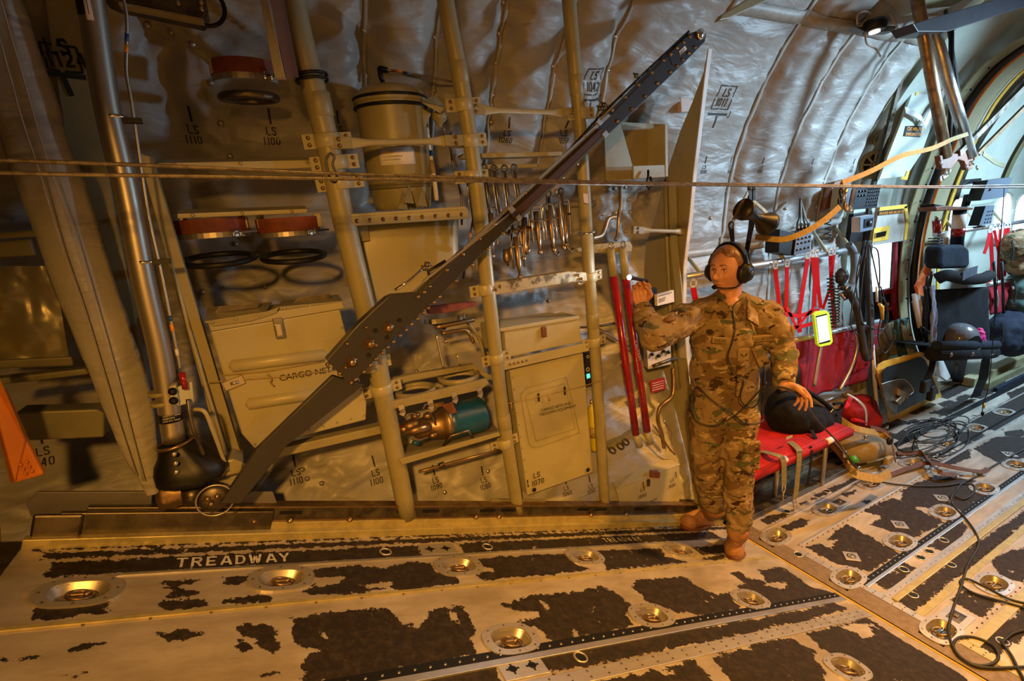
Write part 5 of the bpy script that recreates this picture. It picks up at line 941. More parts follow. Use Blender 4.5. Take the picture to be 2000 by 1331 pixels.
label_text('CAUTION', Y(1238, 668, 1.915), Y(1247, 700, 1.915)-Y(1238, 668, 1.915), V((1, 0, .3)), .026, 'stencil_white', t); label_text('USE BOTH HANDS', Y(1242, 702, 1.915), Y(1247, 735, 1.915)-Y(1242, 702, 1.915), V((1, 0, .3)), .010, 'stencil_white', t)
tag(panel([(1126, 485), (1160, 478), (1230, 472), (1236, 480), (1234, 492), (1160, 495), (1130, 492)], 2.0, .05, 'tan_light', 'pole_bracket', None, .004, False), 'tan bracket with a slot that holds the tops of the red poles', 'bracket')
tag(panel([(1188, 872), (1255, 838), (1257, 845), (1190, 880)], 1.98, .05, 'tan', 'pole_sill', None, .003, False), 'tan ledge behind the feet of the red poles', 'ledge')
for j, (x, y) in enumerate(((1196, 880), (1212, 872), (1222, 864))): tag(MB().torus(Y(x, y, 1.95), (.4, 1, 0), .022, .005, 16, 6, sc=.6).build('hook', 'dark_metal'), ('leftmost', 'middle', 'rightmost')[j]+' small dark hook under the ledge by the red poles', 'hook', 'small hooks under the ledge')
t = thing('control_box', 'grey oxygen regulator box with knobs left of the airman', 'control box', Y(1285, 690, 1.95))
hexa([Y(1263, 680, 1.95), Y(1310, 672, 1.95), Y(1311, 712, 1.95), Y(1266, 722, 1.95)], [Y(1256, 676, 2.08), Y(1300, 668, 2.08), Y(1300, 706, 2.08), Y(1258, 716, 2.08)]).build('box_body', 'white', t, .003)
panel([(1278, 678), (1300, 674), (1301, 678), (1279, 683)], 1.945, .004, 'paper', 'label_strip', t, 0, False)
for x, y in ((1272, 692), (1285, 695), (1304, 688), (1295, 686)): MB().lathe(Y(x, y, 1.95), NY, [(.010, 0), (.010, .012), (.007, .016), (.001, .017)], 14).build('knob', 'knob', t)
MB().tube([Y(1274, 716, 1.94), Y(1290, 710, 1.92), Y(1306, 704, 1.93), Y(1320, 700, 1.95)], .010, 10).build('hose_elbow', 'dark_metal', t)
for pl, m, y in (([(1283, 576), (1316, 567), (1317, 590), (1284, 598)], 'paper', 1.97), ([(1262, 568), (1283, 562), (1284, 600), (1266, 610)], 'black', 1.99)): panel(pl, y, .02, m, 'placard', t, .001, False)
label_text('OXYGEN REGULATOR', Y(1286, 580, 1.965), Y(1314, 572, 1.965)-Y(1286, 580, 1.965), (0, 0, 1), .010, 'ink', t); label_text('CHECK SUPPLY\nSET DILUTER\nTEST FLOW', Y(1287, 586, 1.965), Y(1314, 578, 1.965)-Y(1286, 586, 1.965), (0, 0, 1), .008, 'ink', t)
hexa([Y(1254, 650, 1.96), Y(1285, 640, 1.96), Y(1290, 655, 1.96), Y(1256, 680, 1.96)], [Y(1250, 648, 2.05), Y(1280, 638, 2.05), Y(1284, 650, 2.05), Y(1252, 676, 2.05)]).build('junction_box', 'white', t, .003)
t = thing('warning_placard', 'dark red placard with white lines under the oxygen regulator', 'sign', Y(1285, 755, 2.0)); panel([(1269, 745), (1298, 738), (1300, 760), (1273, 769)], 2.0, .004, 'maroon_cloth', 'placard_face', t, 0, False)
for k in range(4): MB().beam(Y(1274, 750+k*4.5, 1.997), Y(1296, 744+k*4.5, 1.997), .002, .003).build('text_line', 'stencil_white', t)
for lb, q, rr, m in (('thick bronze pipe curving down beside the airman', [(1314, 720, 2.0), (1316, 750, 1.98), (1312, 775, 1.97), (1290, 795, 1.97), (1285, 820, 1.97), (1292, 845, 1.97), (1297, 875, 1.97)], .011, 'bronze'), ('thin bronze pipe slanting down to a black fitting', [(1276, 830, 1.97), (1290, 850, 1.95), (1306, 875, 1.93), (1318, 888, 1.93)], .005, 'bronze'), ('thin steel pipe below the bronze one', [(1296, 822, 1.98), (1312, 845, 1.97), (1312, 870, 1.96)], .004, 'steel'),
 ('steel pipe bending into the right strut clamp at its top', [(1156, 466, 1.93), (1175, 460, 1.95), (1182, 445, 1.97), (1188, 428, 1.98), (1203, 424, 1.98)], .011, 'satin_steel'), ('upright bronze pipe on the lining right of the strut', [(1211, 366, 2.1), (1212, 400, 2.08), (1208, 430, 2.08), (1207, 455, 2.08), (1202, 470, 2.08)], .009, 'bronze'), ('pale diagonal pipe behind the red poles', [(1165, 640, 2.02), (1190, 655, 2.02), (1232, 680, 2.02)], .006, 'satin_steel'), ('dark cable bundle crossing left of the red poles', [(1130, 640, 1.98), (1165, 638, 1.95), (1200, 632, 1.97)], .006, 'dark_metal')): tag(MB().tube(curve([Y(*c) for c in q], 5), rr, 12).build('pipe', m), lb, 'pipe')
t = thing('pipe_clamp', 'steel and black clamp round the right strut with an elbow pipe', 'clamp', YL(1146, 456, 1.83)); MB().torus(YL(1146, 455, 1.83), V((-.085, 0, 1)), .036, .006, 24, 8).build('clamp_band', 'chrome', t); MB().ell(YL(1158, 459, 1.82), .012).build('clamp_bolt', 'black', t)
tag(panel([(1139, 378), (1148, 379), (1149, 398), (1141, 396)], 1.785, .002, 'pinkish', 'strut_label', None, 0), 'small cream paper label stuck on the right strut', 'label')
t = thing('indicator_panel', 'black instrument panel with green light between locker and strut', 'panel', Y(1148, 720, 1.95)); panel([(1141, 690), (1156, 687), (1160, 748), (1146, 752)], 1.94, .04, 'panel_black', 'panel_box', t, .002, False)
panel([(1146, 732), (1152, 730), (1153, 738), (1147, 740)], 1.935, .003, 'green_led', 'green_light', t, 0, False); MB().torus(Y(1148, 722, 1.935), NY, .009, .0015, 16, 6).build('gauge_ring', 'white', t); MB().torus(Y(1148, 697, 1.935), NY, .007, .0012, 16, 6).build('gauge_ring', 'white', t)
t = thing('yellow_bottle', 'slim yellow bottle standing between the tall locker and the right strut', 'bottle', Y(1160, 880, 1.96)); a_ = Y(1156, 792, 1.96); c_ = Y(1163, 880, 1.94); MB().lathe(c_, a_-c_, [(.022, 0), (.024, .01), (.024, (a_-c_).length-.02), (.012, (a_-c_).length), (.008, (a_-c_).length+.02)], 20).build('bottle_body', 'bottle_yellow', t); MB().lathe(a_, a_-c_, [(.01, 0), (.010, .025), (.006, .03)], 12).build('bottle_valve', 'satin_steel', t); MB().lathe(c_+(a_-c_)*.3, a_-c_, [(.0248, 0), (.0248, .06)], 20).build('bottle_label', 'tan_web', t)
# ---- big frame at the hinge
ed = [(1384, 95), (1378, 140), (1371, 200), (1365, 250), (1354, 343), (1347, 420), (1341, 470), (1335, 521), (1334, 600), (1342, 700), (1352, 800), (1364, 900), (1376, 1000)]
t = thing('main_frame', 'big tan fuselage frame standing behind the airman at the hinge', 'frame', (2.1, 1.8, 0)); E_ = [XX(x, y, 2.10) for x, y in ed]; out = [XX(x, y, 2.10) for x, y in ((1382, 97), (1374, 142), (1350, 205), (1328, 258), (1298, 350), (1279, 425), (1262, 475), (1258, 530), (1262, 610), (1290, 705), (1320, 805), (1345, 905), (1360, 1000))][::-1]
MB().prism(E_+out, (.012, 0, 0)).build('frame_web', 'tan', t); b = MB(); m_ = len(E_)
vs = [p+V((dx, 0, 0)) for p in E_ for dx in (-.002, .022)]; b.add(vs, [(2*i, 2*i+1, 2*i+3, 2*i+2) for i in range(m_-1)]); b.build('frame_flange', 'white', t, solid=.006)
b = MB(); b.tube([XX(1300, 350, 2.085), XX(1303, 480, 2.085), XX(1310, 620, 2.085), XX(1325, 760, 2.085)], .012, 8); b.build('frame_stiffener', 'tan', t); b = MB(); b.strap([XX(1313, 360, 2.085), XX(1316, 480, 2.085), XX(1325, 560, 2.085), XX(1335, 700, 2.085)], .05, .006, (0, 1, 0)); b.build('frame_stiffener', 'tan_light', t)
# ================= the black beam =================
YB = 1.68
t = thing('support_beam', 'long dark grey riveted arm slanting from the ramp rail up to the lining', 'arm', Y(430, 980, YB))
A1 = [(640, 700), (690, 640), (735, 605), (758, 582), (770, 575), (820, 572), (838, 560), (900, 493), (1010, 403), (1130, 282), (1186, 232), (1290, 135), (1350, 70), (1370, 60), (1379, 72), (1371, 90), (1330, 128), (1190, 258), (1010, 430), (930, 510), (858, 577), (770, 650), (688, 752)]
A1 = [(638, 704), (700, 634), (732, 604), (757, 581), (768, 576), (820, 572), (833, 560), (900, 494), (975, 432), (1050, 360), (1120, 293), (1176, 237), (1184, 233), (1250, 165), (1330, 80), (1349, 64), (1368, 58), (1380, 66), (1377, 82), (1340, 120), (1260, 197), (1196, 256), (1090, 355), (1010, 430), (930, 508), (856, 580), (770, 660), (688, 752), (675, 744)]
panel(A1, YB, .05, 'beam_grey', 'arm_plate', t, .003, False)
MB().prism([Y(x, y, YB+.01) for x, y in ((650, 735), (712, 752), (560, 872), (470, 985), (430, 985), (500, 880))], (0, .03, 0)).build('lower_link', 'beam_grey', t, .003)
def al(f, o): return (640+f*(1365-640)+o*.66, 704+f*(78-704)+o*.75)
panel([(905, 484), (1188, 222), (1193, 226), (908, 490)], YB-.005, .01, 'satin_steel', 'upper_rail', t, 0, False)
panel([(997, 418), (1010, 432), (1184, 261), (1175, 250)], YB-.018, .02, 'beam_dark', 'slide_channel', t, .002, False); panel([(1008, 430), (1012, 434), (1187, 262), (1184, 258)], YB-.02, .01, 'chrome', 'slide_rail', t, 0, False)
panel([(826, 548), (1000, 412), (1002, 415), (830, 551)], YB-.004, .01, 'satin_steel', 'upper_rail', t, 0, False)
for pl in ([(1165, 238), (1170, 232), (1178, 240), (1172, 246)], [(1176, 262), (1184, 254), (1190, 262), (1182, 269)], [(992, 408), (1000, 402), (1008, 410), (1000, 418)], [(1008, 424), (1014, 418), (1020, 426), (1013, 432)]): panel(pl, YB-.022, .008, 'aluminium', 'rail_tab', t, .001, False)
bt = [(678, 672), (715, 640), (735, 675), (640, 712), (663, 730), (675, 718), (686, 748), (694, 742), (710, 727), (723, 714), (734, 702), (747, 690), (757, 679), (768, 668), (781, 656), (793, 645), (803, 634), (815, 623), (826, 612), (836, 602), (847, 591), (858, 580), (816, 580), (828, 571), (839, 560), (890, 549), (872, 528), (904, 497), (922, 518), (953, 487), (936, 466), (965, 438), (982, 456), (967, 437), (1015, 425), (1043, 398), (1055, 372), (1028, 377), (1000, 404), (1086, 373), (1112, 321), (1128, 319), (1100, 345), (1116, 305), (1137, 294), (1155, 290), (1141, 266), (1176, 256), (1206, 237), (1234, 213), (1260, 188), (1284, 163), (1196, 215), (1221, 190), (1247, 166), (1273, 142), (1296, 118), (1310, 106), (1322, 94), (1335, 83), (1347, 72), (1309, 141), (1322, 129), (1333, 117), (1345, 104), (1357, 93)]
for x, y in bt[::1]:
    b = MB(); b.lathe(Y(x, y, YB), NY, [(.0078, 0), (.0078, .002), (.0055, .003), (.0055, .006), (.002, .007)], 8); b.build('beam_bolt', 'bronze', t)
for x, y in ((758, 640), (722, 672), (687, 707)): MB().lathe(Y(x, y, YB), NY, [(.020, 0), (.020, .004), (.014, .006), (.012, .02), (.006, .024), (.001, .024)], 18).build('pivot_bolt', 'bronze', t)
for x, y in ((733, 646), (756, 659), (720, 694), (780, 626)): MB().lathe(Y(x, y, YB), NY, [(.009, .0), (.009, .0006)], 14).build('plate_hole', 'black', t)
MB().lathe(Y(1366, 68, YB), NY, [(.022, 0), (.022, .01), (.012, .014), (.001, .02)], 20).build('upper_pivot', 'chrome', t)
MB().beam(Y(1304, 107, YB-.001), Y(1314, 128, YB-.001), .002, .001).build('plate_joint', 'black', t)
panel([(1326, 101), (1338, 89), (1342, 96), (1329, 108)], YB-.002, .001, 'paper', 'serial_label', t, 0, False); label_text('ARM ASSY\nP/N 3311', Y(1329, 105, YB-.004), Y(1341, 93, YB)-Y(1329, 105, YB), (-.6, 0, .6), .007, 'ink', t)
for q, rr in ((((1172, 226), (1200, 200), (1262, 140), (1345, 62)), .006), (((905, 486), (1000, 405), (1100, 305), (1170, 228)), .004), (((840, 545), (836, 530), (850, 522), (870, 510)), .006)): MB().tube([Y(x, y, YB+.01) for x, y in q], rr, 8).build('edge_cable', 'black', t)
MB().tube([Y(771, 567, YB), Y(795, 552, YB), Y(815, 535, YB), (Y(829, 521, YB))], .005, 8).build('link_rod', 'chrome', t)
for x, y in ((829, 524), (835, 517), (1172, 212), (1180, 205), (1243, 148)): b = MB(); b.ell(Y(x, y, YB), (.012, .01, .01), 8, 6); b.beam(Y(x-6, y-5, YB), Y(x+8, y+3, YB), .006, .006); b.build('cable_clip', 'dark_metal', t)
# ---- ramp side rail and end pieces
t = thing('ramp_side_rail', 'long metal logistics rail with slots along the wall edge of the ramp', 'rail', ramp_pt(3, 1.86))
rbox(-.05, 3.1, 1.862, 1.885, -.03, .108).build('rail_web', 'dark_metal', t, .002); rbox(-.05, 2.9, 1.85, 1.90, .108, .114).build('rail_top_flange', 'bronze', t, .001); rbox(-.05, 3.12, 1.845, 1.86, 0, .055).build('rail_lower_lip', 'zinc', t, .002); rbox(-.05, 3.0, 1.852, 1.862, .05, .06).build('rail_mid_bead', 'bronze', t, .001)
rbox(2.56, 3.16, 1.843, 1.862, -.02, .10).build('rail_end_piece', 'dark_metal', t, .004); rbox(3.10, 3.22, 1.835, 1.85, .0, .098).build('rail_nose', 'dark_metal', t, .012)
for s in (2.62, 2.50, 2.05, 1.94, 1.66, 1.55, 1.10, .98, .70): rbox(s-.04, s+.04, 1.8605, 1.8625, .078, .092).build('rail_slot', 'black', t, .003)
for s in np.arange(.2, 3.0, .17):
    for a_, h in ((0, .036), (.02, .036), (0, .052), (.02, .052)): MB().lathe(ramp_pt(s+a_, 1.862, h), NY, [(.005, 0), (.005, .001)], 8).build('rail_rivet', 'bronze', t) if s < 2.8 else None
for i, s in enumerate((2.62, 2.50, 2.28, 1.72, 1.60, 1.05, .8)): tag(MB().lathe(ramp_pt(s, 1.85, .055), up, [(.012, 0), (.012, .006), (.006, .012), (.001, .016)], 8).build('rail_fastener', 'bronze'), 'small bronze fastener on the rail lip, '+('first', 'second', 'third', 'fourth', 'fifth', 'sixth', 'seventh')[i]+' from the left', 'fastener', 'bronze fasteners along the ramp rail')
for pl, y, m, lb in (([(72, 962), (298, 961), (294, 1010), (60, 1010), (50, 985)], 1.90, 'gusset_grey', 'grey gusset plate behind the left end of the ramp rail'), ([(455, 990), (490, 962), (533, 962), (545, 995)], 1.88, 'gusset_grey', 'small grey trapezoid plate right of the arm foot'), ([(955, 985), (962, 975), (1065, 978), (1070, 995)], 1.89, 'olive', 'low olive plate on the rail under the tall locker'), ([(1310, 1000), (1318, 976), (1372, 978), (1372, 1000)], 1.9, 'dark_metal', 'dark plate at the forward end of the ramp rail')): tag(panel(pl, y, .012, m, 'gusset_plate', None, .003, False), lb, 'plate')
t = thing('arm_foot', 'round steel foot joint where the black arm meets the ramp rail', 'joint', Y(415, 985, 1.74)); MB().lathe(Y(418, 975, 1.72), NY, [(.045, -.03), (.045, 0), (.035, .01), (.001, .012)], 24).build('joint_disc', 'dark_metal', t); MB().torus(Y(420, 978, 1.70), NY, .052, .003, 28, 6).build('joint_cover', 'satin_steel', t)
for x, y in ((405, 975), (412, 985), (424, 970)): MB().ell(Y(x, y, 1.70), .008, 8, 6).build('joint_bolt', 'bronze', t)
t = thing('cylinder_foot', 'brown clevis holding the foot of the ramp cylinder behind the rail', 'clevis', Y(360, 965, 1.8)); MB().lathe(Y(345, 960, 1.82), V((1, 0, 0)), [(.045, -.05), (.05, -.03), (.05, .03), (.045, .05)], 20).build('clevis_barrel', 'bronze', t); MB().lathe(Y(372, 968, 1.78), V((1, 0, 0)), [(.03, -.02), (.03, .03)], 16).build('clevis_pin', 'dark_metal', t)
# ---- steel static-line cables
def rope(lb, pts, r):
    P_ = curve([D_ for D_ in pts], 6); t = thing('static_line_cable', lb, 'cable', P_[0], 'steel static line cables across the picture')
    L = 0; b = MB(); cum = [0]
    for a, c in zip(P_[:-1], P_[1:]): cum.append(cum[-1]+(c-a).length)
    n = int(cum[-1]/.006); pts2 = []; j = 0
    for i in range(n+1):
        s = cum[-1]*i/n
        while j < len(cum)-2 and cum[j+1] < s: j += 1
        f = (s-cum[j])/max(1e-9, cum[j+1]-cum[j]); pts2.append((P_[j].lerp(P_[j+1], f), s, (P_[j+1]-P_[j]).normalized()))
    for k in range(6):
        q = []
        for p, s, d in pts2:
            a = s/.055*2*PI+k*PI/3; e = d.cross(V((0, 0, 1))).normalized(); f = d.cross(e); q.append(p+(e*math.cos(a)+f*math.sin(a))*r*.62)
        MB().tube(q, r*.42, 5).build('wire_strand', 'cable_steel', t)
    return t
yc = 1.25
rope('upper one of the two steel cables, meeting the wall strut hook', [Y(-60, 311, yc), Y(150, 318, yc), Y(400, 328, yc), Y(640, 339, yc), Y(900, 347, yc), Y(1150, 355, yc), Y(1500, 360.5, yc), Y(1820, 364, yc), Y(2060, 360, yc)], .0042)
rope('lower one of the two steel cables, just under its twin at left', [Y(-60, 336, yc-.02), Y(150, 341, yc-.02), Y(400, 345, yc-.02), Y(640, 349, yc-.02), Y(900, 353, yc-.02), Y(1150, 358.5, yc-.02), Y(1500, 363.5, yc-.02), Y(1820, 367, yc-.02), Y(2060, 366, yc-.02)], .0042)
t = thing('snap_hook', 'grey snap hook hanging in front of the left strut at the cables', 'hook', Y(645, 330, 1.28)); P_ = [Y(640, 305, 1.27), Y(637, 318, 1.27), Y(645, 350, 1.27), Y(655, 356, 1.27), Y(658, 345, 1.27), Y(650, 322, 1.27), Y(653, 308, 1.27), Y(646, 300, 1.27)]; MB().tube(curve(P_, 4, True), .003, 8, closed=True).build('hook_body', 'beam_grey', t)
# ================= forward part of the bay =================
def bar(b, p, q, r, n=14): b.cyl(V(p), V(q), r, n); return b
YB2 = 2.10
# ---- upper seat tubes and their struts
SB = thing('seat_back_tube', 'long aluminium seat tube on wall struts, level with the airman face', 'tube', Y(1480, 517, YB2)); bar(MB(), Y(1338, 541, YB2), Y(1650, 490, YB2), .020).build('tube', 'aluminium', SB)
for a_, c_ in (((1500, 466), (1533, 510)), ((1587, 452), (1617, 496)), ((1632, 446), (1666, 490)), ((1345, 505), (1372, 538))): MB().tube([Y(*a_, 2.26), Y(*c_, YB2-.02)], .012, 8).build('strut', 'tan_light', SB)
SB2 = thing('seat_back_tube', 'far aluminium seat tube under the round windows', 'tube', Y(1830, 458, YB2)); bar(MB(), Y(1826, 459, YB2), Y(2010, 431, YB2), .020).build('tube', 'aluminium', SB2)
for a_, c_ in (((1890, 418), (1918, 446)), ((1940, 415), (1962, 438)), ((1838, 420), (1866, 452))): MB().tube([Y(*a_, 2.26), Y(*c_, YB2-.02)], .013, 8).build('strut', 'tan_light', SB2)
# ---- red harness straps
def red_strap(lb, pts, w, y=2.06, buckle=True, grp='red harness straps hanging from the seat tube'):
    t = thing('harness_strap', lb, 'strap', Y(*pts[0], y), grp); P_ = [Y(x, yy, y-.005*(i % 2)) for i, (x, yy) in enumerate(pts)]; ww = px(P_[0], w)
    MB().strap(P_, ww, .004, V((.88, -.46, 0))).build('webbing', 'red_web', t)
    if buckle:
        p = P_[0]; b = MB(); ex = V((.88, -.46, 0)).normalized(); ey = V((0, 0, 1)); ez = ex.cross(ey); s = ww*.62
        for a, c in (((-s, 0, -.003), (-s*.55, .055, .003)), ((s*.55, 0, -.003), (s, .055, .003)), ((-s, .04, -.003), (s, .055, .003)), ((-s, 0, -.003), (s, .012, .003))): b.frame(p, ex, ey, -ez, a, c)
        b.build('buckle', 'white', t)
ST = [('leftmost red strap over the grey lining, right of the headset', [(1514, 526), (1520, 580), (1526, 640)], 8), ('second red strap from the headset, running straight down', [(1537, 522), (1536, 580), (1533, 650), (1530, 700)], 7), ('third red strap, slanting left to the web net', [(1577, 506), (1569, 560), (1561, 610), (1562, 650)], 8), ('broad red strap beside the slanting one, upper part folded', [(1587, 503), (1592, 550), (1590, 600)], 8), ('red strap just left of the tablet top', [(1595, 503), (1598, 560), (1603, 602)], 7),
 ('long red strap running past the right side of the tablet', [(1622, 500), (1624, 560), (1630, 640), (1633, 700)], 7), ('red strap behind the long one, near the corrugated hose', [(1629, 498), (1622, 560), (1607, 604)], 5), ('short red strap seen left of the airman face', [(1354, 562), (1357, 580), (1364, 606)], 11)]
for s in ST: red_strap(*s)
t = thing('web_net', 'red webbing net low behind the airman elbow', 'net', Y(1560, 650, 2.06))
for q in (((1517, 610), (1560, 618), (1600, 606)), ((1522, 640), (1560, 640), (1600, 628)), ((1528, 668), (1550, 664)), ((1530, 698), (1552, 694)), ((1533, 724), (1556, 720)), ((1536, 600), (1556, 640), (1590, 600)), ((1514, 600), (1545, 660), (1552, 730)), ((1528, 600), (1528, 740))): MB().strap([Y(x, y, 2.05) for x, y in q], .028, .003, V((.88, -.46, 0)) if abs(q[0][0]-q[-1][0]) < 30 else V((0, 0, 1))).build('net_web', 'red_web', t)
for s in [('leftmost red strap under the far seat tube', [(1934, 452), (1936, 480), (1938, 520), (1930, 560)], 7), ('second red strap under the far seat tube', [(1942, 450), (1950, 490), (1956, 530)], 5), ('third red strap under the far seat tube', [(1954, 448), (1951, 490), (1950, 540)], 6), ('fourth red strap under the far seat tube, slanting', [(1964, 446), (1958, 490), (1952, 530), (1955, 570)], 6), ('fifth red strap under the far seat tube, darkest', [(1970, 445), (1966, 490), (1962, 540)], 5), ('loose red strap end pointing down left from the far seat tube', [(1933, 455), (1928, 480), (1922, 496)], 6)]: red_strap(*s, y=2.05, grp='red harness straps under the far seat tube')
# ---- canvas backs and seats
def cloth(name, m, par, corners, nu=24, nv=16, wr=.012, seed=1, fx=9):
    a, b_, c, d = [V(p) for p in corners]; nn = (b_-a).cross(d-a).normalized(); b = MB()
    b.grid(lambda u, v: a*(1-u)*(1-v)+b_*u*(1-v)+c*u*v+d*(1-u)*v+nn*wr*2*(float(fbm(u*fx+v*1.5, v*2.2, seed, 3))-.45), nu, nv); return b.build(name, m, par, solid=.003)
CB = thing('canvas_seat_back', 'maroon canvas seat back hanging from a bare aluminium bar', 'seat back', Y(1545, 667, 2.0)); bar(MB(), Y(1543, 667, 2.0), Y(1718, 628, 2.0), .019).build('bar', 'aluminium', CB)
cloth('canvas', 'maroon_cloth', CB, [Y(1550, 668, 2.0), Y(1715, 632, 2.0), Y(1694, 745, 2.0), Y(1570, 778, 2.0)], 40, 20, .03, 2)
cloth('canvas', 'maroon_cloth', CB, [Y(1694, 637, 1.99), Y(1717, 632, 1.99), Y(1708, 700, 1.99), Y(1664, 735, 1.99)], 20, 14, .03, 5)
for q in ([(1603, 625), (1605, 665), (1598, 705), (1590, 755)], [(1671, 650), (1674, 680), (1662, 720), (1640, 762)]): MB().tube(curve([Y(x, y, 1.94) for x, y in q], 5), .012, 10).build('curved_brace', 'aluminium', CB)
ST_ = thing('troop_bench', 'long red canvas troop seat with steel legs and olive straps', 'seat', Z(1604, 948))
p0, p1 = Y(1455, 931, 1.68), Y(1662, 837, 1.68); q0, q1 = V((p0.x, 2.12, p0.z+.03)), V((p1.x, 2.12, p1.z+.03))
cloth('seat_canvas', 'red_cloth', ST_, [p0, p1, q1, q0], 30, 14, .006, 4); MB().tube([p0-V((0, 0, .012)), p1-V((0, 0, .012))], .017, 12).build('front_bar', 'red_cloth', ST_); cloth('front_flap', 'red_cloth', ST_, [p0-V((0, .018, .0)), p1-V((0, .018, 0)), p1-V((0, .018, .045)), p0-V((0, .018, .045))], 30, 2, .003, 6)
for a_, c_ in (((1614, 868), (1604, 948)), ((1520, 905), (1512, 975))):
    tp = Y(*a_, 1.69); b = MB(); b.tube([tp+V((0, 0, .02)), Z(*c_)], [.013, .016], 12); b.build('leg', 'satin_steel', ST_); MB().lathe(Z(*c_), (0, 0, 1), [(.02, 0), (.018, .012)], 12).build('leg_foot', 'brown_wood', ST_) if 0 else None
MB().lathe(Y(1618, 862, 1.675), (p1-p0), [(.021, -.03), (.021, .03)], 14).build('bar_sleeve', 'paper', ST_); MB().lathe(Y(1530, 899, 1.675), (p1-p0), [(.021, -.02), (.021, .02)], 14).build('bar_sleeve', 'white', ST_)
for lb, q in (('olive web strap draped over the seat front, left one near the trouser leg', [(1478, 886, 1.85), (1505, 892, 1.72), (1528, 902, 1.655), (1531, 925, 1.65), (1531, 950, 1.65)]), ('olive web strap draped over the seat front, right one', [(1500, 850, 1.95), (1530, 862, 1.85), (1556, 880, 1.70), (1561, 890, 1.655), (1557, 940, 1.65), (1553, 975, 1.65)])):
    t = thing('seat_belt', lb, 'strap', Y(*q[2]), 'olive seat belts on the red seat'); MB().strap(curve([Y(*c)+V((0, 0, .02 if i < 3 else 0)) for i, c in enumerate(q)], 4), .040, .004, V((.9, -.1, 0))).build('webbing', 'olive_web', t)
    e = Y(*q[-1]); MB().tube([e+V((-.012, 0, 0)), e+V((-.014, 0, -.03)), e+V((0, 0, -.05)), e+V((.014, 0, -.03)), e+V((.012, 0, 0))], .004, 8).build('hook', 'satin_steel', t); MB().tube([e-V((0, 0, .05)), e-V((.004, 0, .085)), e-V((-.01, 0, .10))], .004, 8).build('hook_tongue', 'satin_steel', t)
for lb, q in (('black webbing tail hanging under the seat between the legs', [(1583, 872, 1.67), (1586, 885, 1.655), (1583, 910, 1.66), (1577, 950, 1.66)]),): tag(MB().strap([Y(*c) for c in q], .022, .003, V((1, 0, 0))).build('strap_tail', 'black_cloth'), lb, 'strap')
t = thing('seat_sill', 'dark low sill beam with rails running under the red seat', 'sill', (3.5, 1.95, .1)); MB().box((2.3, 2.02, 0), (4.4, 2.14, .10)).build('sill_body', 'dark_metal', t, .01); MB().box((2.3, 1.93, 0.0), (4.4, 1.95, .05)).build('sill_rail', 'bronze', t, .003); MB().box((2.35, 1.80, -.02), (3.9, 2.36, .0)).build('sill_floor', 'dark_metal', t)
# ---- black backpack
def blob(name, m, par, lumps, vox=.012, sm=8, disp=0., dsc=.08):
    b = MB()
    for c, r, *rot in lumps: b.ell(c, r, 20, 12, rot[0] if rot else None)
    o = b.build(name, m, par); md = o.modifiers.new('r', 'REMESH'); md.mode = 'VOXEL'; md.voxel_size = vox; md.use_smooth_shade = True
    s = o.modifiers.new('s', 'SMOOTH'); s.factor = .6; s.iterations = sm
    if disp:
        tx = bpy.data.textures.new('n', 'CLOUDS'); tx.noise_scale = dsc; tx.noise_depth = 2; d = o.modifiers.new('d', 'DISPLACE'); d.texture = tx; d.strength = disp; d.texture_coords = 'GLOBAL'
    return o
t = thing('backpack', 'black backpack lying on the red seat under the outstretched hand', 'backpack', Y(1570, 850, 1.9)); R1 = Matrix.Rotation(.35, 3, 'Y')
blob('pack_body', 'black_cloth', t, [(Y(1545, 812, 1.92), (.19, .15, .155), R1), (Y(1580, 822, 1.90), (.17, .14, .13), R1), (Y(1530, 795, 1.96), (.13, .10, .13)), (Y(1612, 818, 1.92), (.10, .11, .09), R1)], .014, 6, .03, .1)
blob('front_pocket', 'black_cloth', t, [(Y(1590, 828, 1.80), (.12, .06, .08), R1)], .01, 5, .012, .06); MB().tube(curve([Y(1520, 765, 1.86), Y(1560, 758, 1.84), Y(1600, 780, 1.84), Y(1625, 800, 1.84)], 5), .016, 10).build('shoulder_strap', 'black_cloth', t)
MB().tube(curve([Y(1628, 790, 1.86), Y(1645, 788, 1.86), Y(1644, 800, 1.86), Y(1632, 812, 1.84)], 5), .010, 8).build('grab_handle', 'black_cloth', t); MB().tube([Y(1622, 806, 1.79), Y(1627, 800, 1.80)], .003, 6).build('zip_pull', 'yellow', t); MB().frame(Y(1542, 855, 1.73), (1, 0, 0), (0, 1, 0), (0, 0, 1), (-.03, 0, -.008), (.03, .004, .008)).build('label_tab', 'tan_light', t)
MB().strap([Y(1585, 840, 1.76), Y(1592, 855, 1.72), Y(1598, 868, 1.70)], .03, .004, V((1, 0, 0))).build('compression_strap', 'black_cloth', t)
# ---- folded red canvas beyond the seat, straps
t = thing('folded_canvas', 'crumpled red canvas roll with grey strap right of the black backpack', 'canvas', Y(1680, 830, 1.95)); blob('canvas_roll', 'maroon_cloth', t, [(Y(1672, 805, 1.95), (.16, .10, .10), R1), (Y(1692, 818, 1.93), (.12, .1, .10)), (Y(1685, 790, 2.0), (.12, .1, .08), R1)], .014, 5, .03, .07)
MB().strap(curve([Y(1655, 770, 1.9), Y(1675, 782, 1.84), Y(1690, 800, 1.82), Y(1692, 830, 1.82)], 4), .022, .004, V((1, 0, 0))).build('grey_strap', 'hem', t); MB().strap([Y(1662, 775, 1.9), Y(1655, 792, 1.86), Y(1650, 800, 1.86)], .03, .004, V((1, 0, 0))).build('red_tab', 'red_web', t); MB().tube([Y(1665, 820, 1.83), Y(1690, 826, 1.83)], .014, 10).build('red_tube', 'red_web', t)
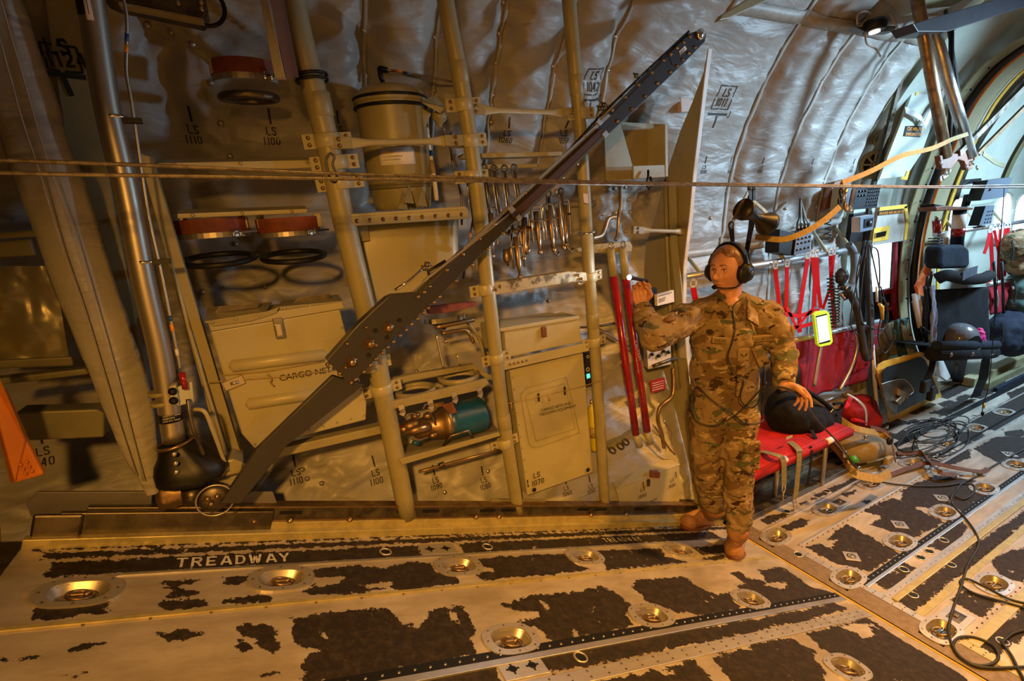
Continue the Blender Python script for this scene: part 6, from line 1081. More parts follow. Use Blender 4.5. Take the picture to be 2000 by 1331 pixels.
t = thing('wall_ledge', 'grey riveted ledge with pale bar under the maroon canvas', 'ledge', Y(1650, 780, 2.15)); panel([(1606, 782), (1655, 765), (1692, 758), (1698, 775), (1650, 800), (1612, 800)], 2.12, .1, 'white', 'ledge_face', t, .006, False); bar(MB(), Y(1608, 785, 2.08), Y(1645, 772, 2.08), .012).build('bar', 'aluminium', t)
tag(panel([(1668, 752), (1690, 745), (1697, 755), (1672, 768)], 2.1, .05, 'olive_web', 'pouch', None, .01, False), 'small olive pouch at the end of the grey ledge', 'pouch')
tag(bar(MB(), Y(1703, 665, 2.0), Z(1716, 842), .014).build('upright_post', 'white'), 'white upright post between the maroon canvas and the step panel', 'post')
# ---- helmet bag with harness
t = thing('helmet_bag', 'stuffed khaki bag with tan harness lying on the floor by the seat end', 'bag', Z(1690, 900)); c = Z(1697, 905)
blob('bag_body', 'khaki_cloth', t, [(c+V((0, .06, .11)), (.22, .15, .11)), (c+V((.08, .03, .09)), (.15, .14, .09)), (c+V((-.08, .10, .15)), (.12, .11, .06))], .014, 8, .02, .12)
MB().tube(curve([c+V((-.2, -.08, .10)), c+V((0, -.10, .085)), c+V((.18, -.08, .09)), c+V((.24, .04, .10)), c+V((.16, .16, .12))], 6), .007, 8).build('bag_piping', 'olive', t); MB().frame(c+V((.02, -.115, .06)), (1, 0, 0), (0, 1, 0), (0, 0, 1), (-.04, -.01, -.025), (.04, .02, .03)).build('buckle', 'tan_web', t, .006)
for lb, q, w, m in (('tan harness strap with silver buckle falling from the seat to the bag', [(1625, 868, 1.66), (1645, 890, 1.58), (1660, 912, 1.52), (1675, 930, 1.48)], .045, 'brown_web'), ('orange tan strap bunched along the front of the khaki bag', [(1655, 905, 1.5), (1668, 925, 1.44), (1690, 932, 1.42), (1715, 935, 1.40), (1738, 925, 1.42)], .05, 'tan_web'), ('tan harness strap lying across the top of the khaki bag', [(1640, 820, 1.84), (1665, 835, 1.75), (1690, 842, 1.70), (1720, 848, 1.68), (1738, 860, 1.6)], .045, 'tan_web'), ('brown strap over the right edge of the khaki bag', [(1700, 835, 1.72), (1730, 845, 1.66), (1742, 868, 1.6), (1748, 900, 1.5)], .03, 'brown_web')): tag(MB().strap(curve([Y(*k) for k in q], 5), w, .006, V((.3, .5, .8))).build('harness_strap', m), lb, 'strap')
for x, y, yy, m, lb, r in ((1651, 888, 1.50, 'chrome', 'silver buckle on the harness strap left of the khaki bag', .022), (1692, 855, 1.64, 'chrome', 'silver ring on top of the khaki bag', .018), (1678, 916, 1.42, 'chrome', 'round white metal button low on the tan strap', .016), (1738, 862, 1.60, 'black', 'black plastic buckle at the right of the khaki bag', .03)): tag(MB().ell(Y(x, y, yy), (r, r*.6, r)).build('buckle', m), lb, 'buckle')
tag(MB().tube([Y(1663, 892, 1.50), Y(1672, 905, 1.47)], .022, 10).build('green_pouch', mat('green', (.02, .22, .05), None)), 'small bright green roll tucked beside the harness buckle', 'pouch')
# ---- brown strap on the floor
def fstrap(lb, pts, w, m='brown_web'):
    b = MB(); P_ = curve([Z(x, y, .012+h) for x, y, h in pts], 6); b.strap(P_, w, .004, V((.5, 1, .35))); tag(b.build('floor_strap', m), lb, 'strap')
fstrap('brown strap arching over the deck from the khaki bag to its steel buckle', [(1752, 886, 0), (1800, 886, .02), (1818, 905, .05), (1840, 925, .04), (1870, 928, .01)], .040); fstrap('flat brown strap crossing under the arched one', [(1735, 930, 0), (1775, 915, .02), (1815, 905, .03), (1870, 915, .03), (1915, 922, .02), (1930, 916, .03)], .032)
for x, y, lb in ((1868, 930, 'steel triangular buckle at the end of the arched brown strap'), (1912, 924, 'steel buckle at the far end of the flat brown strap')):
    p = Z(x, y, .02); tag(MB().tube([p+V((-.03, 0, 0)), p+V((.03, -.025, 0)), p+V((.03, .03, 0))], .005, 8, closed=True).build('strap_buckle', 'chrome'), lb, 'buckle')
# ---- tablet
t = thing('tablet', 'lit tablet in a bright lime green case hanging from the red straps', 'tablet', Y(1608, 645, 1.88)); Q = [(1590, 615), (1596, 609), (1614, 607), (1620, 612), (1627, 668), (1622, 674), (1602, 678), (1597, 673)]
panel(Q, 1.88, .018, 'lime', 'case', t, .003, False); panel([(1594, 618), (1615, 613), (1622, 668), (1601, 673)], 1.877, .003, 'black', 'bezel', t, 0, False); panel([(1595, 621), (1615, 616), (1621, 664), (1601, 670)], 1.875, .002, 'screen', 'screen', t, 0, False)
for k in range(9): MB().beam(Y(1597+k*.7, 626+k*4.6, 1.8735), Y(1613+k*.7, 622+k*4.6, 1.8735), .0015, .002).build('text_line', 'panel_grey', t)
# ---- intercom boxes, speaker horn
def knobbox(lb, q, y, d, m, knobs, name='control_box', cat='control box', fm='panel_grey'):
    t = thing(name, lb, cat, Y(*q[0], y)); panel(q, y, d, m, 'box_body', t, .004, False); sh = [(a+(.5 if i in (0, 3) else -.5), b_) for i, (a, b_) in enumerate(q)]; panel(sh, y-.004, .004, fm, 'face_plate', t, .001, False)
    a, b_, c, e = q[:4]
    for u, v, r in knobs:
        p = Y(a[0]*(1-u)*(1-v)+b_[0]*u*(1-v)+c[0]*u*v+e[0]*(1-u)*v, a[1]*(1-u)*(1-v)+b_[1]*u*(1-v)+c[1]*u*v+e[1]*(1-u)*v, y-.004); MB().lathe(p, NY, [(r, 0), (r, r), (r*.7, r*1.3), (.0003, r*1.4)], 10).build('knob', 'knob', t)
    return t
t = knobbox('black intercom amplifier with blue grey knob panel over the seat tube', [(1556, 456), (1587, 448), (1582, 492), (1550, 499)], 2.02, .10, 'black', [(u, v, .007) for u in (.15, .38, .62, .85) for v in (.3, .5, .78)]); panel([(1523, 448), (1556, 456), (1550, 500), (1521, 494)], 2.03, .1, 'black', 'side_plate', t, .003, False)
for k in range(4): MB().tube(curve([Y(1558+k*7, 450-k*1.5, 2.06), Y(1557+k*7, 436, 2.08), Y(1561+k*4, 425, 2.12), Y(1563, 388, 2.2)], 4), .006, 8).build('cable', 'hem' if k % 2 else 'black', t); MB().tube([Y(1558+k*7, 449-k*1.5, 2.05), Y(1558+k*7, 438, 2.07)], .011, 8).build('plug', 'dark_metal', t)
knobbox('avionics panel in a white frame with rows of small switches', [(1674, 366), (1722, 360), (1713, 406), (1665, 410)], 2.05, .10, 'white', [(u, v, .006) for u in np.linspace(.52, .93, 6) for v in np.linspace(.15, .85, 6)]+[(u, v, .008) for u in (.12, .24, .36) for v in (.2, .4)], fm='panel_black')
knobbox('small white box with black gauge under the avionics panel', [(1680, 424), (1708, 419), (1705, 449), (1679, 454)], 2.06, .06, 'white', [(.55, .5, .02)]); panel([(1689, 428), (1706, 425), (1704, 443), (1688, 446)], 2.05, .006, 'panel_black', 'gauge_face', bpy.data.objects['control_box.003'], .001, False)
knobbox('dark intercom box with square knobs left of the round window', [(1925, 403), (1943, 401), (1936, 437), (1912, 441)], 2.05, .08, 'black', [(u, v, .006) for u in (.4, .62, .85) for v in (.3, .5, .7, .88)]); knobbox('dark wall unit above the far round window', [(1930, 352), (1978, 346), (1964, 385), (1915, 392)], 2.0, .10, 'panel_black', [(.2, .5, .01)])
knobbox('dark brown cabinet left of the avionics panel', [(1655, 362), (1673, 366), (1664, 410), (1648, 408)], 2.08, .1, 'tan', []); tag(panel([(1668, 418), (1704, 412), (1706, 470), (1660, 474)], 2.2, .04, 'black', 'dark_recess', None, .004, False), 'dark recess plate behind the small gauge box', 'panel')
tag(panel([(1632, 355), (1650, 350), (1640, 405), (1610, 412), (1616, 385)], 2.2, .04, 'brown_wood', 'brown_bag', None, .01, False), 'brown bag wedged at the end of the grey lining', 'bag')
t = thing('line_retriever', 'black hourglass shaped spool hanging by two steel arms from the cable', 'spool', Y(1468, 372, 1.3)); yk = 1.29
hA, hB = Y(1450, 408, yk), Y(1500, 438, yk); ax = (hB-hA).normalized(); L = (hB-hA).length; up2 = V((.3, 0, 1))
MB().lathe(hA, ax, [(.001, 0), (.042, .001), (.040, L*.12), (.020, L*.4), (.016, L*.52), (.022, L*.66), (.046, L*.93), (.048, L), (.001, L+.001)], 22).build('spool', 'black', t)
for q in ([(1467, 366), (1446, 402), (1428, 440)], [(1470, 392), (1503, 420)], [(1503, 420), (1496, 455)]): MB().strap([Y(x, y, yk) for x, y in q], .012, .004, V((1, 0, 0))).build('arm', 'bronze', t)
for x in (1463, 1471): MB().strap([Y(x, 360, yk), Y(x+1, 375, yk), Y(x+1, 392, yk)], .014, .006, V((1, 0, 0))).build('hanger', 'black', t)
MB().torus(Y(1428, 440, yk), NY, .012, .004, 14, 6).build('ring', 'black', t)
for lb, q, w, m in (('black strap running down behind the headset from the hanging spool', [(1428, 444, 1.32), (1430, 462, 1.6), (1431, 478, 1.85), (1434, 520, 1.95)], .02, 'black_cloth'), ('black strap hanging from the spool end towards the intercom box', [(1470, 420, 1.36), (1467, 445, 1.6), (1462, 470, 1.85), (1452, 530, 1.95)], .025, 'black_cloth')): tag(MB().strap([Y(*k) for k in q], w, .004, V((.9, -.4, 0))).build('hanging_strap', m), lb, 'strap')
t = thing('cargo_strap', 'long yellow tan strap clipped to the steel cable and slung to both sides', 'strap', Y(1645, 362, 1.3)); SD = V((.1, .3, 1))
MB().strap(curve([Y(1645, 357, 1.27), Y(1700, 335, 1.28), Y(1760, 305, 1.30), Y(1820, 290, 1.34), Y(1860, 272, 1.38), Y(1890, 262, 1.4)], 4), .022, .005, SD).build('upper_strap', 'tan_web', t); MB().strap(curve([Y(1640, 404, 1.27), Y(1610, 430, 1.28), Y(1575, 452, 1.3), Y(1540, 466, 1.33), Y(1515, 468, 1.36), Y(1475, 463, 1.42)], 4), .024, .005, SD).build('lower_strap', 'tan_web', t)
for x, y, r, m in ((1645, 364, .016, 'bronze'), (1643, 378, .018, 'black'), (1648, 385, .014, 'chrome'), (1640, 396, .016, 'black'), (1652, 404, .018, 'bronze'), (1662, 409, .014, 'chrome')): MB().torus(Y(x, y, 1.28), (.3, -1, .2), r, r*.3, 14, 6).build('clip_ring', m, t)
MB().tube([Y(1652, 370, 1.28), Y(1647, 395, 1.28)], .008, 8).build('ratchet', 'satin_steel', t)
# ---- overhead fittings
t = thing('overhead_fitting', 'overhead winch fitting with two thick bronze tubes and a forked casting', 'fitting', Y(1850, 310, 1.5)); yo = 1.5
for q, r, m in (((1786, -30, 1848, 306), 9.5, 'bronze'), ((1822, 55, 1896, 305), 9.5, 'satin_steel')): a_, c_ = Y(q[0], q[1], yo), Y(q[2], q[3], yo); MB().cyl(a_, c_, px(c_, r), 22).build('bronze_tube', 'bronze' if q[0] < 1800 else 'steel', t)
MB().tube([Y(1858, 60, yo+.08), Y(1858, 200, yo+.08), Y(1852, 300, yo+.08)], .014, 8).build('dark_rod', 'black', t); MB().strap([Y(1846, 20, yo+.1), Y(1862, 110, yo+.1), Y(1880, 230, yo+.1)], .02, .01, V((1, 0, 0))).build('dark_link', 'black', t)
panel([(1783, 46), (2030, -26), (2030, 4), (1850, 62), (1793, 62)], yo-.06, .10, 'beam_grey', 'cross_beam', t, .004, False); panel([(1836, 304), (1856, 300), (1872, 300), (1888, 285), (1902, 300), (1900, 330), (1890, 332), (1884, 315), (1872, 312), (1858, 330), (1840, 330)], yo, .03, 'brown_wood', 'fork_casting', t, .004, False)
MB().beam(Y(1872, 300, yo), Y(2010, 160, yo), .02, .035).build('diagonal_arm', 'dark_metal', t); MB().beam(Y(1900, 310, yo+.05), Y(2010, 200, yo+.05), .016, .025).build('diagonal_arm', 'bronze', t)
for x, y in ((1838, 318), (1848, 338), (1888, 326), (1900, 318), (1908, 328), (1912, 300), (1842, 348)): MB().torus(Y(x, y, yo-.01), (.2, -1, .3), .012, .004, 12, 6).build('shackle', 'chrome', t)
tag(panel([(1762, -20), (1920, -20), (1860, 12), (1800, 18)], 1.6, .1, 'tan', 'overhead_box', None, .006, False), 'brown overhead box at the top edge above the bronze tubes', 'box')
tag(panel([(1404, 40), (1412, 28), (1480, -14), (1530, -14), (1424, 36)], 1.62, .03, 'tan', 'ceiling_bracket', None, .004, False), 'tan ceiling bracket at the top edge right of the beam end', 'bracket')
t = thing('ceiling_lamp', 'small ceiling lamp with glowing lens and dangling wires near the top right', 'lamp', Y(1708, 62, 1.75)); MB().lathe(Y(1708, 48, 1.7), V((0, -.1, -1)), [(.01, -.03), (.05, -.02), (.06, .0), (.055, .03), (.04, .035)], 20).build('lamp_housing', 'black', t)
MB().lathe(Y(1708, 62, 1.7), V((0, -.1, -1)), [(.001, 0), (.026, 0), (.026, .004), (.001, .005)], 18).build('lamp_lens', 'lamp_glow', t); panel([(1670, 52), (1755, 50), (1745, 62), (1690, 62)], 1.72, .05, 'dark_metal', 'lamp_bracket', t, .003, False)
for q in (((1675, 48), (1675, 30), (1690, 22), (1705, 30)), ((1720, 45), (1735, 25), (1745, 40), (1753, 55)), ((1690, 62), (1693, 85), (1710, 95), (1720, 110))): MB().tube(curve([Y(x, y, 1.7) for x, y in q], 5), .005, 8).build('wire', 'hem', t)
# ---- door bay
arc = [(2040, 70), (2000, 92), (1945, 135), (1900, 190), (1872, 240), (1850, 290), (1830, 340), (1815, 380), (1800, 430), (1790, 480), (1785, 530), (1784, 580), (1788, 630), (1797, 670), (1812, 712)]
t = thing('door_frame', 'curved door frame with black seal and orange edge sweeping up to the ceiling', 'door frame', XX(1812, 712, 5.05)); A_ = curve([XX(x, y, 5.05) for x, y in arc], 4)
MB().tube(A_, .026, 10).build('rubber_seal', 'black', t); MB().tube([p+V((.10, .0, 0)) for p in A_], .012, 8).build('orange_edge', 'orange', t)
for dx, w, m, nm in ((-.10, .14, 'tan', 'frame_web'), (.30, .34, 'tan_light', 'frame_face'), (.50, .05, 'yellow', 'frame_edge')): MB().strap([p+V((dx, .05 if m == 'tan_light' else .03, 0)) for p in A_], w, .01, V((1, 0, 0))).build(nm, m, t)
for i in range(8, len(A_)-3, 3): MB().ell(A_[i]+V((-.11, .0, 0)), .009, 8, 6).build('frame_hole', 'black', t)
A2 = curve([XX(x, y, 4.32) for x, y in ((1770, 110), (1750, 190), (1725, 290), (1702, 380), (1690, 470), (1688, 560), (1700, 660), (1716, 760))], 4)
tag(MB().strap(A2, .05, .02, V((1, 0, 0))).build('bay_post', 'dark_metal'), 'dark curved post where the quilted lining ends', 'post')
t = thing('exit_panel', 'pale green ceiling side panel with yellow corner marks and exit wording', 'panel', Y(1790, 230, 2.1)); yy = 2.12
panel([(1800, 135), (1862, 130), (1800, 300), (1770, 345), (1718, 350)], yy, .02, 'seafoam', 'panel_face', t, .003); 
for q in (((1794, 168), (1812, 166), (1812, 171), (1799, 173), (1793, 186), (1788, 186)), ((1777, 334), (1772, 352), (1758, 350), (1762, 345), (1768, 345), (1772, 334))): panel(q, yy-.006, .003, 'yellow', 'corner_mark', t, 0)
panel([(1770, 246), (1802, 246), (1797, 268), (1765, 266)], yy-.006, .003, 'black', 'exit_sign', t, 0); e1 = YL(1800, 247, yy)-YL(1772, 246, yy)
label_text('CUT HERE FOR', YL(1772, 255, yy-.012), e1, (.2, -.0, 1), .034, 'orange_tape', t); label_text('EMERGENCY EXIT', YL(1769, 265, yy-.012), e1, (.2, 0, 1), .030, 'orange_tape', t)
for q in (((1768, 215), (1785, 222), (1800, 232), (1808, 250)), ((1846, 172), (1838, 190), (1820, 215), (1806, 245))): MB().strap([Y(x, y, 2.02) for x, y in q], .05, .004, V((0, .3, 1)) if q[0][0] < 1800 else V((1, 0, 0))).build('white_strap', 'white', t)
for lb, (x, y), r, sp in (('round steel pulley wheel above the spoked wheel', (1723, 272), 17, 0), ('spoked cream wheel at the upper right edge of the lining', (1707, 322), 27, 8)):
    c = Y(x, y, 2.22); R_ = px(c, r); t = thing('wheel', lb, 'wheel', c); nn = V((-.55, -.8, 0)); MB().torus(c, nn, R_*.86, R_*.15, 28, 8).build('rim', 'tan', t); MB().lathe(c, nn, [(R_*.2, -.02), (R_*.2, .02), (.001, .022)], 14).build('hub', 'bronze', t); MB().lathe(c-nn*.02, nn, [(R_*.8, 0), (R_*.8, .003)], 24).build('back_disc', 'black', t)
    e1 = nn.orthogonal().normalized(); e2 = nn.cross(e1)
    for k in range(sp or 3): a = 2*PI*k/(sp or 3); MB().beam(c, c+(e1*math.cos(a)+e2*math.sin(a))*R_*.8, R_*.13, .01, nn).build('spoke', 'tan_light', t)
t = thing('door_pocket', 'grey quilted door pocket with yellow border reading GROUND AND AIR USE ONLY', 'pocket', Y(1735, 440, 2.14)); yd = 2.14
panel([(1718, 405), (1772, 399), (1776, 430), (1770, 470), (1703, 480)], yd, .03, 'hem', 'pocket_cloth', t, .004, False); panel([(1719, 405), (1772, 399), (1772, 407), (1718, 412)], yd-.006, .006, 'yellow', 'yellow_border', t, .001, False); panel([(1766, 405), (1772, 401), (1776, 430), (1771, 468), (1766, 469), (1770, 432)], yd-.006, .006, 'yellow', 'yellow_border', t, .001, False)
panel([(1716, 413), (1764, 408), (1763, 416), (1715, 421)], yd-.008, .004, 'black', 'text_band', t, 0, False); label_text('GROUND AND AIR USE ONLY', Y(1717, 420, yd-.012), Y(1763, 415.5, yd)-Y(1717, 420, yd), (0, 0, 1), .029, 'orange_tape', t)
panel([(1708, 446), (1738, 441), (1735, 468), (1704, 474)], yd-.008, .004, 'yellow', 'yellow_patch', t, 0, False); panel([(1712, 455), (1732, 451), (1730, 461), (1711, 465)], yd-.02, .01, 'chrome', 'latch_handle', t, .002, False)
t = thing('paratroop_door', 'black and maroon inner door panel below and right of the bright window', 'door', Y(1760, 600, 2.2)); panel([(1747, 474), (1770, 470), (1772, 560), (1770, 628), (1703, 640), (1702, 572), (1742, 562)], 2.22, .02, 'panel_black', 'door_skin', t, .002, False)
panel([(1728, 568), (1745, 563), (1750, 470), (1754, 470), (1752, 600), (1758, 626), (1750, 628), (1745, 605), (1728, 608), (1728, 602), (1744, 598), (1743, 572), (1728, 576)], 2.20, .015, 'maroon_cloth', 'door_stripe', t, .001, False); panel([(1729, 593), (1737, 591), (1737, 597), (1729, 599)], 2.19, .003, 'pinkish', 'small_label', t, 0, False)
for pl, y, m, lb in (([(1700, 640), (1742, 628), (1748, 690), (1718, 722), (1702, 730)], 2.12, 'khaki_cloth', 'tan cloth sheet hanging below the door window'), ([(1742, 628), (1770, 620), (1782, 690), (1750, 700)], 2.14, 'teal_cloth', 'grey green cloth bundle right of the tan sheet'), ([(1604, 520), (1640, 500), (1650, 640), (1612, 640)], 2.3, 'hem', 'strip of lining behind the red straps and hose')):
    q = [Y(x, yv, y) for x, yv in pl]; o = cloth('cloth_sheet', m, None, [q[0], q[1], q[2], q[-1]], 20, 16, .04, len(pl)+int(y*50)); tag(o, lb, 'cloth')
# ---- hoses and cables
def hose(lb, q, r, m, name='hose', cat='hose'): return tag(MB().tube(curve([Y(*k) for k in q], 7), r, 10).build(name, m), lb, cat)
P_ = curve([Y(1658, 478, 2.0), Y(1667, 495, 2.0), Y(1668, 530, 2.0), Y(1660, 562, 2.0), Y(1650, 580, 2.0)], 22); tag(MB().tube(P_, [.026 if i % 2 else .021 for i in range(len(P_))], 14).build('oxygen_hose', mat('hose_grey', (.10, .12, .15), None, rough=.5)), 'grey corrugated oxygen hose curving right of the seat tube end', 'hose')
hose('thick black green hose looping low over the maroon canvas', [(1655, 565, 1.94), (1672, 600, 1.92), (1682, 650, 1.9), (1688, 690, 1.88), (1693, 700, 1.88), (1697, 680, 1.88), (1700, 620, 1.92), (1696, 560, 1.96), (1692, 500, 2.0), (1695, 470, 2.0)], .024, 'rubber'); hose('second thick dark hose beside the bright window', [(1686, 620, 1.98), (1684, 560, 2.0), (1686, 500, 2.02), (1692, 475, 2.04)], .020, 'navy_cloth')
t = thing('oxygen_mask_set', 'black regulator block hanging at the end of the corrugated hose', 'regulator', Y(1645, 550, 2.0)); blob('regulator_block', 'rubber', t, [(Y(1644, 540, 2.0), (.05, .04, .06)), (Y(1648, 560, 2.0), (.04, .04, .03))], .008, 3, .02, .03); MB().lathe(Y(1654, 563, 1.95), NY, [(.014, 0), (.014, .006)], 14).build('dial', 'white', t); MB().tube([Y(1642, 570, 1.98), Y(1652, 585, 1.96)], .016, 10).build('knurled_stem', 'chrome', t)
def coil(lb, a, c, r, turns, m='rubber'):
    A_, C_ = V(a), V(c); d = (C_-A_); e = d.normalized().cross(V((0, 1, 0))); f = d.normalized().cross(e); n = turns*10
    tag(MB().tube([A_+d*(i/n)+(e*math.cos(2*PI*i/10)+f*math.sin(2*PI*i/10))*r for i in range(n+1)], .0045, 6).build('coiled_cord', m), lb, 'cord')
coil('black coiled cord hanging right of the long red strap', Y(1634, 560, 2.0), Y(1633, 632, 2.0), .02, 12); coil('second black coiled cord behind the tablet edge', Y(1622, 540, 2.03), Y(1628, 660, 2.03), .022, 18); coil('thin coiled cord hanging over the grey lining', Y(1616, 420, 2.1), Y(1618, 470, 2.1), .02, 5); coil('dense black coiled cords left of the far seat tube', Y(1826, 462, 2.0), Y(1822, 500, 2.0), .04, 7); coil('second dense black coil beside the white ring', Y(1832, 466, 2.02), Y(1830, 505, 2.02), .035, 7)
for i, (q, lb) in enumerate((([(1690, 470, 1.9), (1676, 540, 1.9), (1664, 600, 1.9), (1663, 640, 1.9), (1690, 660, 1.9), (1720, 650, 1.9), (1735, 620, 1.9), (1720, 560, 1.9)], 'first thin black cable, widest loop in front of the door window'), ([(1694, 470, 1.88), (1684, 550, 1.88), (1680, 620, 1.88), (1700, 640, 1.88), (1728, 640, 1.88), (1733, 600, 1.88), (1722, 580, 1.88)], 'second thin black cable of the bundle by the window'), ([(1700, 482, 1.9), (1714, 490, 1.9), (1718, 530, 1.9), (1718, 580, 1.9), (1726, 640, 1.9), (1740, 670, 1.9)], 'blue black cable arching across the bright window'), ([(1696, 470, 1.86), (1698, 560, 1.86), (1700, 640, 1.86), (1702, 720, 1.86), (1706, 790, 1.86)], 'long thin black cable hanging straight to the seat end'),
 ([(1698, 475, 1.87), (1712, 540, 1.87), (1722, 600, 1.87), (1715, 660, 1.87), (1728, 690, 1.87), (1745, 665, 1.87), (1742, 640, 1.87)], 'thin grey black cable loop over the tan sheet'), ([(1680, 500, 1.92), (1672, 560, 1.92), (1686, 640, 1.92), (1704, 650, 1.92)], 'short black cable left of the thick hoses'))): hose(lb, q, .0045, 'rubber', 'hanging_cable', 'cable')
t = thing('yellow_connector', 'yellow cable connector dangling below the bright window', 'connector', Y(1722, 610, 1.86)); MB().tube([Y(1717, 594, 1.86), Y(1722, 600, 1.86), Y(1724, 625, 1.86)], [.01, .016, .008], 12).build('connector_body', 'yellow', t); MB().tube([Y(1712, 560, 1.86), Y(1713, 590, 1.86)], .008, 8).build('connector_sleeve', 'white', t)
# ---- step panel
t = thing('step_panel', 'big black panel with yellow border standing on the floor against the wall', 'panel', Z(1738, 826)); b0, b1 = Z(1738, 826), Z(1840, 775); lean = lambda x, y: Y(x, y, 2.02, -.18)
PP = [b0, b1, lean(1812, 697), lean(1808, 690), lean(1798, 688), lean(1728, 706), lean(1717, 713), lean(1713, 724)]; MB().prism(PP, (0, .012, 0)).build('panel_border', 'yellow', t, .002); nn = V((-.1, -1, -.15)).normalized()
MB().prism([lean(1744, 808)+nn*.012, lean(1830, 766)+nn*.012, lean(1803, 702)+nn*.012, lean(1794, 696)+nn*.012, lean(1728, 716)+nn*.012, lean(1720, 724)+nn*.012, lean(1723, 780)+nn*.012], nn*.004).build('panel_face', 'panel_black', t); MB().prism([lean(1714, 748)+nn*.02, lean(1752, 738)+nn*.02, lean(1766, 744)+nn*.02, lean(1777, 760)+nn*.02, lean(1748, 786)+nn*.02, lean(1744, 808)+nn*.02, lean(1725, 790)+nn*.02], nn*.004).build('sheet_overlay', 'dark_metal', t)
MB().tube(curve([lean(1714, 748)+nn*.026, lean(1752, 738)+nn*.026, lean(1768, 746)+nn*.026, lean(1777, 762)+nn*.026, lean(1765, 772)+nn*.026], 4), .003, 6).build('overlay_rim', 'aluminium', t)
for q in ([(1744, 755), (1764, 765), (1762, 775), (1742, 768)], [(1738, 780), (1752, 768), (1757, 775), (1745, 787)]): MB().prism([lean(*k)+nn*.045 for k in q], nn*-.03).build('bronze_step', 'bronze', t, .003)
# ---- observer chair
t = thing('observer_chair', 'black fabric observer chair on a floor pedestal facing the camera', 'chair', Z(1885, 750)); yc_ = 2.02
def ych(x, y, d=0.): return Y(x, y, 1.80+d)
cloth('back_cover', 'black_cloth', t, [ych(1826, 566, .06), ych(1930, 560, .06), ych(1934, 682, .06), ych(1822, 686, .06)], 26, 22, .02, 8, 5); o = panel([(1840, 484), (1850, 478), (1884, 478), (1895, 486), (1896, 518), (1890, 524), (1842, 526), (1837, 518)], 1.84, .12, 'navy_cloth', 'headrest', t, .035, False); o.modifiers['b'].segments = 5
MB().tube(curve([ych(1830, 545, .02), ych(1850, 538, -.02), ych(1880, 545, -.04), ych(1915, 545, -.02), ych(1932, 538, .05)], 5), .045, 12).build('armrest_roll', 'black_cloth', t); MB().strap([ych(1880, 540, -.08), ych(1895, 532, -.08), ych(1908, 528, -.06)], .07, .006, V((0, 0, 1))).build('headrest_strap', 'panel_grey', t)
sA, sB = ych(1822, 692, -.1), ych(1938, 688, -.1); MB().tube([sA, sB], .055, 14).build('seat_front', 'black_cloth', t); MB().tube([sA+V((0, -.02, .07)), sB+V((0, -.02, .07))], .035, 12).build('seat_edge', 'navy_cloth', t); cloth('seat_cushion', 'black_cloth', t, [sA+V((0, 0, .06)), sB+V((0, 0, .06)), sB+V((0, .3, .05)), sA+V((0, .3, .05))], 10, 8, .01, 3)
for k in (0.15, .5, .85): MB().ell(sA.lerp(sB, k)+V((0, -.045, 0)), (.035, .015, .02), 10, 6).build('seat_fitting', 'chrome' if k > .8 else 'brown_wood', t)
pA, pB = ych(1875, 405, .16), ych(1868, 490, .16); MB().cyl(pA, pB, .045, 20).build('pole', 'navy_cloth', t); MB().lathe(pA.lerp(pB, .15), pB-pA, [(.047, 0), (.047, (pB-pA).length*.32)], 20).build('pole_label', 'paper', t); MB().lathe(pA.lerp(pB, .47), pB-pA, [(.047, 0), (.047, (pB-pA).length*.18)], 20).build('red_label', 'red_paint', t); panel([(1828, 404), (1850, 402), (1902, 406), (1900, 410), (1860, 410), (1830, 412)], 1.9, .12, 'brown_wood', 'top_plate', t, .004, False); panel([(1826, 398), (1848, 402), (1850, 412), (1826, 412)], 1.92, .1, 'black', 'top_bracket', t, .006, False)
for q in (((1850, 700), (1868, 740)), ((1882, 700), (1874, 742))): MB().beam(ych(*q[0], 0), Z(q[1][0], q[1][1]+4, .02)-V((0, .0, 0)), .05, .03).build('leg', 'black', t)
MB().strap([ych(1926, 700, -.14), ych(1920, 740, -.12), Z(1905, 776, .02)], .07, .006, V((.9, -.4, 0))).build('hanging_belt', 'navy_cloth', t); MB().strap([ych(1818, 560, -.05), ych(1822, 620, -.05), ych(1826, 690, -.05), Y(1818, 725, 1.72), Y(1810, 745, 1.72)], .045, .006, V((.9, -.4, 0))).build('shoulder_belt', 'black_cloth', t)
MB().frame(Y(1808, 752, 1.72), (1, 0, 0), (0, 1, 0), (0, 0, 1), (-.05, -.02, -.06), (.04, .02, .04)).build('belt_buckle', 'black', t, .01); MB().frame(Y(1818, 762, 1.72), (1, 0, 0), (0, 1, 0), (0, 0, 1), (-.02, -.02, -.09), (.05, .02, .03)).build('belt_adjuster', 'black', t, .01); MB().beam(Z(1840, 748, .02), Z(1915, 746, .02), .05, .02).build('foot_bar', 'dark_metal', t)
cl = cloth('draped_jacket', mat('grey_cloth', (.16, .17, .22), (.11, .115, .15), 20, .8, bump=.3), None, [Y(1818, 560, 1.74), Y(1828, 558, 1.74), Y(1826, 668, 1.74), Y(1814, 672, 1.74)], 8, 20, .03, 9); tag(cl, 'grey cloth draped down the left side of the black chair', 'cloth')
t = thing('flight_helmet', 'grey flight helmet with open dark visor resting on the chair seat', 'helmet', ych(1877, 682, .0)); hc = ych(1874, 662, .0)
blob('helmet_shell', mat('helmet', (.14, .14, .15), None, rough=.22, coat=.5), t, [(hc, (.135, .13, .135)), (hc+V((0, 0, -.05)), (.13, .12, .10))], .008, 4); MB().ell(hc+V((-.015, -.045, -.03)), (.10, .105, .11), 24, 16).build('visor_opening', 'visor', t); MB().torus(hc+V((-.02, -.075, -.03)), (-.2, -1, 0), .095, .012, 28, 8).build('visor_rim', 'chrome', t); MB().ell(hc+V((-.11, -.03, -.03)), (.03, .04, .06)).build('ear_cover', 'chrome', t)
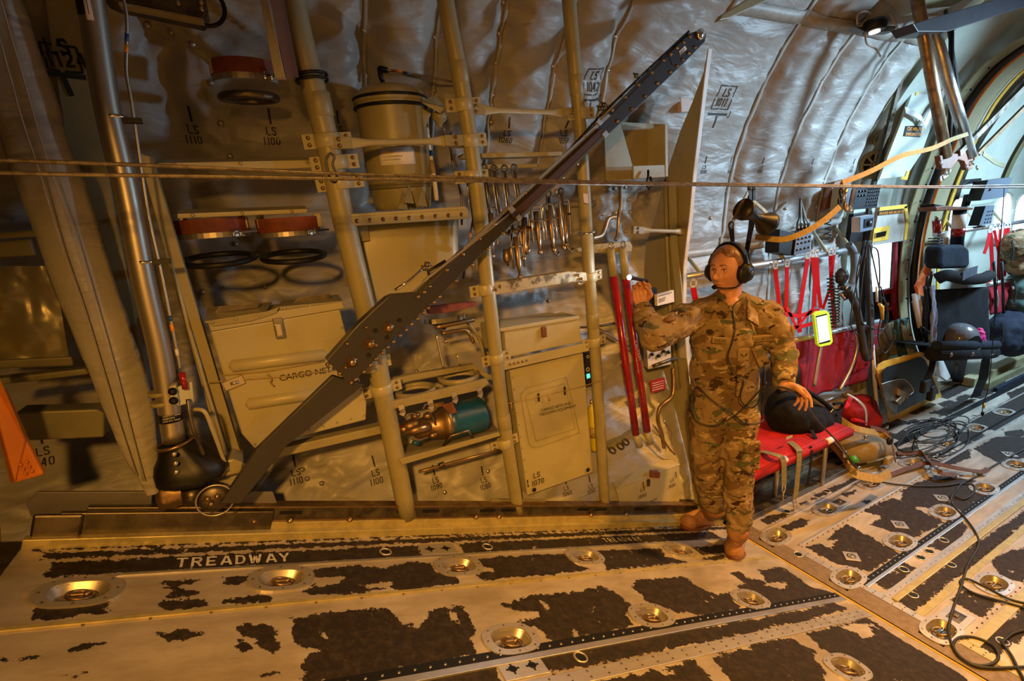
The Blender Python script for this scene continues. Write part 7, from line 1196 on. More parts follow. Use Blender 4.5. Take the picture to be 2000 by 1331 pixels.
t = thing('pink_bow', 'bright pink scrunchie beside the flight helmet', 'scrunchie', Y(1911, 660, 1.8)); blob('bow', 'pink', t, [(Y(1911, 658, 1.76), (.05, .04, .075)), (Y(1914, 668, 1.76), (.045, .04, .04))], .008, 1, .04, .02)
# ---- far right luggage and items
for lb, lumps, m, y0 in (('camouflage rucksack at the far right edge under the round window', [((1990, 480), (.20, .14, .16)), ((1995, 510), (.20, .14, .14))], 'camo', 1.95), ('teal green bag with buckles at the right edge below the rucksack', [((1995, 560), (.17, .12, .16)), ((1990, 590), (.15, .12, .12))], 'teal_cloth', 1.95), ('navy duffel bag standing at the right edge behind the chair', [((1970, 640), (.28, .16, .16)), ((1985, 665), (.30, .16, .16)), ((1955, 665), (.16, .15, .15))], 'navy_cloth', 1.92)):
    t = thing('bag', lb, 'bag', Y(*lumps[0][0], y0)); blob('bag_body', m, t, [(Y(*c, y0), r) for c, r in lumps], .02, 4, .05, .1)
    x, y = lumps[0][0]; MB().strap([Y(x-14, y-10, y0-.16), Y(x-10, y+10, y0-.17), Y(x-14, y+30, y0-.16)], .03, .005, V((1, 0, 0))).build('bag_strap', 'black_cloth', t)
CB2 = thing('canvas_seat_back', 'far maroon canvas seat back right of the black chair', 'seat back', Y(1950, 560, 2.0)); bar(MB(), Y(1930, 556, 2.0), Y(1978, 546, 2.0), .018).build('bar', 'aluminium', CB2); cloth('canvas', 'maroon_cloth', CB2, [Y(1930, 556, 2.0), Y(1978, 546, 2.0), Y(1976, 606, 2.0), Y(1934, 616, 2.0)], 16, 12, .03, 12)
for x in (1944, 1978): MB().tube([Y(x, 560, 1.96), Y(x+5, 585, 1.96), Y(x+2, 605, 1.96)], .01, 8).build('curved_brace', 'aluminium', CB2)
for x in (1941, 1956): tag(MB().tube([Y(x, 512, 1.9), Y(x+3, 570, 1.9), Y(x+4, 612, 1.9)], .012, 8).build('black_pole', 'black'), ('left' if x < 1950 else 'right')+' one of two black poles before the far maroon canvas', 'pole')
t = thing('fire_bottle', 'small maroon bottle on the wall beyond the curved door frame', 'bottle', Y(1830, 452, 2.1)); MB().tube([Y(1829, 430, 2.1), Y(1830, 456, 2.1)], .03, 14).build('bottle_body', 'red_paint', t); MB().tube([Y(1829, 422, 2.1), Y(1829, 430, 2.1)], .012, 10).build('bottle_neck', 'satin_steel', t)
t = thing('oxygen_ring', 'white horseshoe shaped seat hanging from the far tube', 'ring', Y(1850, 480, 2.05)); c = Y(1850, 486, 2.05); pts_ = [c+V((math.cos(a)*.10, 0, math.sin(a)*.12)) for a in np.linspace(-.5, PI+.6, 20)]; MB().strap(pts_, .05, .02, V((0, 1, .0)).cross(V((1, 0, 0)))).build('ring_body', 'white', t) if 0 else MB().tube(pts_, .032, 10).build('ring_body', 'white', t)
for q, m, lb in (([(1790, 560), (1812, 516), (1822, 518), (1812, 570), (1800, 600)], 'orange_red', 'orange and clear plastic package strapped on the door frame, upper one'), ([(1785, 590), (1797, 580), (1806, 640), (1796, 640)], 'orange_red', 'red orange strip below the orange package')): tag(panel(q, 1.95, .02, m, 'orange_package', None, .006, False), lb, 'package')
t = thing('striped_tube_pack', 'bundle of white striped tubes left of the black chair', 'tubes', Y(1800, 640, 1.9))
for k, (x0, x1) in enumerate(((1786, 1797), (1793, 1803), (1799, 1808))): MB().cyl(Y(x0, 575+k*2, 1.92), Y(x1, 640+k*4, 1.88), .018, 12).build('tube', 'white' if k < 2 else 'black', t)
for k in range(8): MB().lathe(Y(1787+k*1.3, 582+k*7, 1.92), Y(1797, 640, 1.88)-Y(1786, 575, 1.92), [(.0185, 0), (.0185, .01)], 12).build('stripe', 'ink', t)
t = thing('gear_stand', 'dark jumble of tripod rods and straps left of the chair', 'stand', Y(1815, 660, 1.9))
for q in (((1806, 560), (1814, 620), (1822, 680)), ((1812, 540), (1806, 600), (1804, 660)), ((1820, 530), (1812, 580), (1808, 640), (1812, 690)), ((1800, 640), (1815, 650), (1822, 640))): MB().tube(curve([Y(x, y, 1.86) for x, y in q], 4), .012, 8).build('rod', 'black', t)
t = thing('floor_rail_block', 'olive and yellow cargo rail beyond the black chair', 'rail', (7, 1.9, .05)); MB().box((6.0, 1.86, 0.001), (11, 1.90, .07)).build('rail_web', 'olive', t, .004); MB().box((6.0, 1.96, 0.001), (11, 2.06, .09)).build('rail_web', 'tan', t, .006); MB().box((6.0, 1.79, .001), (11, 1.82, .04)).build('rail_lip', 'navy_cloth', t, .003); MB().box((5.2, 2.08, .001), (5.55, 2.2, .18)).build('rail_bracket', 'white', t, .01)
t = thing('angled_bracket', 'pale perforated bracket under the black chair', 'bracket', Y(1850, 720, 2.1)); panel([(1832, 706), (1858, 704), (1868, 722), (1850, 745), (1836, 735)], 2.12, .03, 'white', 'bracket_plate', t, .004, False)
tag(panel([(1895, 350), (1917, 348), (1918, 356), (1880, 362)], 2.1, .05, 'black', 'wall_lamp_off', None, .004, False), 'dark wall lamp with red underside beyond the door frame', 'lamp')
tag(panel([(1890, 380), (1902, 378), (1894, 402), (1884, 404)], 2.2, .03, 'panel_black', 'slim_panel', None, .003, False), 'slim dark breaker strip between the two round windows', 'panel')
for q, lb in ((((1836, 350), (1850, 340), (1856, 330)), 'short white strap dangling from the forked casting'), (((1920, 300), (1945, 318), (1962, 324)), 'olive strap with hook hanging right of the forked casting')): tag(MB().strap([Y(x, y, 1.6) for x, y in q], .03, .005, V((0, 0, 1))).build('short_strap', 'olive_web' if 'olive' in lb else 'white'), lb, 'strap')
hull('trim_ceiling_channel', np.array([5.9, 6.05]), np.arange(1.9, 5., .05), 'dark_metal', False, (), .03); hull('trim_ceiling_channel_far', np.array([6.9, 7.0]), np.arange(1.9, 5., .05), 'olive', False, (), .03)
# ---- cables on the deck
def fcable(lb, pts, r=.0055, grp=None):
    P_ = curve([Z(p[0], p[1], (p[2] if len(p) > 2 else 0)+r+.004) for p in pts], 6); return tag(MB().tube(P_, r, 8).build('floor_cable', 'rubber'), lb, 'cable', grp)
fcable('long black cable looping down the right side of the deck to the corner', [(1868, 958), (1858, 972, .02), (1862, 988), (1885, 1012), (1905, 1040), (1911, 1066), (1890, 1105), (1876, 1150), (1860, 1195), (1853, 1235), (1866, 1272), (1895, 1296), (1930, 1300), (1950, 1285), (1940, 1262), (1905, 1246), (1874, 1246), (1862, 1262), (1880, 1288), (1925, 1305), (2030, 1302)])
fcable('black cable loop at the right edge beyond the yellow floor strip', [(2030, 1196), (1960, 1176), (1905, 1160), (1880, 1146), (1877, 1134), (1892, 1132), (1930, 1150), (1975, 1172), (2030, 1184)]); fcable('black cable entering the lower right corner from above', [(1955, 1254), (1975, 1280), (1990, 1310), (2010, 1345)]); fcable('short black cable rising beside the lower right corner', [(2030, 1225), (1985, 1235), (1965, 1248), (1958, 1256)])
fcable('long black cable running from the bag across the deck to the right edge', [(1690, 935), (1745, 946), (1800, 950), (1855, 948), (1900, 935), (1950, 905), (2030, 862)]); fcable('cable forming an oval loop beside the touched diamond plate', [(1868, 958), (1880, 945), (1900, 948), (1903, 960), (1885, 975), (1865, 970)])
for k in range(9):
    cx, cy = 1815+rng.randint(-18, 34), 850+rng.randint(-14, 16); c = Z(cx, cy); R_ = .12+.16*rng.rand(); a0 = rng.rand()*6; pts = []
    for i in range(26): a = a0+i*.27; rr = R_*(1+.18*math.sin(a*2+k)); pts.append(c+V((math.cos(a)*rr*1.7, math.sin(a)*rr*.62, .006+.004*k*abs(math.sin(a+k)))))
    tag(MB().tube(curve(pts, 2), .0045, 6).build('floor_cable', 'rubber'), 'loop of thin black cable in the coiled heap on the deck before the step panel', 'cable', 'cable loops heaped on the deck')
P_ = curve([Y(1936, 706, 1.62), Y(1930, 760, 1.63), Y(1920, 790, 1.64), Z(1919, 812)], 4); t = thing('hanging_line', 'thin black cord with yellow tag hanging from above to the deck at right', 'cord', P_[-1]); MB().tube([Y(1962, 366, 1.55)]+P_, .003, 6).build('cord', 'black', t); MB().tube([Y(1923, 788, 1.64), Y(1921, 798, 1.64)], .008, 8).build('yellow_tag', 'yellow', t); MB().ell(Z(1919, 808, .02), (.012, .012, .02)).build('cord_weight', 'black', t)
# ================= the airman =================
def cap(b, p, q, r0, r1, n=16, k=7):
    p = V(p); q = V(q); b.tube([p.lerp(q, i/k) for i in range(k+1)], [r0+(r1-r0)*i/k for i in range(k+1)], n); b.ell(p, r0, n, 10); b.ell(q, r1, n, 10)
def chain(b, pts, n=16):
    for (p, r), (q, s) in zip(pts[:-1], pts[1:]): cap(b, p, q, r, s, n)
def remesh(o, vox, sm, disp=0., ds=.1, ty='CLOUDS', fac=.5):
    md = o.modifiers.new('r', 'REMESH'); md.mode = 'VOXEL'; md.voxel_size = vox; md.use_smooth_shade = True
    s = o.modifiers.new('s', 'SMOOTH'); s.factor = fac; s.iterations = sm
    if disp:
        for k, (a, c) in enumerate(((disp, ds), (disp*.6, ds*.45))):
            tx = bpy.data.textures.new('n', 'CLOUDS'); tx.noise_scale = c; tx.noise_depth = 1; d = o.modifiers.new('d', 'DISPLACE'); d.texture = tx; d.strength = a; d.texture_coords = 'GLOBAL'
    return o
PER = thing('person', 'airman in camouflage uniform and tan boots on the ramp edge, holding up a lit flashlight', 'person', ramp_pt(.33, 1.62))
CX = V(RW[:, 0]); CZ = V(RW[:, 2]); UP = V((0, 0, 1)); lat = V((CX.x, CX.y, 0)).normalized(); fw = V((-CZ.x, -CZ.y, 0)).normalized()   # image right, towards camera
Rs, Ls = D(1352, 618, 2.36), D(1499, 616, 2.33); Re, Rw = D(1277, 655, 2.20), D(1254, 602, 2.32); Le, Lw = D(1532, 692, 2.30), D(1531, 752, 2.16)
Nk, Ch, Wa, Pe = D(1424, 579, 2.36), D(1424, 655, 2.40), D(1416, 730, 2.45), D(1412, 800, 2.50)
Rh, Lh = D(1382, 815, 2.52), D(1442, 815, 2.50); Rk, Lk = D(1378, 905, 2.58), D(1444, 912, 2.50); Ra, La = D(1397, 1000, 2.72), D(1441, 1046, 2.56)
HC = D(1421, 527, 2.33)
# --- body (skin): one continuous surface from head to hands and feet
b = MB()
chain(b, [(Nk+UP*.06+lat*.015, .046), (Nk+lat*.005, .050), (Nk-UP*.04, .065)]); chain(b, [(Nk-UP*.05, .06), (Ch, .10), (Wa, .09), (Pe, .07)])
chain(b, [(Nk-UP*.05, .05), (Rs, .045), (Re, .036), (Rw, .026)]); chain(b, [(Nk-UP*.05, .05), (Ls, .045), (Le, .036), (Lw, .026)])
chain(b, [(Pe, .06), (Rh, .06), (Rk, .05), (Ra, .035)]); chain(b, [(Pe, .06), (Lh, .06), (Lk, .05), (La, .035)])
# head: sculpted grid, f = face direction
f = (fw*.60-lat*.80+UP*.02).normalized(); r_ = f.cross(UP).normalized()*-1; r_ = UP.cross(f).normalized(); u_ = f.cross(r_).normalized(); u_ = u_ if u_.z > 0 else -u_
def head_pt(th, ph, grow=1.0):              # th from crown 0..pi, ph angle from face direction
    x = math.sin(th)*math.sin(ph); y = math.sin(th)*math.cos(ph); z = math.cos(th)
    R_ = [.074, .090, .108]; g = lambda cx, cz, sx, sz: math.exp(-((x-cx)/sx)**2-((z-cz)/sz)**2) if y > 0 else 0
    s = 1.0; jaw = max(0, -z)
    X = x*R_[0]*(1-.22*jaw**2); Y_ = y*R_[1]*(1-.10*jaw if y > 0 else 1+.05); Z_ = z*R_[2]*(1.0 if z > 0 else 1.10)
    if y > 0: Y_ = min(Y_, R_[1]*(.93-.35*max(0, abs(x)-.35)**1.5))
    d = .026*math.exp(-(x/.13)**2)*(max(0, 1-((z+.13)/.30)**2) if -.43 < z < .17 else 0)*(1.35 if z < -.1 else .75)*(y > 0) + .010*math.exp(-(x/.22)**2-((z+.27)/.08)**2)*(y > 0)
    d += -.013*(g(-.36, .03, .16, .13)+g(.36, .03, .16, .13)) + .006*(g(-.38, .22, .26, .09)+g(.38, .22, .26, .09)) + .007*(g(-.52, -.22, .2, .18)+g(.52, -.22, .2, .18)) + .007*g(0, -.50, .24, .06)+.008*g(0, -.60, .20, .05)-.006*g(0, -.555, .2, .02) + .014*g(0, -.92, .22, .13)-.005*g(0, -.71, .24, .06)
    return HC+(r_*X+f*(Y_+d)+u_*Z_)*grow
b.grid(lambda a, c: head_pt(math.pi*(.002+.996*a), 2*math.pi*c-math.pi), 90, 110)
for s in (-1, 1): b.ell(HC+r_*.072*s-f*.008+u_*-.008, (.012, .018, .028))
chain(b, [(HC-u_*.05-f*.035, .048), (Nk+UP*.03-f*.012, .046)])
# hands
def hand(b, w, palm_dir, side, nrm, curls, thumb, L=.085, k=1.0):
    palm_dir = V(palm_dir).normalized(); side = V(side); side = (side-palm_dir*side.dot(palm_dir)).normalized(); nrm = palm_dir.cross(side)*(1 if nrm > 0 else -1); nrm = -nrm if nrm.z > .3 else nrm; tips = []
    for j in range(4):
        o = (j-1.5)*.0195*k; base = w+palm_dir*L*k+side*o; chain(b, [(w+side*o*.6+palm_dir*.005, .0165*k), (w+palm_dir*L*.5*k+side*o, .0145*k), (base, .0110*k)], 10)
        seg = [(.036, .030, .022), (.042, .034, .024), (.040, .032, .023), (.030, .024, .020)][j]; a = 0; p = base; pr = .0098*k
        for s_, cu in zip(seg, curls[j]):
            a += cu; q = p+(palm_dir*math.cos(a)+nrm*math.sin(a)+side*(j-1.5)*.05).normalized()*s_*k; chain(b, [(p, pr), (q, pr*.88)], 10); p = q; pr *= .88
        tips.append(p)
    t0 = w+side*-.022*k+palm_dir*.022*k; t1, t2, t3 = [w+palm_dir*c[0]*k+side*c[1]*k+nrm*c[2]*k for c in thumb]; chain(b, [(t0, .015*k), (t1, .0135*k), (t2, .0105*k), (t3, .009*k)], 10); return tips
# right hand raised, fingers curled round the flashlight, thumb on the image-right side
tipsR = hand(b, Rw+UP*.012, (UP*1.-lat*.12-fw*.05), lat*-1, 1, [(.7, .9, .6), (.55, .8, .6), (.5, .8, .6), (.5, .8, .6)], [(.045, -.045, .02), (.078, -.038, .038), (.098, -.020, .040)], .078, .95)
tipsL = hand(b, Lw+lat*.01, (lat*.84-UP*.42+fw*.25), (fw*-.9-UP*.35-lat*.2), 1, [(.55, .45, .3), (.75, .5, .3), (.9, .55, .3), (1.0, .6, .3)], [(.035, -.045, .012), (.062, -.050, .026), (.085, -.040, .034)], .070, .92)
body = remesh(b.build('body', 'skin', PER), .0042, 3, fac=.45)
# face details
def fpt(x, z, o=0.):
    th = math.acos(max(-1, min(1, z))); s = math.sin(th); ph = math.asin(max(-1, min(1, x/s))); return head_pt(th, ph)+f*o
for s in (-1, 1):
    c = fpt(.36*s, .03, -.0065); MB().ell(c, (.0125, .0115, .0062), 16, 10, Matrix((r_, f, u_)).transposed()).build('eye', 'eye_white', PER); MB().ell(c+f*.0072-r_*.0015, (.0055, .0050, .0052), 12, 8).build('iris', 'iris', PER)
    MB().tube([fpt(s*x, z, .0015) for x, z in ((.20, .055), (.30, .098), (.42, .095), (.54, .03))], [.0016, .0022, .002, .0008], 6).build('upper_eyelid', 'brow', PER)
    MB().tube([fpt(s*x, z, .001) for x, z in ((.16, .245), (.28, .265), (.44, .275), (.60, .20))], [.0024, .003, .0026, .0010], 8).build('eyebrow', 'brow', PER)
MB().tube([fpt(x, z, .0015) for x, z in ((-.20, -.555), (-.09, -.525), (0, -.535), (.09, -.525), (.20, -.555))], [.001, .0032, .003, .0032, .001], 8).build('upper_lip', 'lips', PER); MB().tube([fpt(x, z, .001) for x, z in ((-.18, -.565), (-.08, -.60), (0, -.61), (.08, -.60), (.18, -.565))], [.001, .0036, .0045, .0036, .001], 8).build('lower_lip', 'lips', PER)
for tps, nrm_ in ((tipsL, fw),):
    for p in tps: MB().ell(p+fw*.005+UP*.003, (.004, .003, .005), 8, 6).build('fingernail', 'nail', PER)
# hair: cap pulled back into a bun
b = MB(); N1, N2 = 34, 60
def hairp(a, c):
    ph = 2*math.pi*c-math.pi; front = max(0, math.cos(ph)); q_ = min(1, max(0, (abs(ph)-1.05)/.55)); q_ = q_*q_*(3-2*q_); th1 = math.pi*(.235+.075*abs(ph)-.015*math.cos(ph*5)+.40*q_); p = head_pt(th1*a+.001, ph); return p+(p-HC).normalized()*(.011*(1-a**8)+.001)
b.grid(hairp, N1, N2); b.ell(HC-f*.10-u_*.02, (.045, .045, .04)); b.build('hair', 'hair', PER)
# --- uniform
b = MB()
sd = lat*.075
for o, k in ((-1, 1), (1, 1)): chain(b, [(Nk-UP*.028+sd*.42*o, .056), (Nk-UP*.07+sd*.8*o, .07), (Ch+sd*o*1.05-UP*.02, .112), (Wa+sd*o*.85, .098), (Pe+sd*o*.75+UP*.04, .106), (Pe+sd*o*.85-UP*.05, .104)])
chain(b, [(Nk-UP*.075, .072), (Ch+fw*.03, .12), (Wa+fw*.01, .11)])
chain(b, [(Nk-UP*.032-lat*.04, .05), (Rs+lat*.03+UP*.01, .066), (Rs, .072), (Rs.lerp(Re, .55)-UP*.012, .074), (Re-UP*.005, .070)]); chain(b, [(Re, .066), (Re.lerp(Rw, .45)-UP*.01, .062), (Rw-(Rw-Re).normalized()*.035, .050)])
chain(b, [(Nk-UP*.032+lat*.04, .05), (Ls-lat*.03+UP*.01, .066), (Ls, .072), (Ls.lerp(Le, .5), .066), (Le, .060)]); chain(b, [(Le, .058), (Le.lerp(Lw, .5), .055), (Lw-(Lw-Le).normalized()*.03, .045)])
jk = remesh(b.build('jacket', 'camo', PER), .0085, 7, .026, .085)
b = MB()
for H_, K_, A_, s in ((Rh, Rk, Ra, -1), (Lh, Lk, La, 1)):
    chain(b, [(Pe+sd*s*.7+UP*.05, .10), (H_, .096), (H_.lerp(K_, .5), .083), (K_, .073), (K_.lerp(A_, .45), .072), (K_.lerp(A_, .8), .064)])
tr = remesh(b.build('trousers', 'camo', PER), .0085, 5, .026, .08)
for q, d, w, h, nm in ((Lk.lerp(Lh, .34), lat*.030+fw*.066, .042, .080, 'cargo_pocket'),): MB().frame(q+d, lat, UP, fw, (-w, -h, -.01), (w, h, .014)).build(nm, 'camo', PER, .01)
# collar, t-shirt, patches
b = MB(); b.lathe(Nk-UP*.022+fw*.018, UP+fw*.35, [(.10, -.07), (.078, -.02), (.064, .006), (.058, .010), (.054, .006)], 28); b.build('tshirt_collar', 'tshirt', PER)
for s in (-1, 1):
    q = [Nk+lat*.066*s+fw*.02+UP*.012, Nk+lat*.098*s+fw*.055-UP*.035, Nk+lat*.075*s+fw*.135-UP*.125, Nk+lat*.018*s+fw*.142-UP*.085, Nk+lat*.045*s+fw*.085-UP*.012]; MB().prism(q, fw*.006+lat*s*.006).build('collar_flap', 'camo', PER, .004)
fr2 = fw*.148
def patch(nm, x, z, w, h, m, txt=None, hh=.02, tilt=0., dfw=0.):
    o = Ch+lat*x+UP*z+fr2+fw*dfw; ex = (lat+UP*tilt).normalized(); ey = (UP-lat*tilt).normalized(); pt = MB().frame(o, ex, ey, fw, (-w/2, -h/2, -.012), (w/2, h/2, .004)).build(nm, m, PER, .002)
    if txt: label_text(txt, o+fw*.0055-ex*w*.42-ey*hh*.34, ex, ey, hh, 'ink', PER)
mat('patch_tan', (.21, .145, .065), None, rough=.85)
patch('name_tape', -.088, .012, .105, .028, 'patch_tan', 'NEAL', .024, -.12, -.012); patch('service_tape', .105, .008, .115, .028, 'patch_tan', 'U.S. AIR FORCE', .0140, .03, -.014); patch('rank_patch', -.002, -.058, .050, .056, 'patch_tan', None, .02, 0, .004)
o = Ch+UP*-.058+fr2+fw*.009
for s in (-1, 1): MB().prism([o+lat*s*.002-UP*.006, o+lat*s*.014+UP*.008, o+lat*s*.016+UP*.001, o+lat*s*.006-UP*.010], fw*.001).build('chevron', 'ink', PER)
patch('pen_pocket', .085, -.075, .05, .10, 'camo', None, .02, .45, -.004); patch('shirt_placket', -.002, -.17, .035, .20, 'camo', None, 0, 0, -.014)
fl = Rs.lerp(Re, .30)+fw*.060+UP*.030; MB().frame(fl, lat, UP, fw, (-.030, -.024, -.004), (.030, .024, .004)).build('flag_patch', 'patch_tan', PER, .002)
for k in range(5): MB().frame(fl+fw*.005, lat, UP, fw, (-.026+k*.010, -.022, 0), (-.022+k*.010, .022, .001)).build('flag_stripe', 'brown_web', PER)
sp = Rs.lerp(Re, .68)+UP*.052+fw*.04; MB().ell(sp, (.034, .02, .014), 18, 8).build('shoulder_patch', 'brow', PER)
MB().ell(Ls.lerp(Le, .45)+lat*.055+fw*.03, (.014, .02, .04), 14, 8).build('unit_patch', 'patch_tan', PER)
MB().lathe(Rw-(Rw-Re).normalized()*.015, (Rw-Re), [(.050, -.03), (.048, 0), (.044, .012), (.034, .014)], 22).build('cuff', 'camo', PER, 0); MB().lathe(Lw-(Lw-Le).normalized()*.012, (Lw-Le), [(.046, -.03), (.043, 0), (.040, .01), (.030, .012)], 22).build('cuff', 'camo', PER)
# boots
def boot(ank, toe, heel, gz):
    b = MB(); d = V((toe.x-heel.x, toe.y-heel.y, toe.z-heel.z)).normalized(); s = d.cross(V((0, 0, 1))).normalized(); up_ = V((0, 0, 1)); h = heel+up_*.0; t_ = toe
    chain(b, [(ank+up_*.02, .056), (h+d*.03+up_*.07, .046), (h+d*.035+up_*.038, .040)]); chain(b, [(h+d*.03+up_*.06, .050), (h.lerp(t_, .5)+up_*.058, .048), (h.lerp(t_, .78)+up_*.042, .044)]); b.ell(h.lerp(t_, .80)+up_*.042, (.05, .05, .044)); b.ell(h.lerp(t_, .70)+up_*.042+s*.01, .046)
    o = remesh(b.build('boot', 'leather', PER), .006, 5); so = MB(); P_ = []
    for i in range(28): a = 2*PI*i/28; P_.append(h.lerp(t_, .5)+d*math.cos(a)*((t_-h).length*.5+.008)+s*math.sin(a)*(.056 if math.cos(a) > 0 else .044)+up_*.002)
    so.prism(P_, up_*.020).build('boot_sole', 'brown_wood', PER, .004)
    for k in range(4): q = h.lerp(t_, .36+.09*k)+up_*(.098-.010*k); MB().tube([q-s*.025, q+up_*.006, q+s*.025], .0028, 6).build('bootlace', 'leather', PER)
hR, tR = RP(1418, 1020), RP(1334, 1034, .0); hL, tL = RP(1440, 1062), RP(1432, 1096)
dL = (tL-hL).normalized(); hL = tL-dL*.28; dR = (tR-hR).normalized(); hR = tR-dR*.29
boot(Ra, tR, hR, 0); boot(La, tL, hL, 0)
# --- headset
t = thing('headset', 'black aviation headset with boom microphone worn by the airman', 'headset', HC+UP*.1); arcp = [HC+r_*math.sin(a)*.092+u_*(math.cos(a)*.128-.002)-f*.012 for a in np.linspace(-1.55, 1.55, 18)]
MB().strap(arcp, .032, .012, f).build('headband', 'black', t); MB().strap([p*1.0+(p-HC).normalized()*-.008 for p in arcp[4:-4]], .040, .012, f).build('headband_pad', 'black_cloth', t)
for s in (-1, 1):
    c = HC+r_*.078*s-f*.012-u_*.012; n_ = r_*s; MB().lathe(c-n_*.012, n_, [(.036, 0), (.050, .003), (.052, .016), (.045, .026), (.041, .028), (.037, .040), (.018, .046), (.001, .047)], 28).build('ear_cup', 'black', t)
    MB().torus(c-n_*.006, n_, .041, .012, 26, 8).build('ear_cushion', 'black_cloth', t); MB().tube([c+u_*.085+n_*.012, c+u_*.045+n_*.028, c+n_*.03], .0045, 8).build('yoke', 'dark_metal', t); MB().lathe(c+n_*.034, n_, [(.012, 0), (.012, .004), (.001, .005)], 16).build('ear_cap', 'panel_grey', t)
mc = fpt(-.02, -.60, .030); c0 = HC+r_*-.078-f*.0-u_*.06; sR = 1 if (HC+r_*.078-V(CAM)).length < (HC-r_*.078-V(CAM)).length else -1
c0 = HC+r_*.085*sR+f*.005-u_*.045; MB().tube(curve([c0, HC+r_*.075*sR+f*.05-u_*.072, HC+r_*.045*sR+f*.098-u_*.075, mc], 6), .0032, 8).build('microphone_boom', 'black', t); MB().ell(mc, (.013, .013, .011), 14, 10).build('microphone', 'black_cloth', t)
t = thing('headset_cable', 'black headset cord crossing the airman chest and looping at the hips', 'cord', Ch)
Q = [(1452, 582, 2.22), (1432, 600, 2.20), (1436, 640, 2.17), (1430, 670, 2.17), (1422, 700, 2.20), (1440, 735, 2.22), (1452, 745, 2.22), (1446, 775, 2.26), (1452, 790, 2.27), (1470, 797, 2.28), (1486, 780, 2.3)]
MB().tube(curve([D(*q) for q in Q], 6), .0033, 8).build('cord', 'rubber', t)
Q = [(1497, 748, 2.1), (1478, 770, 2.18), (1450, 800, 2.26), (1420, 822, 2.30), (1390, 832, 2.32), (1362, 822, 2.34), (1352, 800, 2.36), (1354, 775, 2.36), (1362, 756, 2.34), (1390, 780, 2.3), (1425, 805, 2.28), (1452, 826, 2.28), (1478, 828, 2.3), (1492, 820, 2.33)]
MB().tube(curve([D(*q) for q in Q], 6), .0033, 8).build('cord', 'rubber', t); blob('cord_plug', 'rubber', t, [(D(1352, 780, 2.38), (.016, .016, .03)), (D(1350, 795, 2.38), (.014, .014, .02))], .006, 2)
t = thing('intercom_cable', 'black intercom cord held in the lowered hand and falling to the deck', 'cord', D(1530, 755, 2.1)); MB().tube(curve([D(1488, 765, 2.16), D(1505, 757, 2.12), D(1530, 757, 2.10), D(1555, 768, 2.12), D(1566, 780, 2.2), Y(1600, 826, 1.55), Y(1640, 868, 1.50), Y(1662, 900, 1.45), Z(1690, 934, .012)], 6), .005, 8).build('cord', 'rubber', t)
# --- flashlight
t = thing('flashlight', 'small black pen flashlight shining brightly in the raised hand', 'flashlight', D(1244, 545, 2.24)); fa, fb = D(1229, 542, 2.17), D(1263, 549, 2.30); ax = (fa-fb).normalized()
MB().tube([fb, fa-ax*.03, fa-ax*.02, fa], [.0085, .0085, .0115, .0125], 18).build('torch_body', 'black', t); MB().lathe(fa, ax, [(.001, .0005), (.0105, .0005), (.0105, .0015), (.001, .002)], 18).build('torch_lens', 'torch_glow', t)
sp = bpy.data.lights.new('torch_beam', 'SPOT'); sp.energy = 9; sp.color = (.8, .92, 1); sp.spot_size = 2.4; sp.spot_blend = .8; sp.shadow_soft_size = .012; so = bpy.data.objects.new('torch_beam', sp); COL.objects.link(so); so.location = fa+ax*.02; so.rotation_euler = ax.to_track_quat('-Z', 'Y').to_euler()
# ================= light =================
def area(name, loc, to, size, power, col, sy=None, spread=PI):
    l = bpy.data.lights.new(name, 'AREA'); l.energy = power; l.color = col; l.size = size; l.spread = spread
    if sy: l.shape = 'RECTANGLE'; l.size_y = sy
    o = bpy.data.objects.new(name, l); COL.objects.link(o); o.location = loc
    o.rotation_euler = (V(to)-V(loc)).to_track_quat('-Z', 'Y').to_euler(); return o
AMB = (1., .45, .075); WH = (.50, .76, 1.)
area('dome_light_amber_aft', (-.4, -.55, 2.4), (.85, .45, .4), .13, 82, AMB, None, 2.2)
area('dome_light_amber_mid', (3.3, .4, 2.95), (2.3, .85, .0), .14, 70, AMB, None, 1.75)
area('dome_light_white', (4.8, .2, 2.4), (3.7, 2.3, 2.0), .2, 40, WH, None, 1.35)
area('dome_light_white_low', (4.5, .0, 2.0), (1.6, 2.1, 2.7), .14, 7, WH, None, 1.0)
area('dome_light_white_forward', (6.6, .5, 2.9), (6.0, 1.9, .8), .5, 130, WH, None, 2.0)
w = bpy.data.worlds.new('world'); SC.world = w; w.use_nodes = True
bg = w.node_tree.nodes['Background']; bg.inputs[0].default_value = (.75, .88, 1, 1); bg.inputs[1].default_value = 5.
SC.view_settings.view_transform = 'Standard'; SC.view_settings.look = 'None'; SC.view_settings.gamma = 1; SC.view_settings.use_curve_mapping = False
SC.view_settings.exposure = -0.25
SC.cycles.max_bounces = 6; SC.cycles.diffuse_bounces = 3; SC.cycles.sample_clamp_indirect = 3; SC.cycles.sample_clamp_direct = 40

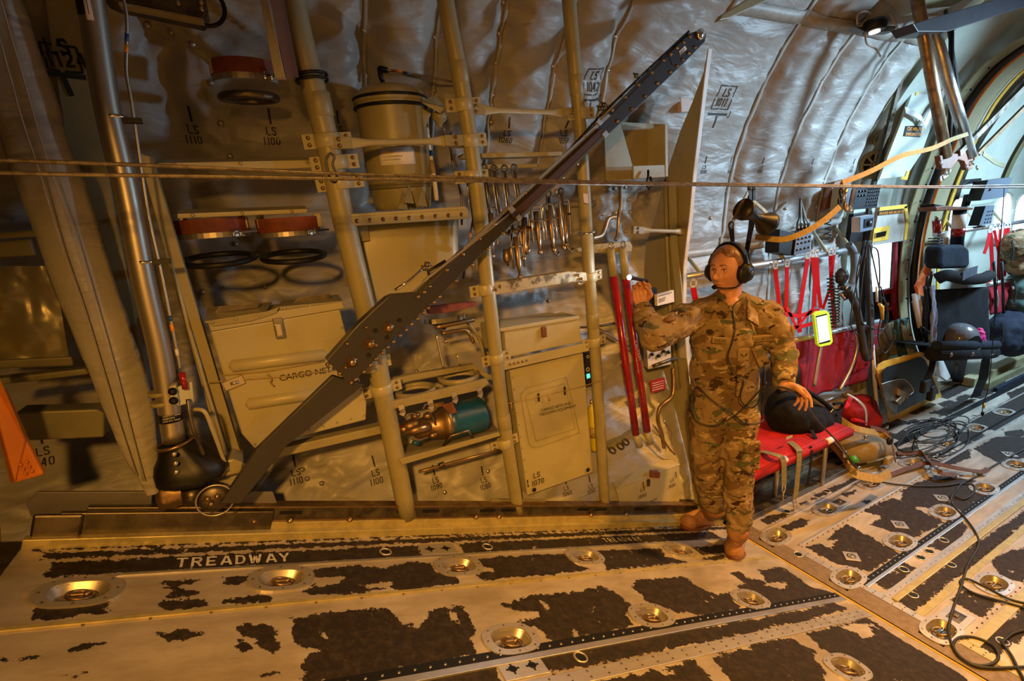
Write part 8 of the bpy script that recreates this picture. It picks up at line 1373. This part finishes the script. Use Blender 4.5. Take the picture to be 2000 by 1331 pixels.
# sub-parts: small pieces belong to the part they are fixed on
SUBP = {'beam_bolt': ('beam_plate', 'arm_plate'), 'pivot_bolt': ('arm_plate',), 'plate_hole': ('arm_plate',), 'serial_label': ('arm_plate',), 'rail_tab': ('slide_channel',), 'bolt': ('beam_web', 'strut_clamp', 'clamp_block', 'ledge_lip', 'housing_body', 'rod_end'), 'rivet': ('locker_body', 'beam_web', 'strut_foot'), 'knob': ('face_plate', 'box_body'),
 'latch_lever': ('latch_plate',), 'chevron': ('rank_patch',), 'flag_stripe': ('flag_patch',), 'bootlace': ('boot',), 'boot_sole': ('boot',), 'iris': ('eye',), 'snap': ('boot_leather',), 'ear_cushion': ('ear_cup',), 'ear_cap': ('ear_cup',), 'rail_rivet': ('rail_web',), 'rail_slot': ('rail_web',), 'quarter_turn_fastener': ('locker_body',),
 'lid_band': ('tank_lid',), 'lid_strap': ('tank_lid',), 'foot_bolt': ('pole_foot',), 'panel_label': ('panel_face',), 'corner_mark': ('panel_face',), 'exit_sign': ('panel_face',), 'yellow_patch': ('pocket_cloth',), 'text_band': ('pocket_cloth',), 'latch_handle': ('pocket_cloth',), 'ring_swivel': ('ring_pocket',), 'cargo_pocket': ('trousers',), 'collar_flap': ('jacket',), 'name_tape': ('jacket',), 'service_tape': ('jacket',), 'rank_patch': ('jacket',) , 'zip_pull': ('front_pocket',), 'grab_handle': ('pack_body',), 'lid_tab': ('box_lid',), 'stencil_lettering': ('locker_body', 'box_body'), 'motor_plate': ('motor_can',), 'casting_boss': ('pump_housing',), 'valve_body': ('pump_housing',)}
def cen(o):
    c = sum((V(b) for b in o.bound_box), V())/8; return world(o) @ c
for t in [o for o in COL.objects if o.parent is None and o.get('category')]:
    kids = list(t.children)
    for k in kids:
        nm = k.name.split('.')[0]
        if nm in SUBP and not k.children and nm != 'rank_patch':
            ca = [q for q in kids if q.name.split('.')[0] in SUBP[nm] and q is not k and q.parent is t]
            if ca:
                q = min(ca, key=lambda q: (cen(q)-cen(k)).length); w_ = world(k); k.parent = None; k.matrix_basis = w_; adopt(k, q)
